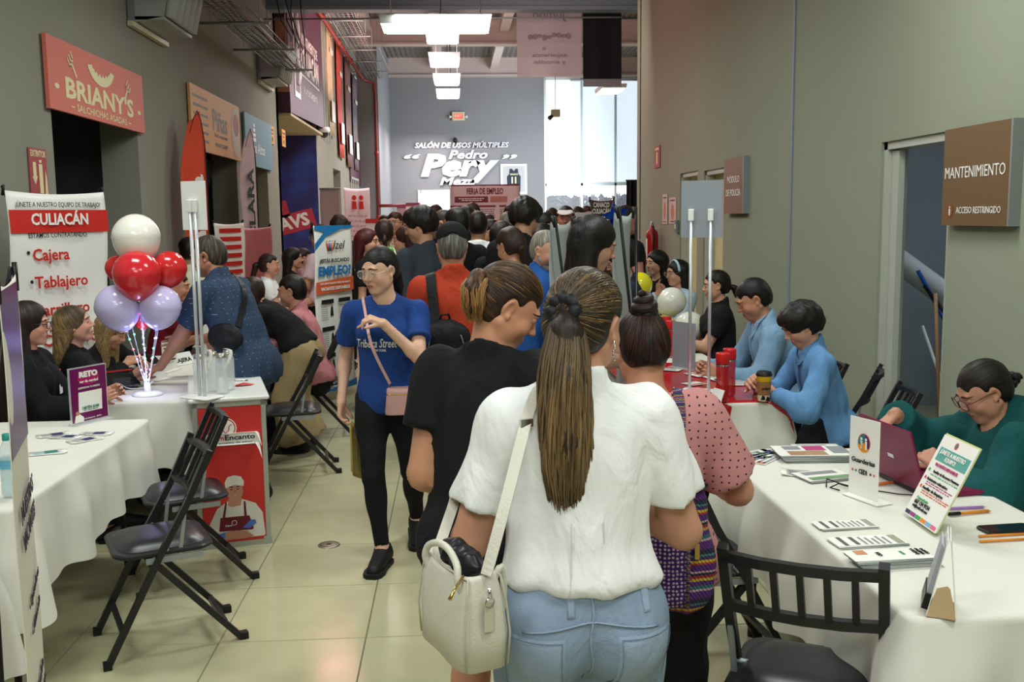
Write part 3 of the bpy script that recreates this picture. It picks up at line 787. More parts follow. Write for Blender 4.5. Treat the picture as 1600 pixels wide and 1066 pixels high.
  to=mesh_np(tailname,V,Q,hm,root);set_attr(to,'hv',np.stack([rad@Rh[:,0]*150,rad@Rh[:,1]*150,rad@Rh[:,2]*60*0+vv*8],1),'FLOAT_VECTOR');set_attr(to,'hl',vv+.1,'FLOAT')
  J['tail']=(pts,rs)
 if bun:
  V=[];c=T_+(Rh@np.array([0,-.3,.9]))*bun*.3;zax=_n(Rh@np.array(tie));xa=_n(np.cross(zax,[0,0,1.]));ya=np.cross(zax,xa)
  c=T_+zax*bun*.55
  mb=MB()
  coil=[c+(xa*math.cos(a)+ya*math.sin(a))*bun*(.62-.03*a)+zax*(bun*(.09*a-.25))for a in np.linspace(0,4.2*PI,46)]
  mb.tube(coil,[bun*(.50-.006*i)for i in range(46)],12)
  b_=mb.build('hair_bun',hm,root);vs=np.array([tuple(v.co)for v in b_.data.vertices])
  q=vs.reshape(46,12,3);ph=np.arange(12)/12*2*PI
  hv=np.stack([np.tile(np.cos(ph)*4,(46,1)),np.tile(np.sin(ph)*4,(46,1)),np.tile(np.arange(46)[:,None]*.25,(1,12))],2).reshape(-1,3)
  set_attr(b_,'hv',hv,'FLOAT_VECTOR');set_attr(b_,'hl',np.full(len(vs),.1),'FLOAT')
 if band:
  mb=MB();zax=_n(Rh@np.array(tie));xa=_n(np.cross(zax,[0,0.1,1.]));ya=np.cross(zax,xa)
  rr,th=band[1],band[2];pts=[]
  n=40
  for k in range(n+1):
   a=2*PI*k/n;w_=1+.05*math.sin(a*9);pts.append(T_+(xa*math.cos(a)+ya*math.sin(a))*rr*w_+zax*(.004+.003*math.sin(a*7)))
  mb.tube(pts,[th*(1+.14*math.sin(k*1.3))for k in range(n+1)],10)
  mb.build('scrunchie' if th>.008 else 'hair_tie',mat('band_'+band[0],band[0],.55,bump=.4,bscale=90),root)
def strap_mesh(name,pts,width,m,parent,nrm=None,th=.003,prims=None,off=0,gap=.004,taper=None,n=48):
 """flat strip along a smooth path, laid on a surface when prims are given"""
 P=np.array(pts,float);k=len(P)
 t=np.linspace(0,k-1,n);out=[]
 for q in t:
  i=min(int(q),k-2);f=q-i;p0,p1,p2,p3=P[max(i-1,0)],P[i],P[i+1],P[min(i+2,k-1)]
  out.append(.5*((2*p1)+(-p0+p2)*f+(2*p0-5*p1+4*p2-p3)*f*f+(-p0+3*p1-3*p2+p3)*f**3))
 P=np.array(out);N=np.tile(np.array(nrm if nrm is not None else(0,0,1.)),(n,1))
 if prims is not None:
  P=push(P,prims,gap,off)
  for _ in range(2):P[1:-1]=P[1:-1]*.5+(P[:-2]+P[2:])*.25;P=push(P,prims,gap,off)
  e=.01;G=np.stack([sdf_at(P+np.eye(3)[i]*e,prims,off)-sdf_at(P-np.eye(3)[i]*e,prims,off)for i in range(3)],1);N=G/np.maximum(np.linalg.norm(G,axis=1),1e-6)[:,None]
  for _ in range(4):N[1:-1]=N[1:-1]*.5+(N[:-2]+N[2:])*.25
 Tn=np.gradient(P,axis=0);Tn/=np.linalg.norm(Tn,axis=1)[:,None]
 B=np.cross(Tn,N);B/=np.maximum(np.linalg.norm(B,axis=1),1e-6)[:,None];N=np.cross(B,Tn)
 w_=np.full(n,width/2)if taper is None else np.interp(np.linspace(0,1,n),np.linspace(0,1,len(taper)),taper)*width/2
 V=np.concatenate([P-B*w_[:,None]-N*th/2,P+B*w_[:,None]-N*th/2,P+B*w_[:,None]+N*th/2,P-B*w_[:,None]+N*th/2]);Fc=[]
 for i in range(n-1):
  for a in range(4):b=(a+1)%4;Fc.append((a*n+i,b*n+i,b*n+i+1,a*n+i+1))
 Fc+=[(0,n,2*n,3*n),(n-1,4*n-1,3*n-1,2*n-1)]
 return mesh_np(name,V,Fc,m,parent,smooth=False),P,N
def strands(root,name,m,n,curve,r0=.0016,seg=14,seed=2,lay=None):
 """separate tapering locks of hair; curve(u,rng) -> list of points"""
 rng=np.random.RandomState(seed);V=[];Fc=[];HV=[];HL=[];b=0
 PS=np.array([curve(rng,seg)for i in range(n)])
 if lay is not None:
  q=PS.reshape(-1,3);jit=np.repeat(rng.rand(n)*.0012,seg);q=push(q,lay,.0002,0,4,True);PS=q.reshape(n,seg,3)
 for i in range(n):
  P=PS[i];Tn=np.gradient(P,axis=0);Tn/=np.linalg.norm(Tn,axis=1)[:,None]+1e-9
  a=np.cross(Tn,[0.3,1.,.1]);a/=np.linalg.norm(a,axis=1)[:,None]+1e-9;c=np.cross(Tn,a)
  rr=r0*(.6+.8*rng.rand())*np.interp(np.linspace(0,1,seg),[0,.15,.75,1],[.6,1,.9,.12])
  key=rng.rand(2)*60;L=np.concatenate([[0],np.cumsum(np.linalg.norm(np.diff(P,axis=0),axis=1))])
  for k in range(4):
   an=PI/2*k;V.append(P+(a*math.cos(an)+c*math.sin(an))*rr[:,None])
   HV.append(np.stack([np.full(seg,key[0]),np.full(seg,key[1]),L*5],1));HL.append(L+.1)
  for k in range(4):
   k2=(k+1)%4
   for j in range(seg-1):Fc.append((b+k*seg+j,b+k2*seg+j,b+k2*seg+j+1,b+k*seg+j+1))
  b+=4*seg
 o=mesh_np(name,np.concatenate(V),np.array(Fc),m,root)
 set_attr(o,'hv',np.concatenate(HV),'FLOAT_VECTOR');set_attr(o,'hl',np.concatenate(HL),'FLOAT')
 return o
 # ================================================================ materials of the place
M_wall=mat('wall_paint','8b8b7e',.85,bump=.12,bscale=90,var=.05,vscale=1.2)
M_wallR=mat('wall_paint_right','939985',.85,bump=.12,bscale=90,var=.05,vscale=1.2)
M_back=mat('wall_paint_back','85868a',.85,bump=.1,bscale=60,var=.04,vscale=1)
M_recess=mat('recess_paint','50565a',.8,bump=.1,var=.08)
M_steel=mat('grey_steel','9aa0a2',.45,.5,var=.06)
M_frame=mat('door_frame_paint','b4b7ac',.5,bump=.1,var=.05)
M_cream=mat('cream_paint','d2cf9f',.75,var=.04)
M_beam=mat('beam_paint','c2b2ae',.6,var=.06,vscale=3)
M_beam_near=mat('beam_grey','74808a',.6,var=.05)
M_white=mat('white_plastic','e9e9e6',.4)
M_whiteP=mat('white_print','eeece6',.45)
M_black=mat('black_plastic','141416',.4)
M_ink=mat('ink_black','1c1c1e',.6)
M_grey_ink=mat('ink_grey','77777a',.6)
M_red=mat('ink_red','c5271f',.55)
M_chrome=mat('chrome','d8d8d8',.18,1)
M_brass=mat('brass','c9a55a',.25,1)
M_cable=mat('cable_black','151515',.5)
# ================================================================ structure
FLZ=0
TS,TX0,TY0=.61,-1.01,4.60
def tile_mat():
 m=bpy.data.materials.new('floor_tile');m.use_nodes=True;nt=m.node_tree;b=nt.nodes['Principled BSDF'];L=nt.links
 tc=nt.nodes.new('ShaderNodeTexCoord');oi=nt.nodes.new('ShaderNodeObjectInfo')
 n=nt.nodes.new('ShaderNodeTexNoise');n.noise_dimensions='4D';n.inputs['Scale'].default_value=5;n.inputs['Detail'].default_value=6
 mm=nt.nodes.new('ShaderNodeMath');mm.operation='MULTIPLY';mm.inputs[1].default_value=30;L.new(oi.outputs['Random'],mm.inputs[0]);L.new(mm.outputs[0],n.inputs['W'])
 L.new(tc.outputs['Object'],n.inputs['Vector'])
 mx=nt.nodes.new('ShaderNodeMix');mx.data_type='RGBA';L.new(n.outputs[0],mx.inputs['Factor'])
 mx.inputs['A'].default_value=(*lin('aba784'),1);mx.inputs['B'].default_value=(*lin('c4c09c'),1)
 L.new(mx.outputs['Result'],b.inputs['Base Color'])
 r=nt.nodes.new('ShaderNodeMapRange');r.inputs[3].default_value=.10;r.inputs[4].default_value=.26;L.new(n.outputs[0],r.inputs[0]);L.new(r.outputs[0],b.inputs['Roughness'])
 b.inputs['Specular IOR Level'].default_value=.5
 return m
M_tile=tile_mat();M_grout=mat('grout','6e6a54',.8)
mb=MB();mb.box(-6,9,-5,40,-.2,-.004);floor=struct(mb,'floor',M_grout)
g_=.0022
tmesh=MB();b_=.0015
tmesh.add([(g_,g_,-.004),(TS-g_,g_,-.004),(TS-g_,TS-g_,-.004),(g_,TS-g_,-.004),(g_+b_,g_+b_,0),(TS-g_-b_,g_+b_,0),(TS-g_-b_,TS-g_-b_,0),(g_+b_,TS-g_-b_,0)],[(4,5,6,7),(0,1,5,4),(1,2,6,5),(2,3,7,6),(3,0,4,7)])
t0=tmesh.build('tile',M_tile,floor);first=True;cnt=0
for j in range(-5,17):
 for i in range(-4,7):
  x,y=TX0+i*TS,TY0+j*TS
  if first:t0.location=(x,y,0);first=False
  else:
   q=t0.copy();C.objects.link(q);q.location=(x,y,0);q.parent=floor
  cnt+=1
far=MB()
for j in range(-12,58):
 for i in range(-8,13):
  if-5<=j<17 and-4<=i<7:continue
  x,y=TX0+i*TS,TY0+j*TS
  far.add([(x+g_,y+g_,0),(x+TS-g_,y+g_,0),(x+TS-g_,y+TS-g_,0),(x+g_,y+TS-g_,0)],[(0,1,2,3)])
o=far.build('tile',M_tile,floor);o['kind']='stuff'
t=thing('floor_drain','round steel floor cover set in the tiles of the aisle','drain',tuple(atZ(514,852,0)))
mb=MB();mb.lathe([(0,.006),(.052,.006),(.058,.004),(.060,.0005)],32);mb.build('cover',mat('drain_steel','8d8a78',.4,.8,var=.2),t)
mb=MB();mb.lathe([(.044,.0065),(.046,.0075),(.048,.0065)],32);mb.box(-.013,.013,-.009,.009,.006,.0075);mb.build('slot',mat('drain_dark','2a2822',.7),t)
H0=7.6
def wall_boxes(mb,X0,X1,y0,y1,ops,z1=H0):
 y=y0
 for a,b,zt in ops:
  mb.box(X0,X1,y,a,0,z1);mb.box(X0,X1,a,b,zt,z1);y=b
 mb.box(X0,X1,y,y1,0,z1)
XL,XR=-3.0,2.85
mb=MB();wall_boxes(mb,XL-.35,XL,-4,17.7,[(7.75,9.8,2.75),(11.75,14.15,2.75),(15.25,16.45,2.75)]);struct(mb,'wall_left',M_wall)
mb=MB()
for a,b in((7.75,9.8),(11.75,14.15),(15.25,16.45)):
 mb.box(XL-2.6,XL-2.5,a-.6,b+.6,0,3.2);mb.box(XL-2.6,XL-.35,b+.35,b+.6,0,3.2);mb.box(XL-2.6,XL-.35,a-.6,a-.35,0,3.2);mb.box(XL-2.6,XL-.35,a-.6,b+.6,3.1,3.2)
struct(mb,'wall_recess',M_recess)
mb=MB();mb.box(XL-.02,XL+.03,-4,7.6,.0,.1);mb.box(XL-.02,XL+.03,9.9,11.6,0,.1);struct(mb,'baseboard_left',mat('base_tile','8e8a78',.4))
mb=MB();mb.box(-4.6,-4.3,17.7,22.3,0,H0);mb.box(-4.6,-2.95,22.0,22.3,0,H0);mb.box(-4.6,-3.0,17.5,17.7,0,H0);struct(mb,'wall_alcove',M_wall)
mb=MB();wall_boxes(mb,-3.3,-2.95,22.3,38,[(25.0,26.6,3.0)]);mb.box(-3.9,-3.7,24.6,27,0,3.3);mb.box(-3.9,-3.3,24.8,25,0,3.3);mb.box(-3.9,-3.3,26.6,26.8,0,3.3)
struct(mb,'wall_far_left',M_wall)
mb=MB();mb.box(-2.96,-2.3,32,38,0,H0);struct(mb,'wall_pier',M_back)
mb=MB();wall_boxes(mb,XR,XR+.16,-4,15.07,[(5.57,6.50,2.21),(10.35,11.18,2.24),(11.48,12.36,2.26)]);mb.box(XR,8.2,15.0,15.3,0,H0);struct(mb,'wall_right',M_wallR)
mb=MB();mb.box(XR-.02,XR,-4,5.5,0,.09);mb.box(XR-.02,XR,6.58,10.28,0,.09);mb.box(XR-.02,XR,12.42,15.0,0,.09);struct(mb,'baseboard_right',mat('base_tile2','9c9a88',.4))
mb=MB();mb.box(XR-.012,XR,8.22,8.27,0,H0);struct(mb,'trim_1',mat('joint_strip','8690a0',.6))
mb=MB();mb.box(8.0,8.2,15,38,0,H0);struct(mb,'wall_far_right',M_back)
DX0,DX1=-1.22,.10
WX0,WX1,WZ0,WZ1=3.55,7.6,2.95,6.92
mb=MB();y0,y1=38,38.25
mb.box(-4,DX0,y0,y1,0,H0+.4);mb.box(DX0,DX1,y0,y1,2.72,H0+.4);mb.box(DX1,WX0,y0,y1,0,H0+.4)
mb.box(WX0,8.2,y0,y1,WZ1,H0+.4);mb.box(WX1,8.2,y0,y1,0,H0+.4);struct(mb,'wall_back',M_back)
mb=MB();mb.box(-6,9,-4.3,-4,0,H0);struct(mb,'wall_front',M_wall)
mb=MB();mb.box(-6,9,-4.3,17,5.85,6.0);struct(mb,'ceiling_near',mat('ceiling_paint','a2a49c',.9))
mb=MB();n=150;pts=[]
for i in range(n+1):
 x=-4.6+i*.09;z=7.62+(.035 if i%2 else 0)
 pts.append((x,z))
vs=[(x,17,z)for x,z in pts]+[(x,38.2,z)for x,z in pts]
mb.add(vs,[(i,i+1,i+n+2,i+n+1)for i in range(n)]);struct(mb,'ceiling',mat('deck_metal','74706e',.5,.3,var=.1))
mb=MB();mb.box(-6,9,17.0,17.35,5.2,7.7);mb.box(-3.1,9,16.9,17.0,5.17,5.23);struct(mb,'trim_2',M_beam_near)
for k,x in enumerate((-2.42,-.42,1.62)):
 mb=MB();mb.box(x-.11,x+.11,8,16.95,5.36,5.85);mb.box(x-.11,x+.11,17.3,38,7.25,7.6);mb.box(x-.14,x+.14,17.3,38,7.22,7.26)
 struct(mb,'trim_%d'%(3+k),M_beam)
for k,(yy,z0)in enumerate(((30.3,6.9),(37.7,7.0),(23.5,7.05))):
 mb=MB();mb.box(-4,8.2,yy,yy+.3,z0,z0+.68);mb.box(-4,8.2,yy-.08,yy+.38,z0-.03,z0+.03);mb.box(-4,8.2,yy-.08,yy+.38,z0+.62,z0+.68);struct(mb,'trim_%d'%(6+k),M_beam)
wm=MB();fr=mat('alu_frame','c9d2d6',.4,.3)
for x in(WX0,4.95,6.25,WX1):wm.box(x-.04,x+.04,37.98,38.1,1.0,WZ1)
for z in(1.0,WZ0,WZ1):wm.box(WX0,WX1,37.98,38.1,z-.05,z+.05)
win=struct(wm,'window_1',fr)
glass=mat('window_glass','eef6f8',.03,alpha=.12,spec=.5)
for a,b in((3.59,4.91),(4.99,6.21),(6.29,7.56)):
 for z0,z1 in((1.05,2.9),(3.0,6.87)):
  q=MB();q.box(a,b,38.03,38.04,z0,z1);q.build('pane',glass,win)
t=thing('roller_blind','pale blue translucent blind over right side of tall back window','blind',(0,0,0))
q=MB();q.grid(lambda u,v:(4.55+3.0*u,37.93+.012*math.sin(u*30),3.02+3.8*v),40,2);q.build('fabric',mat('blind_fabric','cfeaf2',.8,alpha=.55),t)
q=MB();q.tube([(4.5,37.93,6.84),(7.6,37.93,6.84)],.035,10);q.build('roller',fr,t)
q=MB();q.box(4.55,7.55,37.92,37.94,3.0,3.03);q.build('bottom_bar',fr,t)
mb=MB();mb.box(WX0,WX1,38,38.2,0,.95);struct(mb,'wall_sill',M_back)
df=MB();df.box(DX0-.1,DX0+.02,37.95,38.1,0,2.8);df.box(DX1-.02,DX1+.1,37.95,38.1,0,2.8);df.box(DX0,DX1,37.95,38.1,2.68,2.8);df.box(-.62,-.54,37.98,38.08,0,2.7)
d4=struct(df,'door_4',mat('white_frame','d8d6da',.5))
for a,b in((DX0+.02,-.62),(-.54,DX1-.02)):
 q=MB();q.box(a,b,38.02,38.03,0,2.68);q.build('pane',glass,d4)
mb=MB();mb.box(-20,30,38.3,80,-.3,-.05);struct(mb,'ground_outside',mat('paving_outside','b7aca8',.8,var=.1))
bark=mat('bark','6a5560',.9,var=.2);leaf=mat('foliage','83788a',.9,bump=.6,bscale=12,var=.3,vscale=4)
rng=random.Random(4)
for k,(x,y,lab)in enumerate(((3.9,43,'leftmost slim tree outside the back window'),(5.6,45,'second slim tree from left outside the back window'),(7.3,43.5,'third slim tree from left outside the back window'),(9.0,46,'rightmost slim tree outside the back window'))):
 t=thing('tree',lab,'tree',(x,y,-.05));q=MB()
 q.tube([(0,0,0),(.05,0,.8),(-.04,0,1.8)],[.12,.09,.07],8)
 for j in range(4):a=j*1.6;q.tube([(-.02,0,1.2+.15*j),(.5*math.cos(a),.4*math.sin(a),1.9+.1*j),(.8*math.cos(a),.6*math.sin(a),2.5)],[.05,.035,.015],6)
 q.build('trunk',bark,t);lf=MB()
 for _ in range(420):
  a,r_,z=rng.random()*6.28,rng.random()**.5*1.1,1.9+rng.random()*.75;c=Vector((r_*math.cos(a),r_*math.sin(a),z));d=Vector((rng.uniform(-1,1),rng.uniform(-1,1),rng.uniform(-1,1))).normalized()*.19;e=d.cross(Vector((0,.3,1))).normalized()*.10
  lf.add([c-d,c+e,c+d,c-e],[(0,1,2,3)])
 lf.build('foliage',leaf,t)['kind']='stuff'
def door_frame(n,y0,y1,zt,depth=.16):
 q=MB();w_=.05
 q.box(XR+.02,XR+depth,y0,y0+w_,0,zt);q.box(XR+.02,XR+depth,y1-w_,y1,0,zt);q.box(XR+.02,XR+depth,y0,y1,zt-w_,zt)
 return struct(q,'door_%d'%n,M_frame)
d1=door_frame(1,5.57,6.50,2.21)
q=MB();q.box(XR+.05,XR+.09,6.34,6.45,.0,2.15);q.build('door_stop',M_frame,d1)
d2=door_frame(2,10.35,11.18,2.24);d3=door_frame(3,11.48,12.36,2.26)
for dd,y0,y1,zt in((d2,10.35,11.18,2.24),(d3,11.48,12.36,2.26)):
 q=MB();q.box(XR+.12,XR+.155,y0+.05,y1-.05,.01,zt-.05);p=q.build('door_leaf',M_cream,dd);q=MB();q.lathe([(0,0),(.025,.0),(.025,.05),(0,.055)],12,M=T(XR+.12,y0+.12,1.0,ry=R(-90)));q.build('door_handle',M_chrome,p)
mb=MB();mb.box(XR+.16,5.6,8.6,8.75,0,3.6);mb.box(5.5,5.65,4.5,8.7,0,3.6);mb.box(XR+.16,5.6,4.4,4.55,0,3.6);mb.box(XR+.16,5.6,4.4,8.7,3.0,3.1);struct(mb,'wall_store',mat('store_paint','9aa4ac',.85,bump=.3,bscale=20,var=.12,vscale=3))
area('store_light',(4.3,6.6,2.95),(0,0,0),.8,.3,16,(.85,.93,1))
# ================================================================ things on walls and ceiling
def board(name,label,cat,loc,rz,w_,h_,th,m,group=None,part='panel',rx=0):
 t=thing(name,label,cat,loc,rz,group);t.rotation_euler=(rx,0,rz)
 q=MB();q.box(-w_/2,w_/2,-th/2,th/2,-h_/2,h_/2);q.build(part,m,t)
 t['_f']=0
 del t['_f']
 return t
def lines(t,y,rows,name='lettering',M0=None):
 """rows: (text, x, z, cap height, width or None, material, bold, shear)"""
 out=[]
 for r in rows:
  s_,x,z,h_,w_,m=r[:6];bold=r[6]if len(r)>6 else .0;sh=r[7]if len(r)>7 else 0
  M=T(x,y,z)if M0 is None else M0@T(x,y,z)
  size=h_/.7
  if w_ is None:out.append(text(s_,size,m,M=M,bold=bold,shear=sh))
  else:out.append(text(s_,size,m,M=M,width=w_,bold=bold,shear=sh))
 return join_meshes(out,name,t)
def blobs(t,y,rows,m,name='print'):
 """rows of tiny print too small to read: short dashes. rows: (x0, x1, z, h)"""
 rg=random.Random(int(abs(rows[0][0])*1000)+len(rows));q=MB()
 for x0,x1,z,h_ in rows:
  x=x0
  while x<x1:
   w_=rg.uniform(1.2,4.5)*h_;e=min(x+w_,x1);q.add([(x,y,z-h_/2),(e,y,z-h_/2),(e,y,z+h_/2),(x,y,z+h_/2)],[(0,1,2,3)]);x=e+h_*.7
 return tag(q.build(name,m,t),kind='stuff')
def flat(t,y,pts,m,name):
 q=MB();q.add([(x,y,z)for x,z in pts],[tuple(range(len(pts)))]);return q.build(name,m,t)
def disc(cx,cz,rx,rz=None,n=24,a0=0,a1=360):
 rz=rz or rx;return[(cx+rx*math.cos(R(a0+(a1-a0)*k/n)),cz+rz*math.sin(R(a0+(a1-a0)*k/n)))for k in range(n+(a1-a0<360))]
L90,R90=R(90),R(-90)
M_pink=mat('sign_pink','d2705f',.6,var=.05);M_cream_ink=mat('ink_cream','e2d9a8',.6)
t=board('stall_sign','coral pink sign with cream grilled sausage over first stall opening','sign',(XL+.03,8.76,2.86),L90,2.26,.54,.03,M_pink)
sa=[]
for k in range(15):
 u=k/14;a=R(200+140*u);sa.append((.0+.34*math.cos(a),.235+.21*math.sin(a)))
top_=[]
for k in range(15):
 u=1-k/14;a=R(205+130*u);top_.append((.24*math.cos(a),.215+(.10+(.02 if k%2 else-.012))*math.sin(a)))
flat(t,-.018,sa+top_,M_cream_ink,'sausage_print')
for sx,zt in((-.66,.14),(.66,.10)):
 q=MB();M=T(sx,-.018,zt-.02,ry=(R(-42)if sx<0 else R(42)))
 q.box(-.012,.012,-.001,.001,-.13,0,M=M);q.box(-.05,.05,-.001,.001,0,.015,M=M)
 for d in(-.045,0,.045):q.box(d-.008,d+.008,-.001,.001,0,.08,M=M)
 q.build('fork_print',M_cream_ink,t)
lines(t,-.016,[("BRIANY'S",.0,-.085,.15,1.62,M_cream_ink,.03),('SALCHICHAS ASADAS',.0,-.215,.055,1.2,M_cream_ink,.01)])
for sx in(-.98,.98):flat(t,-.017,disc(sx,-.09,.045,.02),M_cream_ink,'dot_print')
for x in(-.72,.65):q=MB();q.box(x,x+.07,-.018,-.016,-.22,-.21);q.build('dash_print',M_cream_ink,t)
t=board('stall_sign','orange sign with pineapple drink and grey lettering over second stall opening','sign',(XL+.03,12.95,2.94),L90,2.6,.74,.03,mat('sign_orange','dca25e',.6))
lines(t,-.016,[('Piñas',.12,.04,.26,.78,mat('ink_slate','6f7a76',.6),.012),('Bar & restaurante',.15,-.13,.05,.7,mat('ink_slate','6f7a76',.6)),('WHATSAPP',.15,-.25,.05,.7,mat('ink_slate','6f7a76',.6),.02)])
flat(t,-.017,disc(1.02,.0,.26,.34),mat('print_plate','c7b8a0',.6),'fruit_print');flat(t,-.018,disc(1.05,.1,.17,.15),mat('print_fruit','a5553a',.6,var=.3,vscale=20),'fruit_print')
blobs(t,-.017,[(-1.2,-.5,.25-.1*k,.03)for k in range(6)],mat('ink_slate','6f7a76',.6))
t=board('stall_sign','grey blue sign over third stall opening','sign',(XL+.03,15.65,2.92),L90,2.1,.74,.03,mat('sign_blue','6b93a3',.6))
lines(t,-.016,[('Los Altos',-.1,-.1,.16,1.0,M_whiteP,.01)]);q=MB()
for k in range(4):q.box(-.5+.02*k,-.28-.02*k,-.018,-.016,.0+.07*k,.05+.07*k)
q.build('logo_print',M_whiteP,t)
for k,(x,y,lab)in enumerate(((425,211,'left small orange notice on the wall by blue stall sign'),(443,216,'right small orange notice on the wall near the alcove edge'))):
 p=atX(x,y,XL+.012);t=board('notice',lab,'notice',(XL+.012,p[1],p[2]),L90,.36,.30,.01,mat('notice_orange','dd9a3e',.6),'small orange notices')
 blobs(t,-.007,[(-.12,.12,.08,.03),(-.1,.1,.02,.02)],M_ink);flat(t,-.007,disc(0,-.07,.05,.04),M_ink,'print')
t=thing('television','flat black television hanging tilted in second stall opening','television',(XL-.35,13.55,2.32),L90)
q=MB();q.rbox(-.42,.42,-.03,.03,-.25,.25,.015,M=T(rx=R(14)));q.build('casing',M_black,t)
q=MB();q.box(-.40,.40,-.033,-.031,-.23,.23,M=T(rx=R(14)));q.build('screen',mat('screen_off','22262a',.12,spec=.6),t)
q=MB();q.tube([(0,.03,.1),(0,.06,.46)],.02,8);q.build('bracket',M_steel,t)
t=board('safety_notice','faded red extinguisher notice on left wall behind the hiring banner','notice',(XL+.01,7.42,2.10),L90,.30,.36,.008,mat('notice_red','a8464c',.6))
lines(t,-.006,[('EXTINTOR',0,.14,.045,.26,M_cream_ink,.02)])
q=MB();q.box(-.1,-.05,-.007,-.005,-.02,.08);q.add([(-.12,-.006,-.02),(-.03,-.006,-.02),(-.075,-.006,-.08)],[(0,1,2)]);q.box(.0,.06,-.007,-.005,-.14,.07);q.box(.01,.05,-.007,-.005,.08,.10);q.build('pictogram',M_cream_ink,t)
flat(t,-.006,[(.09,-.15),(.14,-.15),(.13,-.02),(.11,.03),(.10,-.05)],M_cream_ink,'flame_print')
def louvre(label,loc,k=1.0):
 t=thing('louvre_lamp',label,'lamp',(loc[0]+.01,loc[1],loc[2]),L90,'louvred uplights on left wall')
 q=MB();q.box(-.62*k,.52*k,-.03,0,-.02,.62*k);q.build('back_plate',mat('lamp_grey','7d848a',.5),t)
 q=MB();q.prism([(-.50*k,.02),(.50*k,.02),(.50*k,.05),(-.50*k,.05)],-.30*k,-.0);
 q.add([(-.5*k,-.03,.0),(.5*k,-.03,.0),(.5*k,-.30*k,.05),(-.5*k,-.30*k,.05),(-.5*k,-.03,.6*k),(.5*k,-.03,.6*k),(.5*k,-.42*k,.58*k),(-.5*k,-.42*k,.58*k)],[(0,1,2,3),(4,5,6,7),(0,3,7,4),(1,5,6,2)])
 q.build('housing',mat('lamp_grey2','a5aaa8',.5),t)
 q=MB();q.box(-.64*k,.54*k,-.05,.0,-.06,-.015);q.build('lower_trim',mat('lamp_cream','c9c2a0',.5),t)
 for i in range(5):
  x=(-.38+.19*i)*k;q=MB();q.tube([(x,-.31*k,.06),(x,-.43*k,.58*k)],.075*k,10);q.build('louvre',mat('lamp_louvre','b2b8b2',.45),t)
 return t
louvre('large louvred grey lamp high on left wall near the pink sign',(XL,10.3,3.62),1.0)
louvre('small louvred grey lamp high on left wall near the alcove',(XL,16.5,3.92),.95)
def feather(label,x,y,h_,w_,m,letters,inkm,extra=None,yaw=-60,text_h=.2):
 t=thing('feather_flag',label,'flag',(x,y,0),R(yaw))
 q=MB();pts=[(0,0,0)]+[(0,0,h_*k/10)for k in range(1,9)]+[(.02,0,h_*.88),(.08,0,h_*.95),(.16,0,h_*.985),(.24,0,h_*.96),(w_*.6,0,h_*.90)]
 q.tube(pts,[.012]*9+[.009,.007,.005,.004,.003],6);q.build('pole',M_black,t)
 q=MB();q.box(-.22,.30,-.03,.03,0,.03);q.box(-.03,.03,-.2,.2,0,.03);q.build('base',M_black,t)
 def edge(v):
  return w_*(1 if v<.62 else math.cos((v-.62)/.38*PI/2)**.55*.85+.15)
 q=MB();q.grid(lambda u,v:(.01+edge(v)*u+(.0 if v<.86 else(v-.86)*.6),.02*math.sin(v*9+u*4)*u,.35+(h_*.985-.35-.0)*v-(.05*u if v>.97 else 0)),8,40)
 q.build('fabric',m,t,solid=.002)
 for i,(ch,zz)in enumerate(letters):
  M=T(w_*.50,.035,zz,R(180))@T(ry=R(-90));o=text(ch,text_h/.7,inkm,M=M,bold=.03,width=None,parent=None)
  o.name='lettering';o.parent=t
  o2=o
 return t
p=atZ(322,371,1.55)
feather('orange red feather flag with white lettering by second stall opening',-2.72,11.25,2.98,.62,mat('flag_orange','d04424',.7,var=.08),[('ahora',1.75)],M_whiteP,text_h=.30,yaw=-100)
feather('white feather flag with black lettering between second and third stalls',-2.70,13.95,3.02,.62,mat('flag_white','cfc2c8',.7,var=.05),[('CLARA',1.95)],M_ink,text_h=.22,yaw=-98)
M_purple=mat('banner_maroon','4d2238',.5,var=.08)
t=thing('box_banner','big maroon city council banner box projecting high on the left wall','banner',(-2.9,17.72,3.6))
q=MB();q.add([(-.1,0,0),(.115,0,0),(-.1,0,1.75),(.115,0,1.75),(-.1,4.5,.0),(.115,4.5,.12),(-.1,4.5,2.9),(.115,4.5,2.9)],[(1,5,7,3),(0,1,3,2),(4,6,7,5),(2,3,7,6),(0,2,6,4)]);q.build('side_panel',M_purple,t)
q=MB();q.box(-.1,.115,-.02,-.005,.35,1.6);q.build('front_print',mat('print_photo_pink','a06a52',.3,var=.5,vscale=6),t)
q=MB();q.box(-4.2,-2.79,17.74,21.98,3.55,3.595);struct(q,'ceiling_alcove',mat('soffit_cream','b8a884',.7))
Mx=T(.12,2.25,1.1,L90)
lines(t,0,[('AYUNTAMIENTO DE',.35,.42,.2,2.2,M_whiteP,.01),('CULIACÁN',.35,.02,.42,2.4,M_whiteP,.03),('H. AYUNTAMIENTO',.35,-.52,.13,1.9,M_whiteP)],M0=Mx)
q=MB();q.box(-.85,1.6,-.004,0,-.27,-.24,M=Mx);q.box(-1.7,-1.05,-.004,0,-.75,1.0,M=Mx);q.build('crest_print',M_whiteP,t)
q=MB();q.box(-1.62,-1.13,-.008,-.004,-.65,.9,M=Mx);q.build('crest_ground',M_purple,t)
q=MB();q.tube([Mx@Vector((-1.38+.14*math.sin(k*1.1),-.012,-.5+.13*k))for k in range(10)],.05,6);q.build('crest_print',M_whiteP,t)
t=thing('security_camera','white dome camera under far corner of the maroon banner box','camera',(-2.78,22.15,3.62));q=MB();q.lathe([(0,.12),(.12,.12),(.13,.05),(.12,.0),(0,.0)],20);q.build('mount',M_white,t)
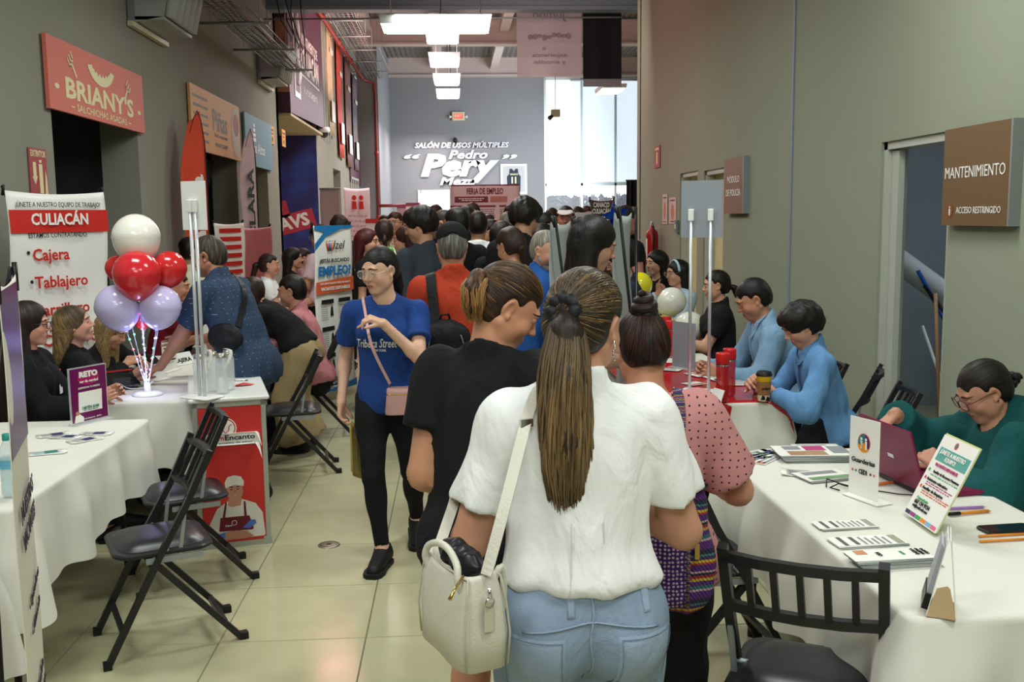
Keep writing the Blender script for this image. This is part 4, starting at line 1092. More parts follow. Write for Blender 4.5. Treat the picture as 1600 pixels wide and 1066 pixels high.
q=MB();q.lathe([(.10,0),(.09,-.06),(.05,-.1),(0,-.11)],16);q.build('dome',mat('dome_dark','403c40',.1),t)
M_bluep=bpy.data.materials.new('print_blue_night');M_bluep.use_nodes=True;nt=M_bluep.node_tree
tc=nt.nodes.new('ShaderNodeTexCoord');n_=nt.nodes.new('ShaderNodeTexNoise');n_.inputs['Scale'].default_value=1.1;cr=nt.nodes.new('ShaderNodeValToRGB')
nt.links.new(tc.outputs['Object'],n_.inputs[0]);nt.links.new(n_.outputs[0],cr.inputs[0]);nt.links.new(cr.outputs[0],nt.nodes['Principled BSDF'].inputs['Base Color'])
cr.color_ramp.elements[0].color=(*lin('2a1a4a'),1);cr.color_ramp.elements[0].position=.35;cr.color_ramp.elements[1].color=(*lin('1f5cb0'),1);cr.color_ramp.elements[1].position=.72
e=cr.color_ramp.elements.new(.52);e.color=(*lin('2c2f78'),1);nt.nodes['Principled BSDF'].inputs['Roughness'].default_value=.5
t=board('wall_print','tall blue violet print on the alcove wall','poster',(-3.68,21.96,1.85),0,1.5,3.6,.03,M_bluep)
q=MB();Ms=T(.1,-.02,-.10,ry=R(-14));q.box(-.9,.05,-.004,0,.05,.42,M=Ms);q.box(-.9,.55,-.004,0,-.30,.12,M=Ms);q.build('red_band',mat('print_red','b8384a',.5),t)
lines(t,-.005,[('O',-.2,.24,.22,None,M_whiteP,.04),('BRAVS',-.12,-.09,.26,1.1,M_whiteP,.04)],M0=Ms)
rgp=[(24.6,3.75,6.5,1.0,'c8b08a','dark and cream hanging print, nearest of the far wall prints'),(26.6,3.35,6.3,1.1,'c9483a','red and white hanging print, second of the far wall prints'),(28.6,3.2,6.2,1.2,'8a5a58','photo hanging print, third of the far wall prints'),(30.6,3.2,6.0,1.2,'70606a','grey photo hanging print, furthest of the far wall prints')]
for k,(yy,z0,z1,w_,c_,lab)in enumerate(rgp):
 t=thing('hanging_print',lab,'poster',(-2.88,yy,z0),L90);q=MB();q.grid(lambda u,v:(w_*(u-.5),.03*math.sin(u*7+v*3),(z1-z0)*v),8,8);q.build('fabric',mat('hang_'+c_,c_,.6,var=.45,vscale=4),t,solid=.004)
 q=MB();q.tube([(-w_/2,0,z1-z0),(w_/2,0,z1-z0)],.02,6);q.build('rod',M_white,t)
 q=MB();q.box(-w_*.3,w_*.3,-.045,-.035,(z1-z0)*.12,(z1-z0)*.3);q.box(-w_*.3,w_*.2,-.045,-.035,(z1-z0)*.7,(z1-z0)*.74);q.build('print',M_whiteP,t)
t=board('wall_print','plain maroon print low on the far left wall','poster',(-2.93,30.6,3.3),L90,3.4,1.0,.03,M_purple)
for k,yy in enumerate((23.0,24.0)):
 q=MB();q.box(-2.96,-2.93,yy,yy+.35,3.6,6.4);w_=struct(q,'window_%d'%(2+k),mat('slit_glass','5c6670',.15));q=MB();q.box(-2.96,-2.90,yy-.04,yy,3.56,6.44);q.box(-2.96,-2.90,yy+.35,yy+.39,3.56,6.44);q.build('window_frame',M_frame,w_)
q=MB();q.box(-2.96,-2.94,29.0,31.2,.1,2.9);w_=struct(q,'window_4',mat('slit_glass','5c6670',.15));q=MB()
for k in range(5):q.box(-2.96,-2.90,29.0+.53*k,29.06+.53*k,.1,2.95)
q.box(-2.96,-2.9,29,31.2,2.9,2.96);q.build('window_frame',M_frame,w_)
t=thing('fire_pipe','red fire pipe running along the ceiling and down the pier','pipe',(0,0,0));q=MB()
q.tube([(-2.72,17.2,6.05),(-2.72,31.7,6.05),(-2.40,31.85,5.95),(-2.38,31.9,5.6),(-2.38,31.9,.2)],.05,8);q.build('pipe',mat('pipe_red','7c2a28',.4),t)
q=MB()
for yy in range(19,32,3):q.tube([(-2.72,yy-.06,6.05),(-2.72,yy+.06,6.05)],.07,8)
for z in(1.8,3.8):q.tube([(-2.38,31.9,z-.06),(-2.38,31.9,z+.06)],.07,8)
q.build('coupling',mat('pipe_red2','93302c',.4),t)
q=MB();q.tube([(-2.36,31.9,2.15),(-2.0,31.9,2.15),(-1.5,31.9,2.15)],.05,8);q.build('branch_pipe',mat('pipe_red','7c2a28',.4),t)
def tray(label,x,z,y0,y1,w_=.42,h_=.10,n=60):
 t=thing('cable_tray',label,'cable tray',(x,y0,z));L_=y1-y0;q=MB()
 for xx in(-w_/2,w_/2):
  for zz in(0,h_):q.tube([(xx,0,zz),(xx,L_,zz)],.007,5)
 for k in range(1,5):q.tube([(-w_/2+w_*k/5,0,0),(-w_/2+w_*k/5,L_,0)],.004,4)
 q.build('rail',M_steel,t);q=MB()
 for k in range(n+1):
  y=L_*k/n;q.tube([(-w_/2,y,h_),(-w_/2,y,0),(w_/2,y,0),(w_/2,y,h_)],.004,4)
 o=q.build('wire_rung',M_steel,t);o['kind']='stuff'
 q=MB()
 for k,c_ in enumerate((-.1,-.03,.05,.12)):q.tube([(c_+.02*math.sin(j*1.3+k),L_*j/16,.015)for j in range(17)],.012,6)
 q.build('cable',M_cable,t);q=MB();q.tube([(.15+.015*math.sin(j*1.7),L_*j/16,.02)for j in range(17)],.010,6);q.build('cable',mat('cable_red','96302c',.5),t)
 for y in np.arange(.9,L_,1.9):
  q=MB();q.tube([(-w_/2-.28,y,-.02),(w_/2+.18,y,-.02)],.018,6);q.tube([(w_/2+.06,y,-.02),(w_/2+.06,y,1.2)],.006,5);q.tube([(-w_/2-.1,y,-.02),(-w_/2-.1,y,1.2)],.006,5);q.build('hanger',M_steel,t)
 return t
tray('wire cable tray hung high along left wall near the beam',-2.55,4.12,9.6,16.6)
tray('wire cable tray beyond the grey beam under the metal deck',-2.3,6.05,17.6,31.5,.5)
t=thing('dangling_cables','loose black cables looping between tray and grey beam','cable',(-2.3,13.5,4.2))
for k in range(5):
 q=MB();a=k*.33;q.tube([(-.1+.06*k,a,1.6),(-.05+.05*k,a+.1,.9),(.05+.08*math.sin(k*2),a+.3,.2+.1*k),(.12,a+.7,.05),(.0,a+1.4,.12)],.009,6);q.build('cable',M_cable,t)
M_lampw=mat('lamp_white','dfe3e4',.5);M_diff=mat('lamp_diffuser','fffbe8',.5,emit=5.0)
def ceil_lamp(label,x,y,z,w_,l_,top=5.3):
 t=thing('ceiling_lamp',label,'lamp',(x,y,z),0,'white ceiling lamps along the hall')
 q=MB();q.add([(-w_/2,-l_/2,0),(w_/2,-l_/2,0),(w_/2,l_/2,0),(-w_/2,l_/2,0),(-w_/2-.02,-l_/2-.02,.10),(w_/2+.02,-l_/2-.02,.10),(w_/2+.02,l_/2+.02,.10),(-w_/2-.02,l_/2+.02,.10)],[(0,1,5,4),(1,2,6,5),(2,3,7,6),(3,0,4,7),(4,5,6,7)]);q.build('housing',M_lampw,t)
 q=MB();q.box(-w_/2+.03,w_/2-.03,-l_/2+.03,l_/2-.03,-.012,.01);q.build('diffuser',M_diff,t)
 q=MB()
 for sx in(-1,1):q.tube([(sx*w_*.42,0,.1),(sx*w_*.42,0,top-z)],.006,5)
 q.build('suspension_rod',M_steel,t)
 q=MB();q.tube([(.05,0,.1),(.08,.05,(top-z)*.4),(.02,.02,top-z)],.006,5);q.build('cable',M_cable,t)
p=atD(681,42,11.6)
ceil_lamp('wide ceiling lamp set crosswise, nearest and largest',p[0],11.7,p[2],1.22,.6,5.85)
for k,(px,py,yy,lab)in enumerate(((691,49,17.8,'ceiling lamp half hidden behind the nearest wide lamp'),(694,90,19.6,'third ceiling lamp from the front under deck'),(698,122,22.6,'fourth ceiling lamp from the front under deck'),(700,145,25.4,'furthest ceiling lamp of the middle row'))):
 p=atD(px,py,yy-.6);ceil_lamp(lab,p[0],yy,p[2],.56,1.2,7.25)
p=atD(958,139,24);ceil_lamp('flat ceiling lamp alone in front of the tall window',p[0],24.4,p[2],.56,1.2,7.25)
t=thing('steel_rod','thin steel rod strung across the hall under the beam','rod',(0,16.6,0));p=atD(330,30,16.6);p2=atD(1000,29,16.6);q=MB();q.tube([(-2.98,0,p[2]),(2.84,0,p2[2]+.02)],.014,6);q.build('rod',M_steel,t)
M_trans=mat('banner_translucent','dccdd0',.8,alpha=.88)
t=thing('hanging_banner','translucent pinkish supermarket banner seen from behind, hanging from the beam','banner',(2.02-.25,18.0,4.22));q=MB();q.grid(lambda u,v:(1.16*(u-.5),.02*math.sin(u*9),1.25*v),12,4);q.build('fabric',M_trans,t)
q=MB();q.tube([(-.6,0,1.25),(.6,0,1.25)],.02,8);q.build('rod',M_steel,t)
for x in(-.5,.5):q=MB();q.tube([(x,0,1.26),(x,0,3.03)],.006,5);q.build('cord',M_cable,t)
Mb=T(0,-.03,.62)@Matrix.Scale(-1,4,(1,0,0));lines(t,0,[('Jumbo',0,.46,.16,.6,mat('ink_faint','a3929c',.8),.02),('la',.1,-.12,.07,None,mat('ink_faint','a3929c',.8),.01),('experiencia',0,-.24,.07,.62,mat('ink_faint','a3929c',.8),.01),('y emoción',0,-.36,.07,.56,mat('ink_faint','a3929c',.8),.01)],M0=Mb)
q=MB();rr=random.Random(3)
for k in range(9):q.add([(x,-.03,z)for x,z in disc(-.34+.085*k,.70+rr.uniform(-.02,.03),.05,rr.uniform(.03,.06),10)],[tuple(range(10))])
q.build('fruit_print',mat('ink_faint2','a8969c',.8),t)
t=thing('hanging_banner','black banner hanging at the right end of the beam','banner',(2.53+.15,17.75,4.02));q=MB();q.grid(lambda u,v:(.68*(u-.5),.015*math.sin(u*11+v),.13+1.3*v),12,4);q.build('fabric',mat('banner_black','141518',.8),t)
q=MB();q.box(-.34,.34,-.012,.012,0,.13);q.build('bottom_bar',mat('bar_grey','8a8a90',.5),t)
for x in(-.3,.3):q=MB();q.tube([(x,0,1.42),(x,0,3.58)],.006,5);q.build('cord',M_cable,t)
Y=37.97
def wall_word(s_,x0,x1,yb,yt,shear=.25,bold=.03):
 a=atD(x0,(yb+yt)/2,Y);b=atD(x1,(yb+yt)/2,Y);zt=atD(x0,yt,Y)[2];zb=atD(x0,yb,Y)[2]
 return text(s_,(zt-zb)/.72,mat('letter_metal','dadde2',.3,.3),M=T((a[0]+b[0])/2,0,(zt+zb)/2),width=b[0]-a[0],bold=bold,shear=shear,depth=.06)
t=thing('wall_lettering','raised silver letters naming the multipurpose hall on the back wall','sign',(0,Y,0))
ws=[('SALÓN DE USOS MÚLTIPLES',648,795,232,224),('Pedro',701,762,249,236),('Pery',657,780,277,244),('Meza',687,742,290,278)]
for s_,a,b,yb,yt in ws:
 o=wall_word(s_,a,b,yb,yt,bold=.05 if s_=='Pery' else .035);o.parent=t
for s_,a,b in(('“',631,657),('”',784,808)):
 o=wall_word(s_,a,b,259,243,.2);o.parent=t
p=atD(803,280,37.9);t=board('framed_jersey','white framed dark basketball jersey on the back wall beside letters','picture',(p[0],37.968,p[2]),0,1.0,1.14,.06,M_white,part='frame')
q=MB();q.box(-.42,.42,-.035,-.031,-.49,.49);q.build('backing',mat('frame_backing','aeb0b4',.6),t)
q=MB();q.prism([(-.24,-.46),(.24,-.46),(.26,.1),(.17,.2),(.16,.38),(.08,.40),(.0,.30),(-.08,.40),(-.16,.38),(-.17,.2),(-.26,.1)],-.05,-.036);q.build('jersey',mat('jersey_navy','2c3546',.8),t)
lines(t,-.052,[('11',0,-.05,.22,.18,M_cream_ink,.05),('VENADOS',0,.18,.06,.3,M_cream_ink,.03)])
p=atD(716,181,37.8);t=thing('exit_lamp','small lit exit lamp high on the back wall','lamp',(p[0],37.94,p[2]));q=MB();q.rbox(-.24,.24,-.06,.06,-.16,.16,.03);q.build('casing',mat('exit_case','cfc8a8',.5),t)
q=MB();q.box(-.17,.17,-.065,-.06,-.09,.09);q.build('sign_face',mat('exit_red','e0503c',.5,emit=.7),t);lines(t,-.066,[('EXIT',0,0,.10,.28,M_whiteP,.02)])
q=MB()
for sx in(-1,1):q.tube([(sx*.24,0,-.02),(sx*.34,-.03,-.02)],[.03,.06],10)
q.build('spot',M_white,t)
p=atD(711,218,37.8);t=thing('security_camera','tiny dark camera above the hall lettering','camera',(p[0],37.9,p[2]));q=MB();q.tube([(0,.05,0),(0,-.1,-.05)],.08,12);q.build('body',M_black,t);q=MB();q.tube([(0,.06,.1),(0,.0,0)],.02,6);q.build('bracket',M_steel,t)
p=atD(869,176,30);t=thing('hanging_projector','small device hanging by a rod before the tall window','projector',(p[0],30.2,p[2]));q=MB();q.rbox(-.14,.14,-.1,.1,-.11,.11,.03);q.build('casing',mat('exit_case','cfc8a8',.5),t)
q=MB();q.tube([(0,0,.1),(0,0,6.95-p[2])],.012,6);q.build('rod',M_steel,t);q=MB();q.tube([(-.1,-.05,-.08),(-.2,-.15,-.16)],[.05,.07],10);q.build('lens',M_black,t)
t=thing('black_drape','black curtain hanging at the right edge of the back window','curtain',(0,0,0));p=atD(987,282,26);q=MB();q.grid(lambda u,v:(p[0]-.14+.55*u,26+.05*math.sin(u*22),.05+(p[2]-.05)*v),24,3);q.build('fabric',mat('drape_black','111115',.9),t);q=MB();q.tube([(p[0]-.16,26,p[2]),(p[0]+.5,26,p[2])],.02,8);q.tube([(p[0]+.45,26,0),(p[0]+.45,26,p[2])],.02,8);q.build('stand',M_black,t)
M_brown=mat('plaque_brown','6e5434',.5,var=.04)
t=board('door_plaque','large brown maintenance room plaque beside the open door','sign',(XR-.045,5.19,1.94),R90,.68,.535,.03,M_brown)
q=MB();q.box(.335,.35,-.016,.045,-.268,.268);q.build('edge_cap',M_steel,t)
lines(t,-.017,[('MANTENIMIENTO',-.005,.02,.062,.615,M_whiteP,.0),('ACCESO RESTRINGIDO',.05,-.185,.036,.45,M_whiteP,.0)])
flat(t,-.0175,disc(-.245,-.185,.036),mat('ring_red','a33a2a',.5),'ring');flat(t,-.018,disc(-.245,-.185,.029),M_brown,'ring_ground')
q=MB();q.box(-.252,-.238,-.019,-.018,-.20,-.175);q.box(-.250,-.246,-.019,-.018,-.212,-.198);q.box(-.244,-.240,-.019,-.018,-.212,-.198);q.add([(x,-.0185,z)for x,z in disc(-.245,-.166,.006)],[tuple(range(24))]);q.build('pictogram',M_whiteP,t)
t=board('door_plaque','small brown police module plaque beside the cream door','sign',(XR-.045,9.78,2.03),R90,.66,.55,.03,mat('plaque_brown2','8a6450',.5,var=.04))
q=MB();q.box(.32,.345,-.016,.045,-.275,.275);q.build('edge_cap',M_steel,t);lines(t,-.017,[('MÓDULO',0,.06,.066,.42,M_whiteP,.01),('DE POLICÍA',0,-.07,.066,.5,M_whiteP,.01)])
p=atX(1027,245,XR-.01);t=board('safety_notice','small red notice high on right wall above extinguisher','notice',(XR-.01,p[1],p[2]),R90,.36,.30,.008,mat('notice_red2','a8443c',.6));q=MB();q.box(-.04,.04,-.006,-.005,-.1,.06);q.box(-.12,.12,-.006,-.005,.09,.12);q.build('pictogram',M_cream_ink,t)
for(px,py,w_,h_,lab,c_)in((1039,327,.30,.40,'tall narrow paper notice on right wall left of other','d8c8bc'),(1051,329,.40,.34,'paper notice with orange print on right wall','d9c2c0')):
 p=atX(px,py,XR-.008);t=board('paper_notice',lab,'notice',(XR-.008,p[1],p[2]),R90,w_,h_,.004,mat('paper_'+c_,c_,.7));flat(t,-.004,disc(0,-.02,w_*.25,h_*.3),mat('print_peach','c98a6a',.6),'print');blobs(t,-.003,[(-w_*.35,w_*.35,h_*.38,.02),(-w_*.35,w_*.3,-h_*.42,.015)],M_ink)
p=atX(1059,354,XR-.01);t=thing('light_switch','small grey switch box by the far doorway','switch',(XR-.02,p[1],p[2]),R90);q=MB();q.rbox(-.06,.06,-.02,.02,-.08,.08,.01);q.build('box',mat('switch_grey','6a737c',.5),t);q=MB();q.box(-.02,.02,-.028,-.02,-.03,.03);q.build('rocker',M_white,t)
p=atX(1019,378,XR-.12);t=thing('fire_extinguisher','red fire extinguisher hanging on the far right wall','fire extinguisher',(XR-.12,p[1],1.05),R90)
q=MB();q.lathe([(0,0),(.075,.0),(.085,.02),(.085,.42),(.07,.48),(.03,.52),(.03,.55),(0,.55)],24);q.build('cylinder',mat('extinguisher_red','a31e1e',.3),t)
q=MB();q.box(-.02,.02,-.02,.02,.55,.60);q.box(-.06,.02,-.012,.012,.60,.615);q.box(-.055,.0,-.01,.01,.575,.585);q.build('valve',M_chrome,t)
q=MB();q.grid(lambda u,v:(.0865*math.cos(R(-150+90*u)),.0865*math.sin(R(-150+90*u)),.08+.30*v),8,1);q.build('label',M_whiteP,t)
q=MB();q.tube([(.02,0,.58),(.10,0,.54),(.11,0,.35),(.10,0,.12)],.011,8);q.build('hose',M_black,t)
t=thing('pvc_pipe','thick white plastic pipe leaning in the store room','pipe',(0,0,0));q=MB();a=atX(1413,530,3.5);b=atX(1478,575,3.5)
q.tube([(3.25,7.6,1.55),(4.0,6.9,.82),(4.8,6.2,.1)],.09,20);q.build('pipe',mat('pvc_white','cdd0d4',.3),t);q=MB();q.tube([(3.22,7.63,1.58),(3.27,7.58,1.53)],.1,20);q.build('coupling',mat('pvc_white','cdd0d4',.3),t)
for k,(c_,a,b,r_,lab,nm,cat)in enumerate((('2258b0',(3.42,7.1,1.32),(3.95,6.6,.05),.016,'blue handled broom leaning in the store room','broom','broom'),('1a1a1c',(3.40,6.95,1.22),(4.05,6.3,.05),.014,'black handled mop leaning in the store room','mop','mop'),('9a7a55',(3.26,6.5,1.2),(3.34,6.5,.12),.013,'wooden handled mop standing just inside the store room door','mop','mop'),('c8ccd0',(3.30,6.75,.95),(3.56,6.55,.06),.011,'steel handled squeegee in the store room','squeegee','squeegee'))):
 t=thing(nm,lab,cat,(0,0,0));q=MB();q.tube([a,b],r_,8);q.build('handle',mat('handle_'+c_,c_,.4),t)
 q=MB()
 if nm=='mop':
  for j in range(26):an=j*.6;q.tube([(b[0],b[1],b[2]+.14),(b[0]+.05*math.cos(an),b[1]+.05*math.sin(an),b[2]+.08),(b[0]+.11*math.cos(an),b[1]+.11*math.sin(an),.02)],.010,5)
  q.build('mop_head',mat('mop_'+('green' if k==2 else 'grey'),'2fa052' if k==2 else '8a8a88',.9),t)
 else:q.box(b[0]-.14,b[0]+.14,b[1]-.02,b[1]+.02,.0,.08);q.build('head',M_black if nm=='squeegee' else mat('bristle_blue','1f4f9a',.8),t)
t=thing('store_shelf','dusty steel shelving at the back of the store room','shelf',(4.9,7.7,0),0)
for sx in(-.45,.45):
 for sy in(-.2,.2):q=MB();q.box(sx-.02,sx+.02,sy-.02,sy+.02,0,1.75);q.build('post',M_steel,t)
for z in(.35,.85,1.25):q=MB();q.box(-.5,.5,-.24,.24,z,z+.035);q.build('shelf_board',mat('dusty_board','6f706c',.9,var=.2),t)
t=thing('debris_bag','crumpled grey rubbish sack on store room floor','bag',(3.85,6.75,0));V,Q=mesh_sdf([ell((0,0,.18),(.25,.22,.2)),ell((.1,.05,.36),(.12,.1,.1))],.02,disp=folds(31,.03,18));mesh_np('sack',V,Q,mat('sack_grey','6a6c6e',.5,var=.3,vscale=14),t)
t=thing('dustpan','pink dustpan leaning in the store room','dustpan',(4.05,6.15,.55),R(30));q=MB();q.lathe([(.11,0),(.09,.05),(.03,.09),(0,.09)],16,M=T(rx=R(70)));q.build('pan',mat('pan_pink','a83a66',.4),t);q=MB();q.tube([(0,0,0),(.1,.1,-.5)],.01,6);q.build('handle',mat('pan_pink','a83a66',.4),t)
# ================================================================ furniture
M_cloth=mat('tablecloth_white','d9d7cd',.9,bump=.35,bscale=9,var=.04,vscale=4,stretch=(1,1,.25))
M_cloth['n']=1
M_chairm=mat('chair_black','1c1c1e',.38,bump=.15,bscale=200,var=.25,vscale=25,spec=.5)
M_vinyl=mat('seat_vinyl','26252b',.32,bump=.1,bscale=25)
def table(label,x0,x1,y0,y1,z=.75,drop=.34,seed=1,cdrop=.05,cloth_label=None,m=None,under=True):
 if under:
  t=thing('folding_table',label,'table',((x0+x1)/2,(y0+y1)/2,0));w_,l_=(x1-x0)/2-.012,(y1-y0)/2-.012
  q=MB();q.rbox(-w_,w_,-l_,l_,z-.04,z-.012,.02);q.build('tabletop',mat('table_plastic','c9c6b8',.5),t)
  for sx in(-1,1):
   for sy in(-1,1):q=MB();q.tube([(sx*(w_-.08),sy*(l_-.15),0),(sx*(w_-.08),sy*(l_-.22),z-.04)],.014,8);q.build('leg',M_black,t)
 c=thing('tablecloth',cloth_label or 'white cloth over '+label,'tablecloth',((x0+x1)/2,(y0+y1)/2,0))
 hx,hy=(x1-x0)/2+.004,(y1-y0)/2+.004;rg=np.random.RandomState(seed);r=.03
 pts=[];nr=[]
 def side(a,b,n_,k):
  for i in range(k):u=i/k;pts.append((a[0]+(b[0]-a[0])*u,a[1]+(b[1]-a[1])*u));nr.append((n_[0],n_[1],0))
 def corner(cx,cy,a0,k=8):
  for i in range(k):a=R(a0+90*i/k);pts.append((cx+r*math.cos(a),cy+r*math.sin(a)));nr.append((math.cos(a),math.sin(a),1-abs(i/k-.5)*2*.6))
 side((-hx+r,-hy),(hx-r,-hy),(0,-1),60);corner(hx-r,-hy+r,-90);side((hx,-hy+r),(hx,hy-r),(1,0),110);corner(hx-r,hy-r,0);side((hx-r,hy),(-hx+r,hy),(0,1),60);corner(-hx+r,hy-r,90);side((-hx,hy-r),(-hx,-hy+r),(-1,0),110);corner(-hx+r,-hy+r,180)
 N=len(pts);S_=np.cumsum([0]+[math.dist(pts[i],pts[(i+1)%N])for i in range(N-1)]);Lp=S_[-1]
 lv=[0,.02,.06,.14,.25,.38,.52,.66,.8,.92,1.0];V=[];ph=rg.rand(6)*6.28
 fr=[round(Lp/.42),round(Lp/.23),round(Lp/.7)]
 for j,v in enumerate(lv):
  for i in range(N):
   s_=S_[i]/Lp*2*PI;wv=.5*math.sin(fr[0]*s_+ph[0]+.5*v)+.3*math.sin(fr[1]*s_+ph[1])+.35*math.sin(fr[2]*s_+ph[2])
   cn=nr[i][2];near_c=min(abs(pts[i][0]-sx*hx)+abs(pts[i][1]-sy*hy)for sx in(-1,1)for sy in(-1,1))
   cc=math.exp(-(near_c/.10)**2)
   dr=drop*(1+.10*math.sin(2*s_+ph[3])+.05*wv)+cdrop*cc
   out=.004+(.010+.020*(wv+.6))*min(v*2.2,1)*(1+.8*v)+.045*cc*v**1.3
   if v<.03:out=.0 if v==0 else .005
   V.append((pts[i][0]+nr[i][0]*out,pts[i][1]+nr[i][1]*out,z-(0 if v==0 else .004)-dr*v))
 Fc=[]
 for j in range(len(lv)-1):
  for i in range(N):k=(i+1)%N;Fc.append((j*N+i,j*N+k,(j+1)*N+k,(j+1)*N+i)[::-1])
 base=len(V);rings=[1,.97,.85,.6,.3]
 for q_ in rings[1:]:
  for i in range(N):
   x,y=pts[i][0]*q_,pts[i][1]*q_;V.append((x,y,z+.0012*math.sin(x*17+y*9+ph[4])*math.sin(y*13+ph[5])))
 V.append((0,0,z));pr=0
 for k in range(1,len(rings)):
  b=base+(k-1)*N
  for i in range(N):j=(i+1)%N;Fc.append((pr+i,pr+j,b+j,b+i))
  pr=b
 for i in range(N):Fc.append((pr+i,pr+(i+1)%N,len(V)-1))
 o=mesh_np('fabric',V,Fc,m or M_cloth,c)
 return c
table('table at the near left edge of the frame',-2.3,-1.50,1.9,3.12,seed=3,drop=.38,cloth_label='white tablecloth corner at bottom left edge, nearest the camera',under=False)
table('front left table with leaflets',-2.32,-1.57,3.45,5.03,seed=5,drop=.33,cloth_label='white tablecloth on the front left table with leaflets')
table('second left table with balloons',-2.28,-1.52,5.52,7.45,seed=8,drop=.40,cloth_label='white tablecloth on the table holding the balloon bunch')
table('third left table behind booth',-2.1,-1.5,7.95,9.75,seed=9,cloth_label='white tablecloth on third left table behind pink shirt man')
table('front right table with laptop',1.115,1.88,2.27,4.03,seed=12,drop=.31,cloth_label='white tablecloth on the front right table with laptop')
table('second right table with red cover',1.03,1.78,5.10,7.0,seed=15,drop=.42,cloth_label='white tablecloth under the red plastic cover')
table('third right table with balloons',1.1,1.82,7.8,9.5,seed=17,cloth_label='white tablecloth on third right table near balloons')
t=thing('plastic_cover','glossy red plastic cover over the second right table','table cover',(0,0,0));q=MB()
def redf(u,v):
 x=.99+u*.91;y=4.985+v*1.55;z=.758+.002*math.sin(x*19+y*7)
 if y<5.10:z=.758-(5.10-y)*1.0-.012*math.sin(x*14)-(.02 if u>.9 else 0);y=5.085-.016*math.sin(x*11)
 if x>1.785:
  d=x-1.785;z-=d*1.3+.01*math.sin(y*20);x=1.785+d*.25+.01*math.sin(y*17)
 return(x,y,z)
q.grid(redf,60,90);q.build('cover',mat('red_plastic','b0141f',.18,bump=.25,bscale=14,spec=.6,coat=.3),t)
def folding_chair(label,group=None,vinyl=M_vinyl):
 t=thing('folding_chair',label,'chair',(0,0,0),0,group);W_=.19
 for sx in(-1,1):
  q=MB();q.tube([(sx*W_,.27,.0),(sx*W_,.05,.42),(sx*W_,-.065,.62),(sx*(W_+.0),-.165,.83)],.0125,square=True);q.build('front_leg',M_chairm,t)
  q=MB();q.tube([(sx*(W_-.03),-.27,0),(sx*(W_-.03),.10,.43)],.0125,square=True);q.build('rear_leg',M_chairm,t)
  q=MB();q.box(sx*(W_-.005)-.004,sx*(W_-.005)+.004,-.12,.10,.395,.42);q.tube([(sx*(W_+.012),.02,.45),(sx*(W_-.04),.02,.45)],.008,8);q.tube([(sx*(W_-.01),-.03,.41),(sx*(W_),-.055,.58)],.007,square=True);q.build('hinge_bracket',M_steel,t)
 q=MB();q.tube([(-W_,.20,.13),(W_,.20,.13)],.010,square=True);q.build('front_stretcher',M_chairm,t)
 q=MB();q.tube([(-W_+.03,-.20,.085),(W_-.03,-.20,.085)],.010,square=True);q.build('rear_stretcher',M_chairm,t)
 q=MB();q.rbox(-.195,.195,-.17,.22,.425,.445,.07,6);q.build('seat_pan',M_chairm,t)
 q=MB()
 def pad(u,v):
  a=u*2*PI;rr=v;p_=4.5;c_,s_=math.cos(a),math.sin(a);den=(abs(c_)**p_+abs(s_)**p_)**(1/p_)
  return(.172*c_/den*rr,.025+.172*s_/den*rr,.446+.030*(1-rr**5))
 q.grid(pad,48,10);q.build('seat',vinyl,t)
 def bk(z):return-.065-.10*(z-.62)/.21
 for z0,nm in((.800,'top_rail'),(.645,'lower_rail')):
  q=MB();q.tube([(-W_,bk(z0),z0),(-W_*.5,bk(z0)-.025,z0),(0,bk(z0)-.032,z0),(W_*.5,bk(z0)-.025,z0),(W_,bk(z0),z0)],.0125,square=True);q.build(nm,M_chairm,t)
 for k in range(5):
  x=-W_+2*W_*(k+1)/6;c_=-.032*(1-(x/W_)**2);q=MB();q.tube([(x,bk(.645)+c_,.645),(x,bk(.80)+c_,.80)],.0085,square=True);q.build('slat',M_chairm,t)
 for sx in(-1,1):
  for(y,off)in((.27,0),(-.27,-.03)):q=MB();q.box(sx*(W_+off)-.017,sx*(W_+off)+.017,y-.02,y+.012,0,.03);q.build('foot_cap',M_black,t)
 return t
ch0=folding_chair('black folding chair nearest on the left, seat empty, facing the leaflet table','black folding chairs')
ch0.location=(-1.23,4.06,0);ch0.rotation_euler=(0,0,R(115))
GC='black folding chairs'
dup(ch0,(-1.32,4.78,0),R(113),'black folding chair pushed between leaflet table and red counter')
dup(ch0,(-1.12,6.85,0),R(100),'black folding chair behind the red counter by khaki trousers')
c3=dup(ch0,(-1.12,8.05,0),R(95),'black folding chair under the seated man in pink shirt')
cn=dup(ch0,(.955,2.545,0),R(-28),'black folding chair at bottom right with slatted back toward camera');cn.scale=(1.06,)*3
dup(ch0,(.98,3.62,0),R(-84),'black folding chair behind the pink blouse woman, pushed to laptop table')
dup(ch0,(2.36,5.72,0),R(62),'black slatted chair against the right wall behind boy in blue')
dup(ch0,(2.24,5.05,0),R(80),'black folding chair under the seated boy in blue shirt')
dup(ch0,(2.24,6.05,0),R(88),'black folding chair under the seated man in light blue shirt')
dup(ch0,(2.22,3.62,0),R(100),'black folding chair under the woman in green jacket')
dup(ch0,(2.25,7.35,0),R(88),'black folding chair under the woman in black polo')
dup(ch0,(-2.66,5.45,0),R(-85),'black folding chair under the long haired woman with glasses')
dup(ch0,(-2.62,6.15,0),R(-85),'black folding chair under the blonde woman looking up')
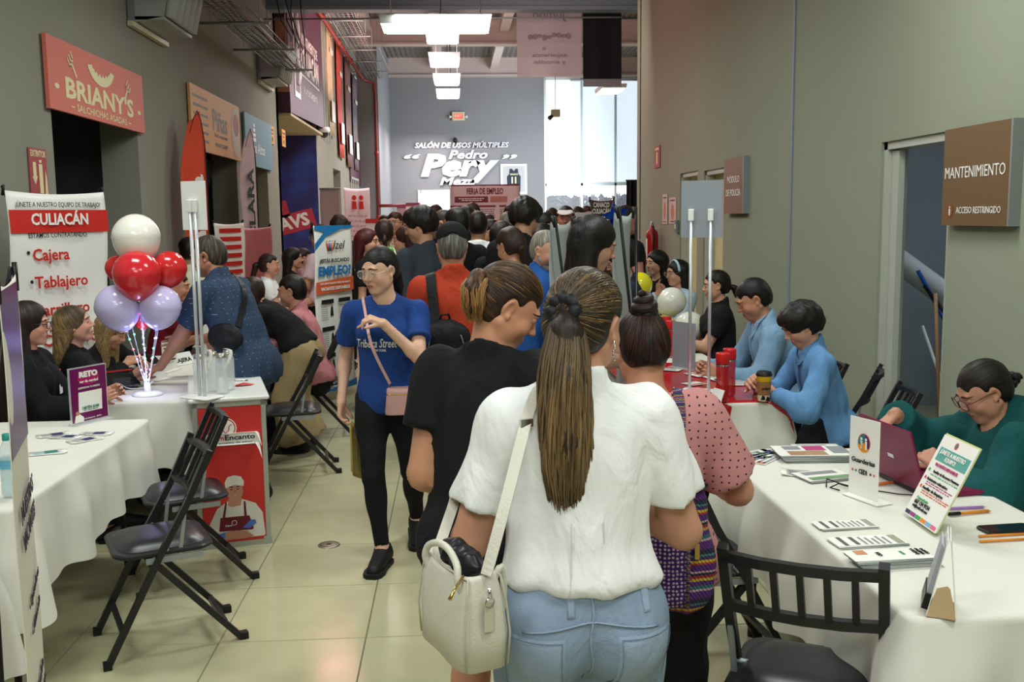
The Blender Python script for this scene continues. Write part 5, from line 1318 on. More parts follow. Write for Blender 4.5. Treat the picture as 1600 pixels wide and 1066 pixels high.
# ---------------------------------------------------------------- promotional counter
t=thing('promo_counter','white topped promotion counter with red front showing a smiling butcher','counter',(-1.385,5.17,0),R(14.5));W_,D_,H_=.375,.82,.80
alu=mat('alu_profile','b9bcb6',.35,.6)
q=MB();q.box(.012,W_-.012,.012,D_-.012,.03,H_-.01);q.build('body',M_whiteP,t)
q=MB()
for x in(0,W_-.025):
 for y in(0,D_-.025):q.box(x,x+.025,y,y+.025,.0,H_)
for z in(0.0,H_-.03):q.box(.0,W_,0,.02,z,z+.03);q.box(0,W_,D_-.02,D_,z,z+.03);q.box(0,.02,0,D_,z,z+.03);q.box(W_-.02,W_,0,D_,z,z+.03)
q.build('frame',alu,t)
for x in(0,W_-.035):q=MB();q.box(x-.004,x+.039,-.004,.03,0,.045);q.build('corner_piece',mat('corner_grey','a3a79c',.5),t)
q=MB();q.rbox(-.02,W_+.02,-.025,D_+.02,H_,H_+.022,.012);q.build('countertop',mat('counter_white','dcdcd8',.35),t)
M_rp=mat('print_red_bright','c9302c',.5)
q=MB();q.box(.026,W_-.026,-.003,.001,.032,H_-.032);pr=q.build('front_print',M_rp,t)
y=-.0045;skin_p=mat('print_skin','b98468',.6);coat=mat('print_coat','dcd8cc',.6);apron=mat('print_apron','6e1a28',.6);glv=mat('print_glove','4f6fc0',.6);dk=mat('print_dark','33241e',.6)
cx=.195
parts=[('coat_print',[(.045,.045),(.06,.14),(.10,.22),(.16,.26),(.235,.262),(.30,.235),(.335,.18),(.345,.06),(.34,.05)],coat),('apron_print',[(.105,.095),(.115,.17),(.265,.17),(.285,.10),(.28,.09)],apron),('apron_print',[(.125,.165),(.143,.252),(.152,.25),(.138,.165)],apron),('apron_print',[(.238,.165),(.238,.252),(.248,.25),(.252,.165)],apron),('face_print',[(.158,.235),(.178,.225),(.222,.23),(.232,.27),(.158,.27)],skin_p),('face_print',disc(cx,.315,.043,.062),skin_p),('cap_print',[(cx-.047,.33),(cx-.05,.362),(cx-.035,.39),(cx,.398),(cx+.035,.388),(cx+.05,.36),(cx+.046,.335),(cx,.345)],coat),('arm_print',[(.10,.055),(.115,.085),(.19,.095),(.25,.085),(.285,.055),(.24,.045),(.12,.045)],skin_p),('glove_print',[(.10,.08),(.135,.09),(.135,.06),(.115,.052)],glv),('glove_print',[(.225,.105),(.27,.145),(.295,.145),(.30,.125),(.265,.10)],glv)]
for k,(nm,pts,mm)in enumerate(parts):flat(t,y-.0004*k,pts,mm,nm)
y2=y-.006
for sx in(-1,1):
 flat(t,y2,disc(cx+sx*.017,.322,.0055,.003),dk,'eye_print');q=MB();q.add([(cx+sx*.008,y2,.333),(cx+sx*.027,y2,.334),(cx+sx*.027,y2,.338),(cx+sx*.01,y2,.339)],[(0,1,2,3)]);q.build('eyebrow_print',dk,t)
flat(t,y2,[(cx-.017,.288),(cx,.281),(cx+.017,.288),(cx,.287)],mat('print_lip','8a3c3a',.6),'mouth_print');flat(t,y2-.0005,[(cx-.012,.2875),(cx,.284),(cx+.012,.2875),(cx,.2872)],M_whiteP,'teeth_print')
flat(t,y2,[(cx-.004,.318),(cx+.006,.318),(cx+.008,.303),(cx-.006,.303)],mat('print_skin2','a87458',.6),'nose_print')
lines(t,y2,[('Carn',.155,.125,.010,.035,M_whiteP,.02)])
flat(t,y2,disc(.185,.138,.014),M_whiteP,'emblem_print');flat(t,y2-.0005,disc(.185,.138,.0115),apron,'emblem_print')
flat(t,y,disc(.165,.655,.055),M_whiteP,'emblem_print');flat(t,y-.0005,disc(.165,.655,.050),M_rp,'emblem_print');flat(t,y-.001,disc(.165,.655,.044),M_whiteP,'emblem_print')
q=MB();q.tube([(.135,y-.002,.675),(.148,y-.002,.668),(.15,y-.002,.645),(.165,y-.002,.628),(.18,y-.002,.645),(.182,y-.002,.668),(.195,y-.002,.675)],.0025,6);q.build('bull_print',M_rp,t)
q=MB();q.rbox(.06,.335,y-.002,y-.001,.565,.628,.02);q.build('logo_plate',M_whiteP,t)
lines(t,y-.003,[('Encanto',.235,.603,.026,.155,M_ink,.02),('Carn',.118,.603,.026,.068,M_red,.02),('el encanto de sabor',.20,.576,.011,.20,M_ink)])
def on_counter(x,y):v=Matrix.Rotation(R(14.5),3,'Z')@Vector((x,y,0));return(-1.385+v.x,5.17+v.y,H_+.0225)
M_clear=mat('clear_glass','f2f6f6',.04,alpha=.28,spec=.8);M_clear2=mat('clear_plastic','eef4f6',.08,alpha=.35,spec=.7)
def tumbler(label,loc,h_=.21,r_=.032):
 t=thing('glass_bottle',label,'bottle',loc,0,'clear glass bottles on the red counter');q=MB();q.lathe([(0,.004),(r_,.004),(r_,h_*.84),(r_*.8,h_*.92),(r_*.75,h_*.95)],20);q.lathe([(r_*.93,.012),(r_*.93,h_*.82)],20);q.build('body',M_clear,t)
 q=MB();q.lathe([(0,h_*1.05),(r_*.8,h_*1.05),(r_*.82,h_*.94)],20);q.build('cap',mat('cap_steel','a9a598',.3,.7),t)
 return t
for k,(x,y,lab)in enumerate(((.045,.12,'clear glass bottle at the left end of the counter'),(.115,.20,'clear glass bottle with white ribbon, second from left on counter'),(.16,.11,'clear glass bottle nearest the front of the counter'),(.20,.22,'clear glass bottle at the right of the bottle group on counter'))):
 b=tumbler(lab,on_counter(x,y))
 if k in(1,3):
  q=MB();q.grid(lambda u,v:(-.01+.035*math.sin(PI*u)*(1 if k==3 else .4)+.02*v-.01,-.035-.01*u,.235-.11*u+.03*math.sin(PI*u)),14,1);q.build('ribbon',M_whiteP,b,solid=.001)
t=thing('red_leaflet','folded red leaflet lying on the counter top','leaflet',on_counter(.27,.34),R(10));q=MB();q.add([(-.05,-.02,.001),(0,-.035,.012),(.05,-.01,.002),(.07,.03,.001),(.01,.025,.014),(-.03,.03,.002)],[(0,1,4,5),(1,2,3,4)]);q.build('paper',M_red,t,solid=.001)
t=thing('pen','silver pen lying on the counter behind glass bottles','pen',on_counter(.24,.52),R(80));q=MB();q.tube([(0,-.065,.006),(0,.06,.006)],.0045,8);q.build('barrel',M_chrome,t);q=MB();q.tube([(0,-.08,.006),(0,-.065,.006)],[.001,.004],8);q.build('tip',M_black,t)
def pole_sign(label,base,rz,h_,pw,ph,plate,gap=.035,edge=None,th=.006,tilt=0):
 t=thing('pole_sign',label,'sign',base,rz);q=MB();q.rbox(-.10,.10,-.07,.07,0,.008,.02);q.build('base',M_white,t)
 for sx in(-1,1):q=MB();q.tube([(sx*gap,0,.005),(sx*gap,0,h_)],.009,10);q.build('pole',mat('pole_alu','d0d3d8',.3,.4),t);q=MB();q.rbox(sx*gap-.016,sx*gap+.016,-.012,.006,h_-.05,h_+.015,.006);q.build('clip',M_white,t)
 q=MB();q.box(-pw/2,pw/2,.008,.008+th,h_-.14,h_-.14+ph);q.build('plate',plate,t)
 if edge:q=MB();q.box(-pw/2,pw/2,.0085+th,.010+th,h_-.14,h_-.14+ph);q.build('print',edge,t)
 return t
b_=on_counter(.055,.03);pole_sign('tall white pole sign on the counter, seen from behind',b_,R(-32),1.02,.17,.25,M_white,.018,M_rp)
p=atZ(1092,612,.765);pole_sign('tall twin pole grey sign on the red covered table, seen from behind',(float(p[0]),float(p[1]),.765),R(-30),1.0,.23,.31,mat('plate_grey','8f949c',.5),.055)
# ---------------------------------------------------------------- banners on X stands
def xbanner(label,A,B,zt,zb,m,back=None,wav=.008,stand=True,name='banner_stand',cat='banner',sway=0):
 """hanging print between floor points A and B (A at its reader's left)"""
 A,B=Vector((*A,0)),Vector((*B,0));d=B-A;w_=d.length;rz=math.atan2(d.y,d.x);t=thing(name,label,cat,tuple((A+B)/2),rz)
 q=MB();q.grid(lambda u,v:(w_*(u-.5),wav*math.sin(u*6+v*5)+wav*math.sin(v*13),zb+(zt-zb)*v-.02*math.sin(PI*u)*(v>.97)),16,40);q.build('print',m,t,solid=.002)
 if stand:
  for sx in(-1,1):
   q=MB();q.tube([(sx*w_/2,.02,zt+.03),(0,.07,(zt+zb)/2),(-sx*w_/2,.05,zb)],.008,6);q.build('arm',M_black,t)
  q=MB();q.tube([(0,.07,(zt+zb)/2),(0,.35,.01)],.009,6);q.build('rear_leg',M_black,t)
  for sx in(-1,1):q=MB();q.tube([(sx*w_/2,.02,zt-.03),(sx*w_/2,.0,zt+.035)],.009,8);q.build('hook',M_black,t)
 return t,w_
t,w_=xbanner('white hiring banner with red lettering behind the left tables',(-2.84,6.5),(-2.44,7.12),1.955,.2,M_whiteP,wav=.012);yb=-.028
q=MB();q.grid(lambda u,v:(w_*(u-.5),-.006+.012*math.sin(u*6+(.905+.06*v)*5)+.012*math.sin((.86+.075*v)*13)-.008,.2+1.755*(.845+.085*v)),16,4);q.build('red_band',M_red,t)
def bz(k):return 1.955-k
lines(t,yb,[('¡ÚNETE A NUESTRO EQUIPO DE TRABAJO!',0,bz(.09),.032,w_*.86,M_ink,.005),('CULIACÁN',0,bz(.188),.072,w_*.58,M_whiteP,.03),('ESTAMOS CONTRATANDO:',-.02,bz(.29),.032,w_*.60,M_ink,.005)])
for s_,x,z,ww,h_ in(('Cajera',-.085,.42,.27,.075),('Tablajero',-.02,.60,.40,.075),('Parrillero',-.02,.785,.40,.075),('Carnicero',.02,.99,.42,.075)):lines(t,yb,[(s_,x,bz(z),h_,ww,M_red,.02)])
lines(t,yb,[('Aprendiz de',-.04,bz(.92),.036,.20,M_ink,.01)])
for z,x in((.40,-.25),(.59,-.24),(.775,-.245),(.98,-.25)):flat(t,yb,disc(x,bz(z),.012),M_ink,'bullet')
q=MB();q.box(-w_/2+.02,w_/2-.02,yb,yb+.001,bz(1.16),bz(1.155));q.build('rule',M_grey_ink,t);lines(t,yb,[('www.carnencanto.com',0,bz(1.25),.03,.4,M_grey_ink)])
t,w_=xbanner('white and blue job banner standing behind the walking woman',(-1.30,9.3),(-1.01,9.85),1.69,.10,M_whiteP,wav=.006)
M_bl=mat('print_blue','1f78b4',.5);M_or=mat('print_orange','d95f35',.5);yb=-.016
def bz(k):return 1.69-k
flat(t,yb+.002,[(-w_/2,bz(0)),(w_/2,bz(0)),(w_/2,bz(.03)),(w_*.2,bz(.035)),(-w_*.2,bz(.10)),(-w_/2,bz(.24)),(-w_/2,bz(.17)),(-w_*.25,bz(.06)),(-w_/2,bz(.04))],M_bl,'wave_print')
lines(t,yb,[('Izel',.08,bz(.19),.085,.20,M_ink,0,.3),('¿ESTÁS BUSCANDO',0,bz(.335),.035,w_*.8,M_ink,.02),('EMPLEO?',0,bz(.435),.085,w_*.86,M_bl,.04),('VACANTES DISPONIBLES',0,bz(.60),.03,w_*.78,M_whiteP,.03)])
flat(t,yb+.003,[(-w_/2,bz(.53)),(w_/2,bz(.50)),(w_/2,bz(.63)),(-w_/2,bz(.65))],M_or,'band_print')
lines(t,yb,[('ESTA OPORTUNIDAD PUEDE SER PARA TI',0,bz(.55),.018,w_*.8,M_whiteP,.01)])
for k,c_ in enumerate(('c0392b','2a6fb0','e07b3a')):q=MB();q.tube([(-.10+.03*k,yb,bz(.24)),(-.12+.045*k,yb,bz(.17))],.010,6);q.tube([(-.12+.045*k,yb,bz(.15)),(-.12+.045*k,yb-.001,bz(.145))],.009,8);q.build('figure_print',mat('logo_'+c_,c_,.5),t)
for k in range(3):
 for sx in(-1,1):
  z=.70+.26*k;x=sx*.14;q=MB();q.box(x-.10,x+.10,yb,yb+.001,bz(z+.04),bz(z));q.build('heading_print',M_ink,t);blobs(t,yb,[(x-.10,x+.0,bz(z+.07+.02*j),.006)for j in range(7)],M_grey_ink)
  flat(t,yb,[(x+.04,bz(z+.16)),(x+.09,bz(z+.16)),(x+.08,bz(z+.08)),(x+.065,bz(z+.055)),(x+.05,bz(z+.08))],M_ink,'figure_print')
flat(t,yb,[(-w_/2,.10),(w_/2,.10),(w_/2,.17),(-w_*.1,.13),(-w_/2,.19)],M_bl,'wave_print')
a=atD(15,700,2.5);b=atD(44,700,3.0);t,w_=xbanner('white and purple banner stand seen edge-on at the far left',(a[0],a[1]),(b[0],b[1]),1.60,.02,mat('print_ivory','ddd8c8',.5),wav=.002,stand=False);yb=-.008
for sx in(-1,1):q=MB();q.tube([(sx*w_/2,.01,1.62),(sx*w_*.42,.03,1.52),(sx*.02,.08,1.2)],.007,6);q.tube([(sx*w_/2,-.0,1.55),(sx*w_/2,.0,1.635)],.008,8);q.build('arm',M_black,t)
q=MB();q.tube([(0,.08,1.2),(0,.10,.02)],.009,6);q.build('rear_leg',M_black,t)
flat(t,yb+.004,[(-w_/2+.01,1.15),(w_/2-.01,1.12),(w_/2-.01,1.58),(-w_/2+.01,1.58)],mat('print_violet','4a1656',.3),'purple_print')
for s_,z,h_,ww in(('NUESTRAS',.98,.05,.4),('VACANTES',.90,.05,.4),('• Operadores',.72,.03,.34),('• Almacén',.64,.03,.3),('Sueldo',.46,.035,.22),('Crecimiento',.40,.035,.3),('Entrevista',.22,.035,.3),('¡Escanea',.11,.045,.32),('contáctanos!',.05,.045,.34)):lines(t,yb,[(s_,.02,z,h_,ww,mat('ink_plum','3c2440',.6),.015)])
M_gb=mat('banner_back_grey','a3aaa8',.7,var=.04)
a=atD(862,420,5.35);b=atD(893,420,6.0);t,w_=xbanner('grey banner stand seen from behind beside the dark ponytail, left one',(b[0],b[1]),(a[0],a[1]),1.72,.05,M_gb,stand=True)
a=atD(961,420,5.0);b=atD(988,420,5.6);t,w_=xbanner('grey banner stand seen from behind beside yellow balloons, right one',(b[0],b[1]),(a[0],a[1]),1.765,.05,M_gb,stand=True)
t,w_=xbanner('pink and red banner stand by the left wall behind seated woman in white',(-2.75,12.7),(-2.45,13.5),1.66,.1,mat('print_pinkred','b86a70',.5,var=.25,vscale=5))
t,w_=xbanner('striped red and white banner beside pink banner stand by left wall',(-2.85,12.0),(-2.6,12.5),1.72,.1,M_whiteP)
q=MB()
for k in range(12):q.box(-.2,.2,-.02,-.018,.5+.1*k,.55+.1*k)
tag(q.build('stripe_print',M_red,t),kind='stuff')
M_pw=mat('print_pinkwhite','e6ccd0',.5)
t,w_=xbanner('white roll-up banner with red figures logo by far left wall',(-1.93,17.8),(-1.50,18.1),2.3,.05,M_pw,stand=False)
q=MB();q.rbox(-.3,.3,-.1,.1,0,.06,.03);q.build('base',alu,t)
for sx in(-.07,.07):flat(t,-.03,disc(sx,2.12,.045),M_red,'logo_print');flat(t,-.03,[(sx-.05,1.92),(sx+.05,1.92),(sx+.04,2.06),(sx-.04,2.06)],M_red,'logo_print')
blobs(t,-.03,[(-.2,.2,1.8-.09*k,.03)for k in range(9)],mat('ink_rose','c49aa2',.6))
t,w_=xbanner('plain pale pink banner beside the roll-up with red figures',(-2.35,17.9),(-1.97,17.6),2.28,.05,mat('print_palepink','d9c0c6',.6),stand=False);q=MB();q.tube([(-.25,0,2.28),(.25,0,2.28)],.02,6);q.build('rod',M_steel,t)
q=MB();q.box(-.25,.25,-.08,.08,0,.04);q.build('base',alu,t)
p0_=atD(704,289,17.0);p1_=atD(811,290,17.0);t,w_=xbanner('big pale pink job fair board standing at the far end',(p0_[0],17.0),(p1_[0],17.0),p0_[2],.1,mat('print_fair','e0c4c6',.5),stand=False,wav=0);zt=p0_[2]
M_mar=mat('ink_maroon','7c2f42',.6);q=MB();q.tube([(-w_/2,.03,0),(-w_/2,.03,zt)],.02,6);q.tube([(w_/2,.03,0),(w_/2,.03,zt)],.02,6);q.build('post',M_steel,t)
q=MB();q.box(-w_/2,w_/2,-.012,-.004,zt-.02,zt);q.box(-.52,.05,-.008,-.004,zt-.30,zt-.20);q.build('band_print',M_mar,t);q=MB();q.box(.09,.38,-.008,-.004,zt-.30,zt-.20);q.build('band_print',mat('ink_salmon','b87a72',.6),t)
lines(t,-.01,[('FERIA DE EMPLEO',0,zt-.115,.10,.62,M_mar,.02)]);blobs(t,-.009,[(-.45,-.02,zt-.235,.014),(-.4,-.05,zt-.265,.014)],M_whiteP)
for k,x in enumerate((-.42,0,.42)):q=MB();q.box(x-.18,x+.18,-.008,-.004,zt-.38,zt-.35);q.build('heading_print',M_mar,t);blobs(t,-.008,[(x-.17,x+.16,zt-.42-.035*j,.014)for j in range(12)],M_grey_ink)
for(x0,x1,yt,d,lab,c_)in((620,634,320,20,'small mauve board at the far end left of exit door','a07884'),(634,656,317,19.5,'small cream and pink board at far end near exit door','e0c8c0'),(571,590,342,14,'white and red cart sign at the far left behind women','e9dcd8')):
 a=atD(x0,yt,d);b=atD(x1,yt,d);t,w_=xbanner(lab,(a[0],d),(b[0],d),a[2],.8 if d!=14 else .1,mat('board_'+c_,c_,.5),stand=False,wav=0);q=MB();q.tube([(0,.02,0),(0,.02,a[2])],.015,6);q.build('post',M_steel,t)
 q=MB();q.box(-w_/2,w_/2,-.01,-.005,a[2]-.06,a[2]);q.build('band_print',M_red if d==14 else M_mar,t)
a=atD(922,312,12.5);b=atD(962,314,12.5);t,w_=xbanner('dark brown chamber of commerce banner at far right of crowd',(a[0],12.5),(b[0],12.6),a[2],.3,mat('print_brown','4a3634',.5),wav=.015);zt=a[2]
lines(t,-.035,[('CANACO',-.03,zt-.07,.06,w_*.66,M_whiteP,.03),('CULIACÁN',-.03,zt-.15,.06,w_*.74,M_whiteP,.03)]);blobs(t,-.035,[(-w_*.4,w_*.35,zt-.22-.035*k,.014)for k in range(5)],M_whiteP);flat(t,-.035,[(w_*.33,zt-.10),(w_*.46,zt-.10),(w_*.40,zt-.02)],M_whiteP,'logo_print')
a=atD(883,331,11.5);b=atD(925,330,11.5);t,w_=xbanner('pale grey interview notice board held up in the crowd',(a[0],11.5),(b[0],11.5),a[2],a[2]-.25,mat('board_grey','b9b4b6',.6),stand=False,wav=0);q=MB();q.tube([(0,.02,0),(0,.02,a[2]-.1)],.015,6);q.build('post',M_steel,t);lines(t,-.008,[('Entrevistas',.0,a[2]-.09,.025,.14,M_ink,.01)])
# ================================================================ things on the tables
TZ=.752
def on(px,py,z=TZ):p=atZ(px,py,z);return(float(p[0]),float(p[1]),z)
bz_=on(231,617);BD=bz_[1]
t=thing('balloon_stand','white round balloon stand with clear sticks and lit wire on second left table','stand',bz_)
q=MB();q.lathe([(0,.02),(.05,.02),(.078,.012),(.085,.004),(.085,0),(0,0)],32);q.lathe([(.0,.07),(.018,.07),(.022,.018)],16);q.build('base',M_white,t)
M_led={c:mat('led_'+c,c,.4,emit=5)for c in('7fb8ff','8f7bff','ff5a6a','5affb0','d8e4ff')}
bal=[(213,373,36,0,'ece8e0','topmost white balloon of the bunch on second left table'),(184,420,19,.10,'c92a2c','red balloon half hidden at left of bunch'),(264,421,27,.05,'cf2a2b','red balloon at right of bunch'),(214,430,36,-.10,'d22a33','front middle red balloon of the bunch'),(184,481,34,-.06,'c9c0ea','lower left lavender white balloon of bunch'),(250,480,32,-.02,'cdc4ee','lower right lavender white balloon of bunch'),(222,500,14,.08,'b8252a','small red balloon lowest in the middle of bunch')]
def balloon(px,py,r,dd,c_,lab,base,group,D0,stick=None,tr=.0):
 p=atD(px,py,D0+dd);rr=r/F_PX*(D0+dd);o=thing('balloon',lab,'balloon',tuple(p),0,group)
 tgt=Vector(base)-Vector(p);tgt.normalize();Mq=Vector((0,0,-1)).rotation_difference(tgt).to_matrix().to_4x4()
 q=MB();prof=[(rr*math.sin(a)*(1-.06*(1-math.cos(a))/2*(1 if a>PI/2 else 0)),rr*1.04*math.cos(a)*(1+.10*(a>PI/2)*((a-PI/2)/(PI/2))**2))for a in np.linspace(.001,PI-.12,26)];q.lathe(prof,36,M=Mq)
 m=mat('balloon_'+c_,c_,.16,spec=.55,coat=.25);m.node_tree.nodes['Principled BSDF'].inputs['Subsurface Weight'].default_value=.15;m.node_tree.nodes['Principled BSDF'].inputs['Subsurface Scale'].default_value=.03
 q.build('skin',m,o);q=MB();q.lathe([(.004,-rr*1.10),(.006,-rr*1.15),(.010,-rr*1.19),(.0,-rr*1.17)],10,M=Mq);q.build('knot',m,o)
 return p,rr
stk=MB();led=[]
for b in bal:
 p,rr=balloon(*b[:4],b[4],b[5],(bz_[0],bz_[1],.80),'balloons of the red and white bunch',BD)
 pv=Vector(p);bv=Vector((bz_[0],bz_[1],.80));d=(pv-bv);e=pv-d.normalized()*rr*1.15;stk.tube([(0,0,.03),tuple(e-Vector(bz_))],.0028,6);led.append((Vector((0,0,.05)),e-Vector(bz_)))
stk.build('stick',M_clear2,t)
k=0;cs=list(M_led)
for a,b in led:
 for u in(.12,.3,.5,.68,.86,1.0):
  v=a.lerp(b,u);q=MB();q.lathe([(0,.006),(.005,.003),(.006,0),(.005,-.003),(0,-.006)],8,c=tuple(v));q.build('led',M_led[cs[k%5]],t);k+=1
q=MB();q.tube([tuple(led[0][0].lerp(led[0][1],u)+Vector((.012*math.cos(u*40),.012*math.sin(u*40),0)))for u in np.linspace(0,.9,40)],.0012,4);q.build('light_wire',M_chrome,t)
for(x,z,c_,pw)in((0,.10,(.45,.45,1),.4),(0,.35,(.4,.4,1),.7),(.0,.20,(.6,.7,1),.3)):
 l=bpy.data.lights.new('led_glow','POINT');l.energy=pw;l.color=c_;l.shadow_soft_size=.03;o=bpy.data.objects.new('led_glow',l);C.objects.link(o);o.location=(bz_[0]+x,bz_[1]-.02,bz_[2]+z)
for b in((1000,446,20,0,'e6dd2a','upper yellow balloon on third right table'),(1049,472,23,.1,'e9e8de','upper white balloon on third right table'),(1077,511,25,-.25,'e2e2d4','lower white balloon in front of woman in black polo'),(1037,512,20,0,'e0d428','lower yellow balloon behind red bottles'),(988,480,20,.1,'e3d92a','yellow balloon beside the hair bun'),(1012,500,18,.2,'d9cd28','small yellow balloon behind the hair bun')):
 balloon(*b[:4],b[4],b[5],(1.5,7.9,.8),'yellow and white balloons',7.85)
t=thing('balloon_stand','clear stick stand carrying yellow and white balloons on third right table','stand',(1.42,7.85,TZ));q=MB();q.lathe([(0,.02),(.08,.01),(.085,0),(0,0)],24);q.build('base',M_white,t)
q=MB()
for(px,py)in((1000,460),(1049,495),(1077,530),(1037,530)):e=atD(px,py,7.85);q.tube([(0,0,.02),(e[0]-1.42,0,e[2]-TZ)],.003,6)
q.build('stick',M_clear2,t)
p=atD(963,338,8.6);t=thing('foil_balloon','shiny blue foil star balloon held up near the grey banner','balloon',tuple(p));V=[];Fc=[]
n=10;out=[]
for k in range(n):a=R(90+36*k+12);r_=(.13 if k%2==0 else .065);out.append((r_*math.cos(a),r_*math.sin(a)))
q=MB();vs=[(0,-.05,0)]+[(x*.55,-.035,z*.55)for x,z in out]+[(x,0,z)for x,z in out]+[(x*.55,.035,z*.55)for x,z in out]+[(0,.05,0)]
fs=[(0,1+i,1+(i+1)%n)for i in range(n)]+[(1+i,11+i,11+(i+1)%n,1+(i+1)%n)for i in range(n)]+[(11+i,21+i,21+(i+1)%n,11+(i+1)%n)for i in range(n)]+[(31,21+(i+1)%n,21+i)for i in range(n)]
q.add(vs,fs);q.build('foil',mat('foil_blue','1c4fd0',.12,.85),t);q=MB();q.tube([(0,0,-.1),(.05,0,-.4)],.003,5);q.build('stick',M_white,t)
a=atZ(113,666,TZ);b=atZ(168,653,TZ);d=b-a;w_=float(np.linalg.norm(d));t=thing('acrylic_sign','purple challenge sign in clear acrylic stand on front left table','sign',tuple((a+b)/2),math.atan2(d[1],d[0]))
h_=.285;q=MB();q.box(-w_/2-.006,w_/2+.006,-.004,.004,0,h_);q.box(-w_/2-.006,w_/2+.006,-.03,.03,0,.004);q.build('acrylic',M_clear2,t)
q=MB();q.box(-w_/2,w_/2,-.0055,-.0045,.012,h_-.006);q.build('print',mat('print_plum','6a1450',.3),t)
M_hot=mat('print_magenta','a82060',.35);flat(t,-.006,disc(0,h_*.80,w_*.30,h_*.13),M_hot,'glow_print')
q=MB();q.rbox(-w_*.30,w_*.34,-.0005,.0005,0,1,.012);
flat(t,-.0065,[(-w_*.32,h_*.20),(w_*.34,h_*.20),(w_*.36,h_*.56),(-w_*.30,h_*.56)],M_whiteP,'code_plate')
lines(t,-.0075,[('RETO',0,h_*.86,.026,w_*.52,M_whiteP,.06),('ver da verdad',0,h_*.74,.014,w_*.52,M_whiteP,.01),('¡DEMUESTRA TU PASIÓN!',0,h_*.63,.009,w_*.6,M_whiteP),('OBTÉN $100',.002,h_*.27,.014,w_*.48,mat('ink_green','2c7a68',.5),.02),('te lo compra ahorita',.002,h_*.23,.006,w_*.4,M_grey_ink),('somosempresa   RETO',.01,h_*.085,.007,w_*.5,M_whiteP)])
flat(t,-.0078,[(-w_*.46,h_*.04),(-w_*.20,h_*.04),(-w_*.2,h_*.12),(-w_*.30,h_*.18),(-w_*.42,h_*.16)],M_whiteP,'person_print');flat(t,-.008,disc(-w_*.36,h_*.20,w_*.06,h_*.035),mat('print_skin','b98468',.6),'person_print')
def paper(label,loc,rz,w_,l_,m=None,prints=None,th=.0012,cat='leaflet',name='leaflet',group=None,n=1,fan=0,curl=0):
 t=thing(name,label,cat,loc,rz,group)
 for k in range(n):
  q=MB();Mp=T(.004*k*(fan!=0),0,th*1.2*k,R(fan*k));q.grid(lambda u,v:tuple(Mp@Vector((w_*(u-.5),l_*(v-.5),th+curl*(abs(u-.5)*2)**3))),6,1);q.build('sheet',m or M_whiteP,t,solid=th)
 if prints:
  Mp=T(.004*(n-1)*(fan!=0),0,th*1.2*(n-1)+th*1.7,R(fan*(n-1)))
  for(x0,x1,y0,y1,mm)in prints:
   q=MB();q.add([tuple(Mp@Vector((w_*x,l_*yy,.0004+curl*(abs(x)*2)**3)))for x,yy in((x0,y0),(x1,y0),(x1,y1),(x0,y1))],[(0,1,2,3)]);q.build('print',mm,t)
 return t
M_gp=mat('print_grey','8b8c92',.6);M_pp=mat('print_purple','4b4a86',.6);M_pe=mat('print_peach','c98a6a',.6);M_gn=mat('print_green','4f8f58',.6);M_teal=mat('print_teal','5aa39a',.5)
def txt(n,x0=-.4,x1=.4,y0=-.4,y1=.4,m=None):return[(x0,x1-(i*37%5)*.05*(x1-x0),y0+(y1-y0)*i/n,y0+(y1-y0)*(i+.45)/n,m or M_gp)for i in range(n)]
for k,(px,py,rz,lab)in enumerate(((84,680,25,'leftmost fan of leaflets on the front left table'),(103,683,-20,'leaflet lying over the left fan, front left table'),(133,688,40,'small leaflet nearest the middle on front left table'),(150,678,-10,'leaflet right of the purple acrylic sign base'),(74,708,15,'pale blue printed leaflet behind the edge-on banner'))):
 paper(lab,on(px,py),R(rz),.15,.075,None,txt(5,m=M_gp if k<4 else mat('print_ltblue','7fb0c0',.6))+[(-.1,.25,-.3,.35,M_pp if k<4 else M_teal)],group='scattered leaflets on front left table',n=2,fan=12)
def water(label,loc,h_=.22,r_=.031,cap='1f8f86',lb=None):
 t=thing('water_bottle',label,'bottle',loc);q=MB()
 q.lathe([(0,.002),(r_*.8,0),(r_,.012),(r_,h_*.2),(r_*.94,h_*.24),(r_,h_*.28),(r_,h_*.42),(r_*.95,h_*.45),(r_,h_*.5),(r_,h_*.68),(r_*.9,h_*.76),(r_*.5,h_*.88),(r_*.42,h_*.93)],24);q.build('body',mat('bottle_clear','dff0f4',.05,alpha=.38,spec=.8),t)
 q=MB();q.lathe([(0,.006),(r_*.93,.012),(r_*.93,h_*.64),(0,h_*.64)],20);q.build('water',mat('water_tint','a9d4dc',.03,alpha=.35,spec=.6),t)
 q=MB();q.lathe([(0,h_),(r_*.48,h_),(r_*.5,h_*.92),(r_*.5,h_*.90)],16);q.build('cap',mat('cap_'+cap,cap,.4),t)
 q=MB();q.lathe([(r_*1.02,h_*.46),(r_*1.02,h_*.70 if lb else h_*.60)],24);q.build('label',mat('bottle_label_'+(lb or 'b'),lb or '5fb0d0',.5,alpha=.8),t)
water('clear water bottle with teal cap at left edge of front left table',on(17,776),.235,.030)
water('small water bottle with white cap between second left table signs',on(284,549),.17,.023,'e4e4e4','4f9ac8')
def tent(label,pa,pb,h_,m,rows,th=.002,cat='sign',lean=0,name='table_sign',base=True):
 a=atZ(*pa,TZ);b=atZ(*pb,TZ);d=b-a;w_=float(np.linalg.norm(d));t=thing(name,label,cat,tuple((a+b)/2),math.atan2(d[1],d[0]));Ml=T(rx=R(-lean))
 q=MB();q.box(-w_/2,w_/2,-th,th,0,h_,M=Ml);q.build('panel',m,t)
 if base:q=MB();q.box(-w_/2,w_/2,-.035,.035,0,.003);q.build('base',m,t)
 return t,w_,Ml
t,w_,Ml=tent('white table sign with bull emblem on second left table',(255,583),(277,576),.21,M_whiteP,None)
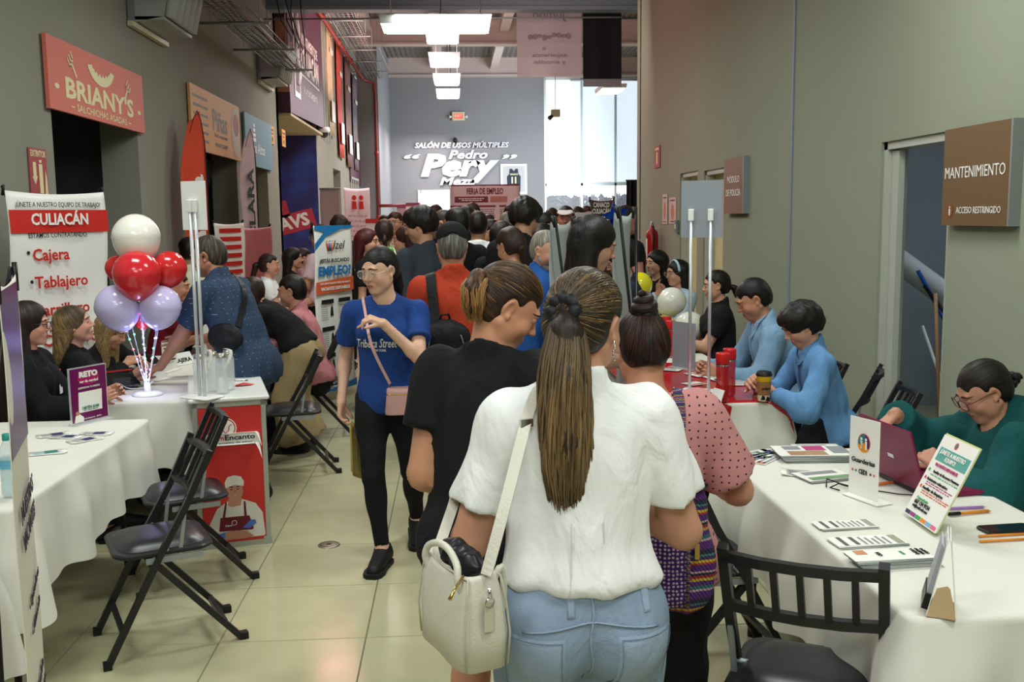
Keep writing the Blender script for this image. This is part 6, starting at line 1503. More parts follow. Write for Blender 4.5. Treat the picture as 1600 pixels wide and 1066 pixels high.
lines(t,-.003,[('Carn',-w_*.27,.075,.014,w_*.32,M_red,.02),('Encanto',w_*.15,.075,.014,w_*.48,M_ink,.02),('El encanto del sabor',0,.055,.004,w_*.6,M_grey_ink)])
for r_,mm,yy in((.026,M_red,-.0030),(.024,M_whiteP,-.0034)):flat(t,yy,disc(0,.125,r_),mm,'emblem_print')
q=MB();q.tube([(-.012,-.0045,.137),(-.006,-.0045,.13),(0,-.0045,.112),(.006,-.0045,.13),(.012,-.0045,.137)],.0015,5);q.build('bull_print',M_red,t)
t,w_,Ml=tent('white cashier name tent on the second left table',(272,572),(303,566),.085,M_whiteP,None,lean=25);lines(t,-.003,[('CAJERA',0,.028,.028,w_*.85,M_ink,.02)],M0=Ml)
t,w_,Ml=tent('small white name card beside the balloon stand base',(240,596),(262,590),.05,M_whiteP,None,lean=30)
t=thing('tablet_stand','black folding tablet stand on second left table','stand',on(188,608),R(30))
q=MB();q.rbox(-.09,.09,-.006,.006,0,.14,.005,M=T(z=.01,rx=R(-62)));q.build('tablet',M_black,t);q=MB();q.box(-.05,.05,-.03,-.025,.0,.09,M=T(rx=R(20)));q.build('support',mat('dark_grey','34363a',.4),t)
q=MB();q.rbox(-.10,.10,-.006,.006,0,.11,.005,M=T(y=-.04,z=.004,rx=R(-80)));q.build('tray',mat('dark_grey','34363a',.4),t)
paper('bent white sheet leaning by the tablet stand',(on(214,606)[0],on(214,606)[1],TZ),R(20),.19,.12,None,txt(4),curl=.04)
paper('manila folder on second left table behind tablet stand',on(205,579),R(5),.22,.12,mat('manila','c8b878',.7),cat='folder',name='folder')
paper('white form sheet under the bull emblem sign',on(285,590),R(15),.2,.14,None,txt(6))
t=thing('black_marker','black marker lying near the blonde woman on second left table','marker',on(160,622),R(50));q=MB();q.tube([(0,-.06,.008),(0,.06,.008)],.007,8);q.build('barrel',M_black,t);q=MB();q.tube([(0,.06,.008),(0,.085,.008)],.0075,8);q.build('cap',mat('cap_teal','1c7f78',.4),t)
p=atZ(313,558,TZ);t=thing('table_sign','narrow upright white sign holder edge-on behind the pole sign','sign',(p[0],p[1]+.2,TZ),R(80));q=MB();q.box(-.09,.09,-.002,.002,0,.24);q.build('panel',M_whiteP,t);q=MB();q.box(-.09,.09,-.03,.03,0,.004);q.build('base',M_clear2,t)
t=thing('table_sign','small white sign with red mark on third left table','sign',(-1.70,8.6,TZ),R(-10));q=MB();q.box(-.10,.10,-.002,.002,0,.30);q.build('panel',M_whiteP,t);q=MB();q.box(-.03,.05,-.004,-.002,.06,.16);q.build('print',M_red,t);q=MB();q.box(-.1,.1,-.03,.03,0,.004);q.build('base',M_clear2,t)
t=thing('tumbler','pale mint drinking flask held by person near job banner','flask',(-1.55,9.6,TZ));q=MB();q.lathe([(0,0),(.04,0),(.045,.05),(.045,.2),(.03,.24),(0,.24)],20);q.build('body',mat('mint','9cc8c0',.3),t);q=MB();q.tube([(-.02,0,.24),(-.015,0,.28),(.015,0,.28),(.02,0,.24)],.006,6);q.build('handle',M_white,t)
# ---- right tables
M_rclear=mat('bottle_red_clear','c0101a',.08,alpha=.72,spec=.7);M_rcap=mat('bottle_red_cap','c81e20',.35)
for px,py,zt,lab in((1128,627,.26,'front red sports bottle on the red plastic cover'),(1139,618,.26,'red sports bottle just behind the front one'),(1047,556,.25,'left red sports bottle near the hair bun'),(1041,548,.25,'red sports bottle hidden behind left one'),(1071,572,.25,'red sports bottle behind the upright grey card')):
 t=thing('sports_bottle',lab,'bottle',on(px,py,.762),0,'red sports bottles on second right table');h_=zt;r_=.034
 q=MB();q.lathe([(0,0),(r_*.9,0),(r_,.012),(r_*.98,h_*.35),(r_*.94,h_*.5),(r_*.98,h_*.6),(r_,h_*.72),(r_*.95,h_*.76)],24);q.build('body',M_rclear,t)
 q=MB();q.lathe([(0,h_),(r_*1.0,h_),(r_*1.06,h_*.97),(r_*1.06,h_*.80),(r_*1.0,h_*.775),(0,h_*.775)],24);q.build('cap',M_rcap,t);q=MB();q.lathe([(r_*1.01,h_*.765),(r_*1.01,h_*.735)],24);q.build('neck_ring',M_chrome,t)
t=thing('coffee_cup','paper coffee cup with black lid and brown sleeve on red cover','cup',on(1193,626,.762));h_=.15
q=MB();q.lathe([(0,0),(.030,0),(.040,h_*.92)],28);q.build('cup',mat('cup_yellow','d9a81e',.5),t);q=MB();q.lathe([(.0330,h_*.22),(.0392,h_*.70)],28);q.build('sleeve',mat('cup_sleeve','9a6a42',.8),t)
q=MB();q.lathe([(.0305,.0),(.0332,h_*.21)],28);q.build('base_print',mat('cup_cream','d8ccb0',.6),t);q=MB();q.lathe([(.0425,h_*.90),(.0435,h_*.95),(.041,h_*.97),(.038,h_*1.04),(.033,h_*1.06),(0,h_*1.045)],28);q.build('lid',M_black,t)
lines(t,-.040,[('andatti',0,h_*.47,.013,.048,M_ink,.02)])
for(x,z)in((-.014,.022),(.012,.016)):flat(t,-.0345,[(x-.012,z-.012),(x+.012,z-.012),(x+.009,z+.006),(x-.004,z+.012)],M_black,'print')
a=on(1068,578);t=thing('table_sign','upright grey backed card holder among papers on second right table','sign',(a[0],a[1],.762),R(-62));q=MB();q.box(-.11,.11,-.002,.002,0,.30);q.build('panel',mat('plate_grey','8f949c',.5),t);q=MB();q.box(-.11,.11,-.04,.04,0,.004);q.build('base',M_clear2,t)
for(px,py,rz,w_,l_,lab,pr)in((1160,598,-5,.30,.22,'open white form before the man in light blue shirt',txt(7)),(1135,590,12,.26,.2,'white form with faint lines beside red bottle',txt(6)),(1100,585,20,.2,.16,'white leaflet with red squiggles on second right table',txt(3,m=M_red)),(1048,578,-35,.14,.1,'small printed card propped near hair bun',txt(4)),(1085,600,30,.12,.1,'folded leaflet with red edge by the pole sign base',[(-.4,.4,-.4,-.2,M_red)])):
 p=on(px,py,.762);paper(lab,(p[0],p[1],.764),R(rz),w_,l_,None,pr,group='papers on second right table')
t,w_,Ml=tent('small white tent card with red print at corner of red cover',(1108,631),(1124,636),.09,M_whiteP,None,lean=20,base=False);flat(t,-.003,[(-w_*.2,.02),(w_*.3,.02),(w_*.2,.05)],M_red,'print')
a=atZ(1326,771,TZ);b=atZ(1371,787,TZ);d=b-a;w_=float(np.linalg.norm(d));t=thing('table_sign','white upright daycare sign with round colourful logo on front right table','sign',tuple((a+b)/2),math.atan2(d[1],d[0]));h_=.285
q=MB();q.box(-w_/2,w_/2,-.002,.002,0,h_);q.build('panel',M_whiteP,t);q=MB();q.box(-w_/2,w_/2+.03,-.03,.04,0,.004);q.build('base',M_whiteP,t)
zc=h_*.70;cols=[('d8432f',0,360,.030,.033),('1f7f86',30,200,.027,.030),('5a2a62',-50,80,.027,.030),('e5912c',200,320,.031,.034)]
for k,(c_,a0,a1,rx_,rz_)in enumerate(cols):flat(t,-.003-.0004*k,([(0,zc)]if a1-a0<360 else[])+disc(0,zc,rx_,rz_,24,a0,a1),mat('logo_'+c_,c_,.5),'logo_print')
for sx in(-1,1):flat(t,-.005,disc(sx*.011,zc+.013,.0055),M_whiteP,'logo_print');flat(t,-.005,[(sx*.011-.006,zc+.006),(sx*.011+.006,zc+.006),(sx*.016,zc-.022),(sx*.008,zc-.022),(sx*.008,zc-.004)],M_whiteP,'logo_print')
lines(t,-.004,[('Guarderias',0,h_*.465,.017,w_*.80,M_ink,.015),('CEDI',0,h_*.33,.017,w_*.28,M_ink,.015)])
for k,(x,c_)in enumerate(((-.36,'d8432f'),(-.24,'1f7f86'),(.26,'4a2a3a'),(.38,'e0607a'))):flat(t,-.004,disc(x*w_,h_*.33,.0045),mat('logo_'+c_,c_,.5),'dot_print')
BL,BR=atZ(1413,797,TZ+.02),atZ(1461,838,TZ+.004);d=BR-BL;w_=float(np.linalg.norm(d));c_=(BL+BR)/2
t=thing('flyer_holder','leaning hiring flyer with teal band on front right table','flyer',tuple(c_),math.atan2(d[1],d[0]));h_=.29;Mf=T(rx=R(-26))
q=MB();q.box(-w_/2,w_/2,-.0015,.0015,0,h_,M=Mf);q.build('card',M_whiteP,t);q=MB();q.box(-w_/2,w_/2,.002,.006,.004,h_+.006,M=Mf);q.build('stack',mat('card_yellow','c9cf8a',.6),t);
def fl(pts,m,nm='print',y=-.0022):
 q=MB();q.add([tuple(Mf@Vector((x*w_,y,z*h_)))for x,z in pts],[tuple(range(len(pts)))]);return q.build(nm,m,t)
fl([(-.42,.70),(.46,.70),(.46,.86),(-.42,.86)],M_teal)
fl(disc(-.05,.93,.05,.04),mat('logo_d8432f','d8432f',.5));fl(disc(-.05,.93,.03,.025),mat('logo_1f7f86','1f7f86',.5),y=-.0026)
M_mag=mat('ink_magenta','b8457a',.5);M_g2=mat('ink_green2','4fae6a',.5)
lines(t,-.003,[('¡ÚNETE A NUESTRO',0,h_*.81,.014,w_*.72,M_whiteP,.02),('EQUIPO!',0,h_*.745,.014,w_*.3,M_whiteP,.02),('VACANTES DISPONIBLES',0,h_*.655,.010,w_*.66,M_mag,.02),('Auxiliar de Recursos Humanos',.02,h_*.575,.009,w_*.76,M_ink,.01),('Asistente educativo',-.01,h_*.475,.010,w_*.62,M_ink,.01),('Auxiliar de limpieza',-.01,h_*.365,.010,w_*.62,M_ink,.01),('Comunícate',-.04,h_*.235,.009,w_*.34,M_g2,.02),('667 134 9154',-.03,h_*.185,.013,w_*.46,M_ink,.02),('rh@cedi.edu.mx',-.03,h_*.135,.010,w_*.46,M_ink,.01)],M0=Mf)
for zz,cc in((.575,M_g2),(.475,M_mag),(.365,M_or)):fl(disc(-.42,zz,.03,.02),cc,'bullet')
for j,(zz,cc)in enumerate(((.53,M_g2),(.435,M_mag),(.41,M_mag),(.325,M_or),(.30,M_or))):
 q=MB();x=-.34
 while x<.38:e=x+.05+.03*((j*7+int(x*40))%3);q.add([tuple(Mf@Vector((xx*w_,-.0022,z2*h_)))for xx,z2 in((x,zz-.006),(e,zz-.006),(e,zz+.006),(x,zz+.006))],[(0,1,2,3)]);x=e+.02
 tag(q.build('print',cc,t),kind='stuff')
for k,cc in enumerate(('3a4358','9a3f8a','3fa45a','e88a3a','7fb4d8','e07090')):fl([(-.48+.16*k,.015),(-.33+.16*k,.015),(-.33+.16*k,.06),(-.48+.16*k,.06)],mat('strip_'+cc,cc,.5),'colour_strip')
a,b=on(1447,966),on(1493,968);t=thing('leaflet_rack','folded white leaflet rack seen end-on at the near corner of table','stand',((a[0]+b[0])/2,(a[1]+b[1])/2,TZ),R(-27));w_=b[0]-a[0]
for sx,dd,nm in((-1,0,'front_panel'),(1,.0,'rear_panel')):
 q=MB();q.add([(sx*w_/2,0,0),(sx*w_/2,.12,0),(sx*.003+.012,.12,.20),(sx*.003+.012,0,.20)],[(0,1,2,3)]);q.build(nm,M_whiteP,t,solid=.002)
q=MB();q.add([(-w_/2,.0,.001),(w_/2,.0,.001),(w_/2*.55,.0,.078),(.012,0,.085),(-w_/2*.35,.0,.076)],[(0,1,2,3,4)]);q.add([(-w_/2,.0,.0),(0,.03,.012),(w_/2,0,.0),(w_/2,.12,0),(0,.12,.012),(-w_/2,.12,0)],[(0,1,4,5),(1,2,3,4)]);q.build('inner_fold',mat('card_buff','c4a884',.8),t,solid=.001)
q=MB()
for k in range(4):q.box(-w_/2-.004-.003*k,-w_/2-.002-.003*k,.01,.11,.02,.17+.004*k,M=T(ry=R(13)))
q.build('leaflets',mat('paper_stack','b9bcc4',.6),t);q.__init__();q.box(-w_/2-.016,-w_/2-.001,.0,.12,.01,.05,M=T(ry=R(13)));q.build('pocket',M_black,t)
def stack(label,px,py,rz,w_,l_,n,pr,top=None,edge='paper_stack',group='leaflet stacks on front right table',th=.0012):
 p=on(px,py);t=thing('leaflet_stack',label,'leaflets',p,R(rz),group);rg=random.Random(px)
 for k in range(n):
  q=MB();jx,jy,ja=rg.uniform(-.004,.004)-.0016*k,rg.uniform(-.003,.003),R(rg.uniform(-2.5,2.5));q.box(-w_/2,w_/2,-l_/2,l_/2,th*1.25*k,th*1.25*k+th,M=T(jx,jy,0,ja));q.build('leaflet',top or M_whiteP if k==n-1 else mat('paper_edge%d'%(k%3),('d8d8d4','b0b6b4','8f9a98')[k%3],.6),t)
 z=th*1.25*n+.0006
 for(x0,x1,y0,y1,mm)in pr:q=MB();q.add([(w_*x,l_*yy,z)for x,yy in((x0,y0),(x1,y0),(x1,y1),(x0,y1))],[(0,1,2,3)]);q.build('print',mm,t)
 return t,z
M_dk=mat('print_darkgrey','5a5c5a',.6)
tb=lambda:[(-.42+.0,-.36,-.45,.45,M_dk),(-.25,-.19,-.4,.42,M_dk)]+[(-.12+.085*i,-.12+.085*i+.035,-.42,.38-.1*(i%3),M_gp)for i in range(5)]+[(.33,.44,-.45,.45,mat('print_olive','9a9c88',.6))]
stack('upper stack of white leaflets with grey table print',1322,822,4,.19,.075,5,tb());stack('middle stack of white leaflets with grey table print',1358,848,3,.22,.085,5,tb())
t,z=stack('thick stack of daycare leaflets nearest the camera',1402,880,3,.235,.085,18,[(-.5,-.36,.1,.5,M_pe),(.05,.09,-.1,.25,M_gn)])
Mz=T(0,0,z+.001,R(90))@T(rx=R(-90));lines(t,0,[('CEDI',.0,.055,.012,.03,M_ink,.01),('ÚNETE A',.008,-.055,.010,.05,M_ink,.01),('NUESTRO',.008,-.07,.010,.05,M_ink,.01),('EQUIPO',.008,-.085,.010,.045,M_ink,.01)],M0=Mz)
stack('tall stack of colour photo brochures at far end of front right table',1275,715,-3,.28,.17,20,[(-.45,.1,-.45,-.05,mat('photo_mix','b08a6a',.4,var=.5,vscale=30)),(-.45,-.2,.1,.45,M_gp),(-.15,.15,.0,.45,M_mag),(.2,.45,-.3,.4,M_gp)],edge='x')
stack('flat brochures with green print right beside the white sign',1290,746,12,.2,.13,7,[(-.45,.45,-.45,-.15,mat('photo_mix2','7a9a70',.4,var=.6,vscale=30)),(-.4,.3,.1,.4,M_gp)])
paper('white leaflet with yellow spot near the photo brochures',on(1262,741),R(-18),.2,.10,None,txt(4)+[(.2,.3,.0,.3,mat('ink_yellow','d8b03a',.6))],curl=.008)
for k,(px,py,rz,lab)in enumerate(((1160,716,14,'leaflet with green mark at far left corner of laptop table'),(1178,710,30,'leaflet fanned over the far left corner leaflets'),(1195,717,48,'right leaflet of the far corner fan'),(1228,704,10,'leaflet with violet band at far edge of table'),(1275,698,-4,'leaflet with green tab at the far edge of table'))):
 paper(lab,on(px,py),R(rz),.20,.09,None,txt(3)+[(.1,.2,-.2,.2,M_gn),(-.48,-.3,-.4,.0,M_pe if k<3 else M_pp)],group='fanned leaflets on front right table')
t=thing('laptop','open magenta laptop on the front right table','laptop',(1.615,3.44,TZ),R(96));M_lap=mat('laptop_magenta','7a1a44',.35,.3);M_lapd=mat('laptop_dark','1c1c20',.4)
q=MB();q.rbox(-.175,.175,-.24,.0,0,.018,.012);q.build('base',M_lap,t)
q=MB();q.box(-.15,.15,-.12,-.02,.018,.0195);kb=q.build('keyboard',M_lapd,t)
for r_ in range(5):
 for c_ in range(12):q=MB();q.box(-.146+.0245*c_,-.126+.0245*c_,-.118+.0195*r_,-.102+.0195*r_,.0195,.0212);q.build('key',M_lapd,kb)
q=MB();q.box(-.045,.045,-.215,-.14,.018,.0188);q.build('touchpad',mat('laptop_pad','6a1a3c',.3),t)
q=MB();q.rbox(-.175,.175,-.004,.004,0,.235,.003,M=T(z=.014,rx=R(-16)));ld=q.build('lid',M_lap,t);q=MB();q.box(-.16,.16,-.0055,-.004,.012,.222,M=T(z=.014,rx=R(-16)));q.build('screen',mat('screen_glow','c8d4dc',.2,emit=.8),ld)
q=MB();q.tube([(-.14,0,.014),(.14,0,.014)],.008,10);q.build('hinge',M_lapd,t);q=MB();q.box(-.02,.02,.0045,.0052,.10,.115,M=T(z=.014,rx=R(-16)));q.build('badge',M_chrome,ld)
def pen(label,px,py,rz,col,L_=.14,r_=.005,cap=None,cat='pen',name='pen'):
 p=on(px,py);t=thing(name,label,cat,p,R(rz));q=MB();q.tube([(-L_/2,0,r_),(L_/2-.012,0,r_)],r_,10);q.build('barrel',mat('pen_'+col,col,.4),t);q=MB();q.tube([(L_/2-.012,0,r_),(L_/2,0,r_)],[r_,.001],10);q.build('tip',mat('pen_tip','d8b890',.6),t)
 if cap:q=MB();q.tube([(-L_/2-.03,0,r_),(-L_/2+.012,0,r_)],r_*1.15,10);q.build('cap',mat('pen_'+cap,cap,.4),t)
 return t
pen('orange marker with black cap before the laptop',1522,803,8,'dd8a2a',.13,.0055,'141414');pen('lilac marker behind the orange marker',1508,796,2,'a87ac8',.15,.005)
pen('upper orange pencil at right edge of table',1570,838,3,'e08a2c',.17,.004,name='pencil',cat='pencil');pen('lower orange pencil at right edge of table',1572,846,3,'e08a2c',.17,.004,name='pencil',cat='pencil');pen('orange pencil beside the white sign base',1388,757,15,'d8743a',.14,.006,name='pencil',cat='pencil')
t=thing('phone','black smartphone lying at right edge of the laptop table','phone',on(1574,829),R(5));q=MB();q.rbox(-.085,.085,-.04,.04,0,.009,.012);q.build('casing',M_black,t);q=MB();q.rbox(-.080,.080,-.036,.036,.009,.0095,.01);q.build('screen',mat('phone_screen','10141c',.08,spec=.7),t)
t=thing('charging_cable','thin black cable curling between white sign and laptop','cable',on(1380,775));q=MB();q.tube([(-.16,.12,.004),(-.14,.17,.02),(-.09,.15,.004),(-.05,.08,.004),(.0,.05,.004),(.06,.0,.004),(.12,-.02,.004),(.19,.03,.004)],.0025,6);q.tube([(-.13,.07,.004),(-.15,.11,.004),(-.11,.13,.012),(-.07,.10,.004)],.0025,6);q.build('cable',M_cable,t)
# ================================================================ people
def head_rel(H,lean,side,twist,hyaw,hpitch,hroll=0):
 """head centre and top relative to the hip joint height, in the person's frame"""
 Rt=rotz(R(twist))
 ud=lambda a,b:_n(Rt@np.array([math.tan(R(b)),math.sin(R(a)),math.cos(R(a))]))
 u0,u1=ud(lean*.55,side*.5),ud(lean,side);nb=u0*.095*H+u1*.2*H
 Rh=rotz(R(hyaw+twist))@rotx(-R(hpitch))@roty(R(hroll))
 nd=_n(u1*.55+np.array([0,0,.6])+Rh[:,1]*.18*np.array([1,1,0]))
 hc=nb+nd*.064*H+Rh[:,2]*.036*H+Rh[:,1]*.008;s=H/1.66
 return hc,hc[2]+.118*s*max(Rh[2,2],.85)
def place(label,px,yt,D_,yaw,H=None,sit=False,zadd=0,**k):
 a=dict(lean=k.get('lean',0),side=k.get('side',0),twist=k.get('twist',0),hyaw=k.get('hyaw',0),hpitch=k.get('hpitch',0))
 p=atD(px,yt+.11*F_PX/D_,D_);zt=HC-(yt-340)*D_/F_PX if abs(px-708)<1 else atD(px,yt,D_)[2]
 if sit:
  H=H or 1.62;hc,top=head_rel(H,**a);k['sit']=float(zt-top-.085)
 else:
  hc,top=head_rel(1.0,**a)
  kk=top+.525;H=zt/kk;hc,top=head_rel(H,**a)
 off=rotz(R(yaw))@hc
 if 'lod' not in k:k['lod']=2 if D_<3.8 else 1 if D_<8.6 else 0
 if 'eyes' not in k:k['eyes']=D_<13 and math.cos(R(yaw+k.get('hyaw',0)+k.get('twist',0)))<.55
 r=person(label,(p[0]-off[0],p[1]-off[1]),yaw,H=H,**k)
 return r
def text_on(root,prims,off,s_,c,rt,up,n_,width,m,size=.05,bold=.02,shear=0,gap=.0055):
 """lettering laid on a garment: c centre, rt reading direction, up, n_ outward normal"""
 o=text(s_,size/.7,m,width=width,bold=bold,shear=shear,depth=.001)
 bm=bmesh.new();bm.from_mesh(o.data);bmesh.ops.triangulate(bm,faces=bm.faces)
 es=[e for e in bm.edges if e.calc_length()>.02];bmesh.ops.subdivide_edges(bm,edges=es,cuts=2);bm.to_mesh(o.data);bm.free()
 n=len(o.data.vertices);co=np.empty(n*3,np.float32);o.data.vertices.foreach_get('co',co);co=co.reshape(-1,3)
 rt,up,n_=_n(rt),_n(up),_n(n_);P=c+co[:,:1]*rt+co[:,2:]*up+n_*.12;dep=-co[:,1:2]
 for _ in range(24):P=P-n_*np.clip(sdf_at(P,prims,off)-gap,0,1)[:,None]*.9
 P=P+n_*dep*.6;o.data.vertices.foreach_set('co',P.astype(np.float32).ravel());o.data.update();o.parent=root;return o
def patch_on(root,prims,off,pts,c,rt,up,n_,m,name,gap=.003,th=.0015,div=8,raise_=.0):
 """cloth patch (outline in rt/up metres) laid on a garment"""
 rt,up,n_=_n(rt),_n(up),_n(n_);q=np.array(pts,float);cen=q.mean(0);V=[];Fc=[];n=len(q);K=div
 for k in range(K+1):
  for p in q:V.append(cen+(p-cen)*k/K if k else cen+(p-cen)*1e-3)
 for k in range(K):
  for i in range(n):j=(i+1)%n;Fc.append((k*n+i,k*n+j,(k+1)*n+j,(k+1)*n+i))
 V=np.array(V);P=c+V[:,:1]*rt+V[:,1:2]*up+n_*.24
 for _ in range(26):P=P-n_*np.clip(sdf_at(P,prims,off)-gap,0,1)[:,None]*.9
 rim=np.arange(len(P))>=K*n;P[rim]-=n_*(gap*1.2+raise_*0);return mesh_np(name,P+n_*raise_,Fc,m,root)
K_=dict(black='17171a',navy='1f2a3c')
C_blk=cloth('cloth_black','161619',bscale=120);C_wht=cloth('cloth_white','eaeaea',bscale=160,bump=.18);C_den=cloth('denim_light','8496ac',bump=.5,bscale=420,var=.14,vscale=9)
C_jeans_dark=cloth('denim_dark','2c3646',bump=.4,bscale=300)
C_gry=cloth('cloth_slate','343b44',bscale=140);C_khk=cloth('cloth_khaki','9c8862',bscale=140)
def pattern_mat(name,base,spot,kind='dots',scale=30,thr=.14,rough=.85):
 m=bpy.data.materials.new(name);m.use_nodes=True;nt=m.node_tree;b=nt.nodes['Principled BSDF'];L=nt.links;b.inputs['Roughness'].default_value=rough;b.inputs['Specular IOR Level'].default_value=.2
 tc=nt.nodes.new('ShaderNodeTexCoord');mx=nt.nodes.new('ShaderNodeMix');mx.data_type='RGBA';mx.inputs['A'].default_value=(*lin(base),1);mx.inputs['B'].default_value=(*lin(spot),1)
 if kind=='dots':
  v=nt.nodes.new('ShaderNodeTexVoronoi');v.inputs['Scale'].default_value=scale;v.inputs['Randomness'].default_value=.08;mp=nt.nodes.new('ShaderNodeMapping');mp.inputs['Rotation'].default_value=(PI/2,0,0);L.new(tc.outputs['Object'],mp.inputs[0]);L.new(mp.outputs[0],v.inputs['Vector']);v.voronoi_dimensions='2D';v.inputs['Randomness'].default_value=.3
  c=nt.nodes.new('ShaderNodeMath');c.operation='LESS_THAN';c.inputs[1].default_value=thr;L.new(v.outputs['Distance'],c.inputs[0]);L.new(c.outputs[0],mx.inputs['Factor'])
 else:
  n=nt.nodes.new('ShaderNodeTexWave' if kind=='wave' else 'ShaderNodeTexNoise');n.inputs['Scale'].default_value=scale
  if kind=='wave':n.inputs['Distortion'].default_value=12;n.inputs['Detail'].default_value=2;n.inputs['Detail Scale'].default_value=1.5
  L.new(tc.outputs['Object'],n.inputs['Vector']);r=nt.nodes.new('ShaderNodeMapRange');r.inputs[1].default_value=thr;r.inputs[2].default_value=thr+.06;L.new(n.outputs[0],r.inputs[0]);L.new(r.outputs[0],mx.inputs['Factor'])
 L.new(mx.outputs['Result'],b.inputs['Base Color']);return m
def woven_mat(name,zs=1.0):
 m=bpy.data.materials.new(name);m.use_nodes=True;nt=m.node_tree;b=nt.nodes['Principled BSDF'];L=nt.links;b.inputs['Roughness'].default_value=.9
 tc=nt.nodes.new('ShaderNodeTexCoord');sp=nt.nodes.new('ShaderNodeSeparateXYZ');L.new(tc.outputs['Object'],sp.inputs[0])
 a=nt.nodes.new('ShaderNodeMath');a.operation='MULTIPLY';a.inputs[1].default_value=7.5*zs;L.new(sp.outputs['Z'],a.inputs[0]);f=nt.nodes.new('ShaderNodeMath');f.operation='FRACT';L.new(a.outputs[0],f.inputs[0])
 cr=nt.nodes.new('ShaderNodeValToRGB');cr.color_ramp.interpolation='CONSTANT';L.new(f.outputs[0],cr.inputs[0]);els=cr.color_ramp.elements
 cols=[(0,'4a1d66'),(.16,'a88a94'),(.20,'2c5a5c'),(.27,'4a1d66'),(.36,'a8902a'),(.42,'8a2030'),(.48,'1e1a2c'),(.53,'b09098'),(.57,'4a1d66'),(.70,'a03a2a'),(.74,'b0982e'),(.79,'3a2050'),(.86,'356a66'),(.90,'201a30')]
 els[0].position=0;els[0].color=(*lin(cols[0][1]),1);els[1].position=cols[1][0];els[1].color=(*lin(cols[1][1]),1)
 for p,c in cols[2:]:e=els.new(p);e.color=(*lin(c),1)
 w_=nt.nodes.new('ShaderNodeTexWave');w_.inputs['Scale'].default_value=45;w_.bands_direction='DIAGONAL';L.new(tc.outputs['Object'],w_.inputs['Vector'])
 hs=nt.nodes.new('ShaderNodeHueSaturation');L.new(cr.outputs[0],hs.inputs['Color']);r=nt.nodes.new('ShaderNodeMapRange');r.inputs[3].default_value=.65;r.inputs[4].default_value=1.3;L.new(w_.outputs[0],r.inputs[0]);L.new(r.outputs[0],hs.inputs['Value']);L.new(hs.outputs[0],b.inputs['Base Color'])
 bp=nt.nodes.new('ShaderNodeBump');bp.inputs['Strength'].default_value=.6;bp.inputs['Distance'].default_value=.003;L.new(w_.outputs[0],bp.inputs['Height']);L.new(bp.outputs[0],b.inputs['Normal']);return m
HBK=dict(col='120d0b',hi='2c201a',amt=.3);HBR=dict(col='241611',hi='4a3022',amt=.4)
# ---------- woman in white short-sleeved shirt, back to camera (nearest)
D1=2.12
W1=place('woman seen from behind in white short sleeved shirt, light jeans and long ponytail',912,424,2.22,3,lod=2,g=.98,lean=7,hyaw=-38,hpitch=12,hroll=4,bust=.8,armg=1.12,hips=1.08,neckf=1.1,sh=1.0,skin='c08c72',hl=(-.15,.27,1.03),pl=(-.55,-.5,-1),hr=(.13,.27,1.06),pr_=(.6,-.5,-1),curl=50,lid=.75,top=dict(m=C_wht,sleeve=.70,slr=1.12,hem=.085,off=.014,box=.92,fold=.008,fs=19,collar=1,label='white linen shirt with short sleeves'),bot=dict(m=C_den,off=.012,wide=1.12,cuff=.042,rise=.085,fold=0,name='jeans',label='light blue denim jeans'),shoes='e4e2de',hair=dict(style='slick',vol=.010,col='2b2019',hi='94754a',amt=.55,tie=(0,-.100,.012),band=('121214',.026,.019),tail=[(-.004,-.026,-.045,.036,0),(-.014,-.062,-.14,.044,0),(-.014,-.072,-.27,.047,0),(-.006,-.060,-.39,.040,0),(0,-.05,-.44,.020,0)],rootc=('241a15',.16,.30)))
J=W1['J'];rt_,r1=W1['root'],J
tp,trs=J['tail']
def tail_curve(rng,seg):
 a=rng.rand()*6.28;rad=rng.rand()**.22;wv=rng.rand()*6.28;L_=.84+.26*rng.rand();out=[]
 P_=np.array(tp);cum=np.concatenate([[0],np.cumsum(np.linalg.norm(np.diff(P_,axis=0),axis=1))])
 for k in range(seg):
  u=k/(seg-1)*L_;d=min(u,1.0)*cum[-1];c=np.array([np.interp(d,cum,P_[:,i])for i in range(3)]);c[2]-=max(u-1,0)*.4
  w_=np.interp(min(u,1),[0,.06,.22,.5,.8,1],[.016,.036,.050,.056,.055,.042])
  c=c+np.array([math.cos(a)*w_*rad,math.sin(a)*w_*rad*.88-.002,0])+np.array([.006*math.sin(u*9+wv),.003*math.cos(u*8+wv),0])*min(u*3,1);out.append(c)
 return np.array(out)
tail_m=hair_mat('54432f','94784e',.7,.42,('2e241b',.10,.30))
strands(rt_,'hair_strands',tail_m,900,tail_curve,.0026,13,5)['kind']='stuff'
hp,Rh=J['hp'],J['Rh']
def cap_curve(tie,vol,back=.0):
 tv=np.array(tie)
 def f(rng,seg):
  while True:
   n=_n(rng.randn(3));
   if n[2]>-.75 and not(n[1]>.38 and n[2]<.42)and not(n[2]<.08 and n[1]>-.28 and abs(n[0])>.35)and n@_n(tv)<.93:break
  c=np.array([0,-.014,.024]);rr=np.array([.0735+vol,.093+vol,.0865+vol]);t=_n(tv-c);out=[]
  for k in range(seg):
   u=k/(seg-1);m=_n(n*(1-u)**1.0+t*u*1.02);den=math.sqrt(((m/rr)**2).sum());out.append(hp(c+m/den*(1.0+.010*math.sin(u*PI)+.006*rng.rand()*0)+m*.0012))
  return np.array(out)
 return f
strands(rt_,'hair_strands',hair_mat('2a1f18','96784c',.5,.36),800,cap_curve((0,-.100,.012),.010),.0017,10,8,J['hairp'])['kind']='stuff'
e0=np.array(hp((.079,-.004,-.040)));er=thing('earring','dangling silver leaf earring in the ear of ponytail woman','earring');er.parent=rt_;del er['category']
er.location=tuple(e0+Rh@np.array([.003,0,0]))
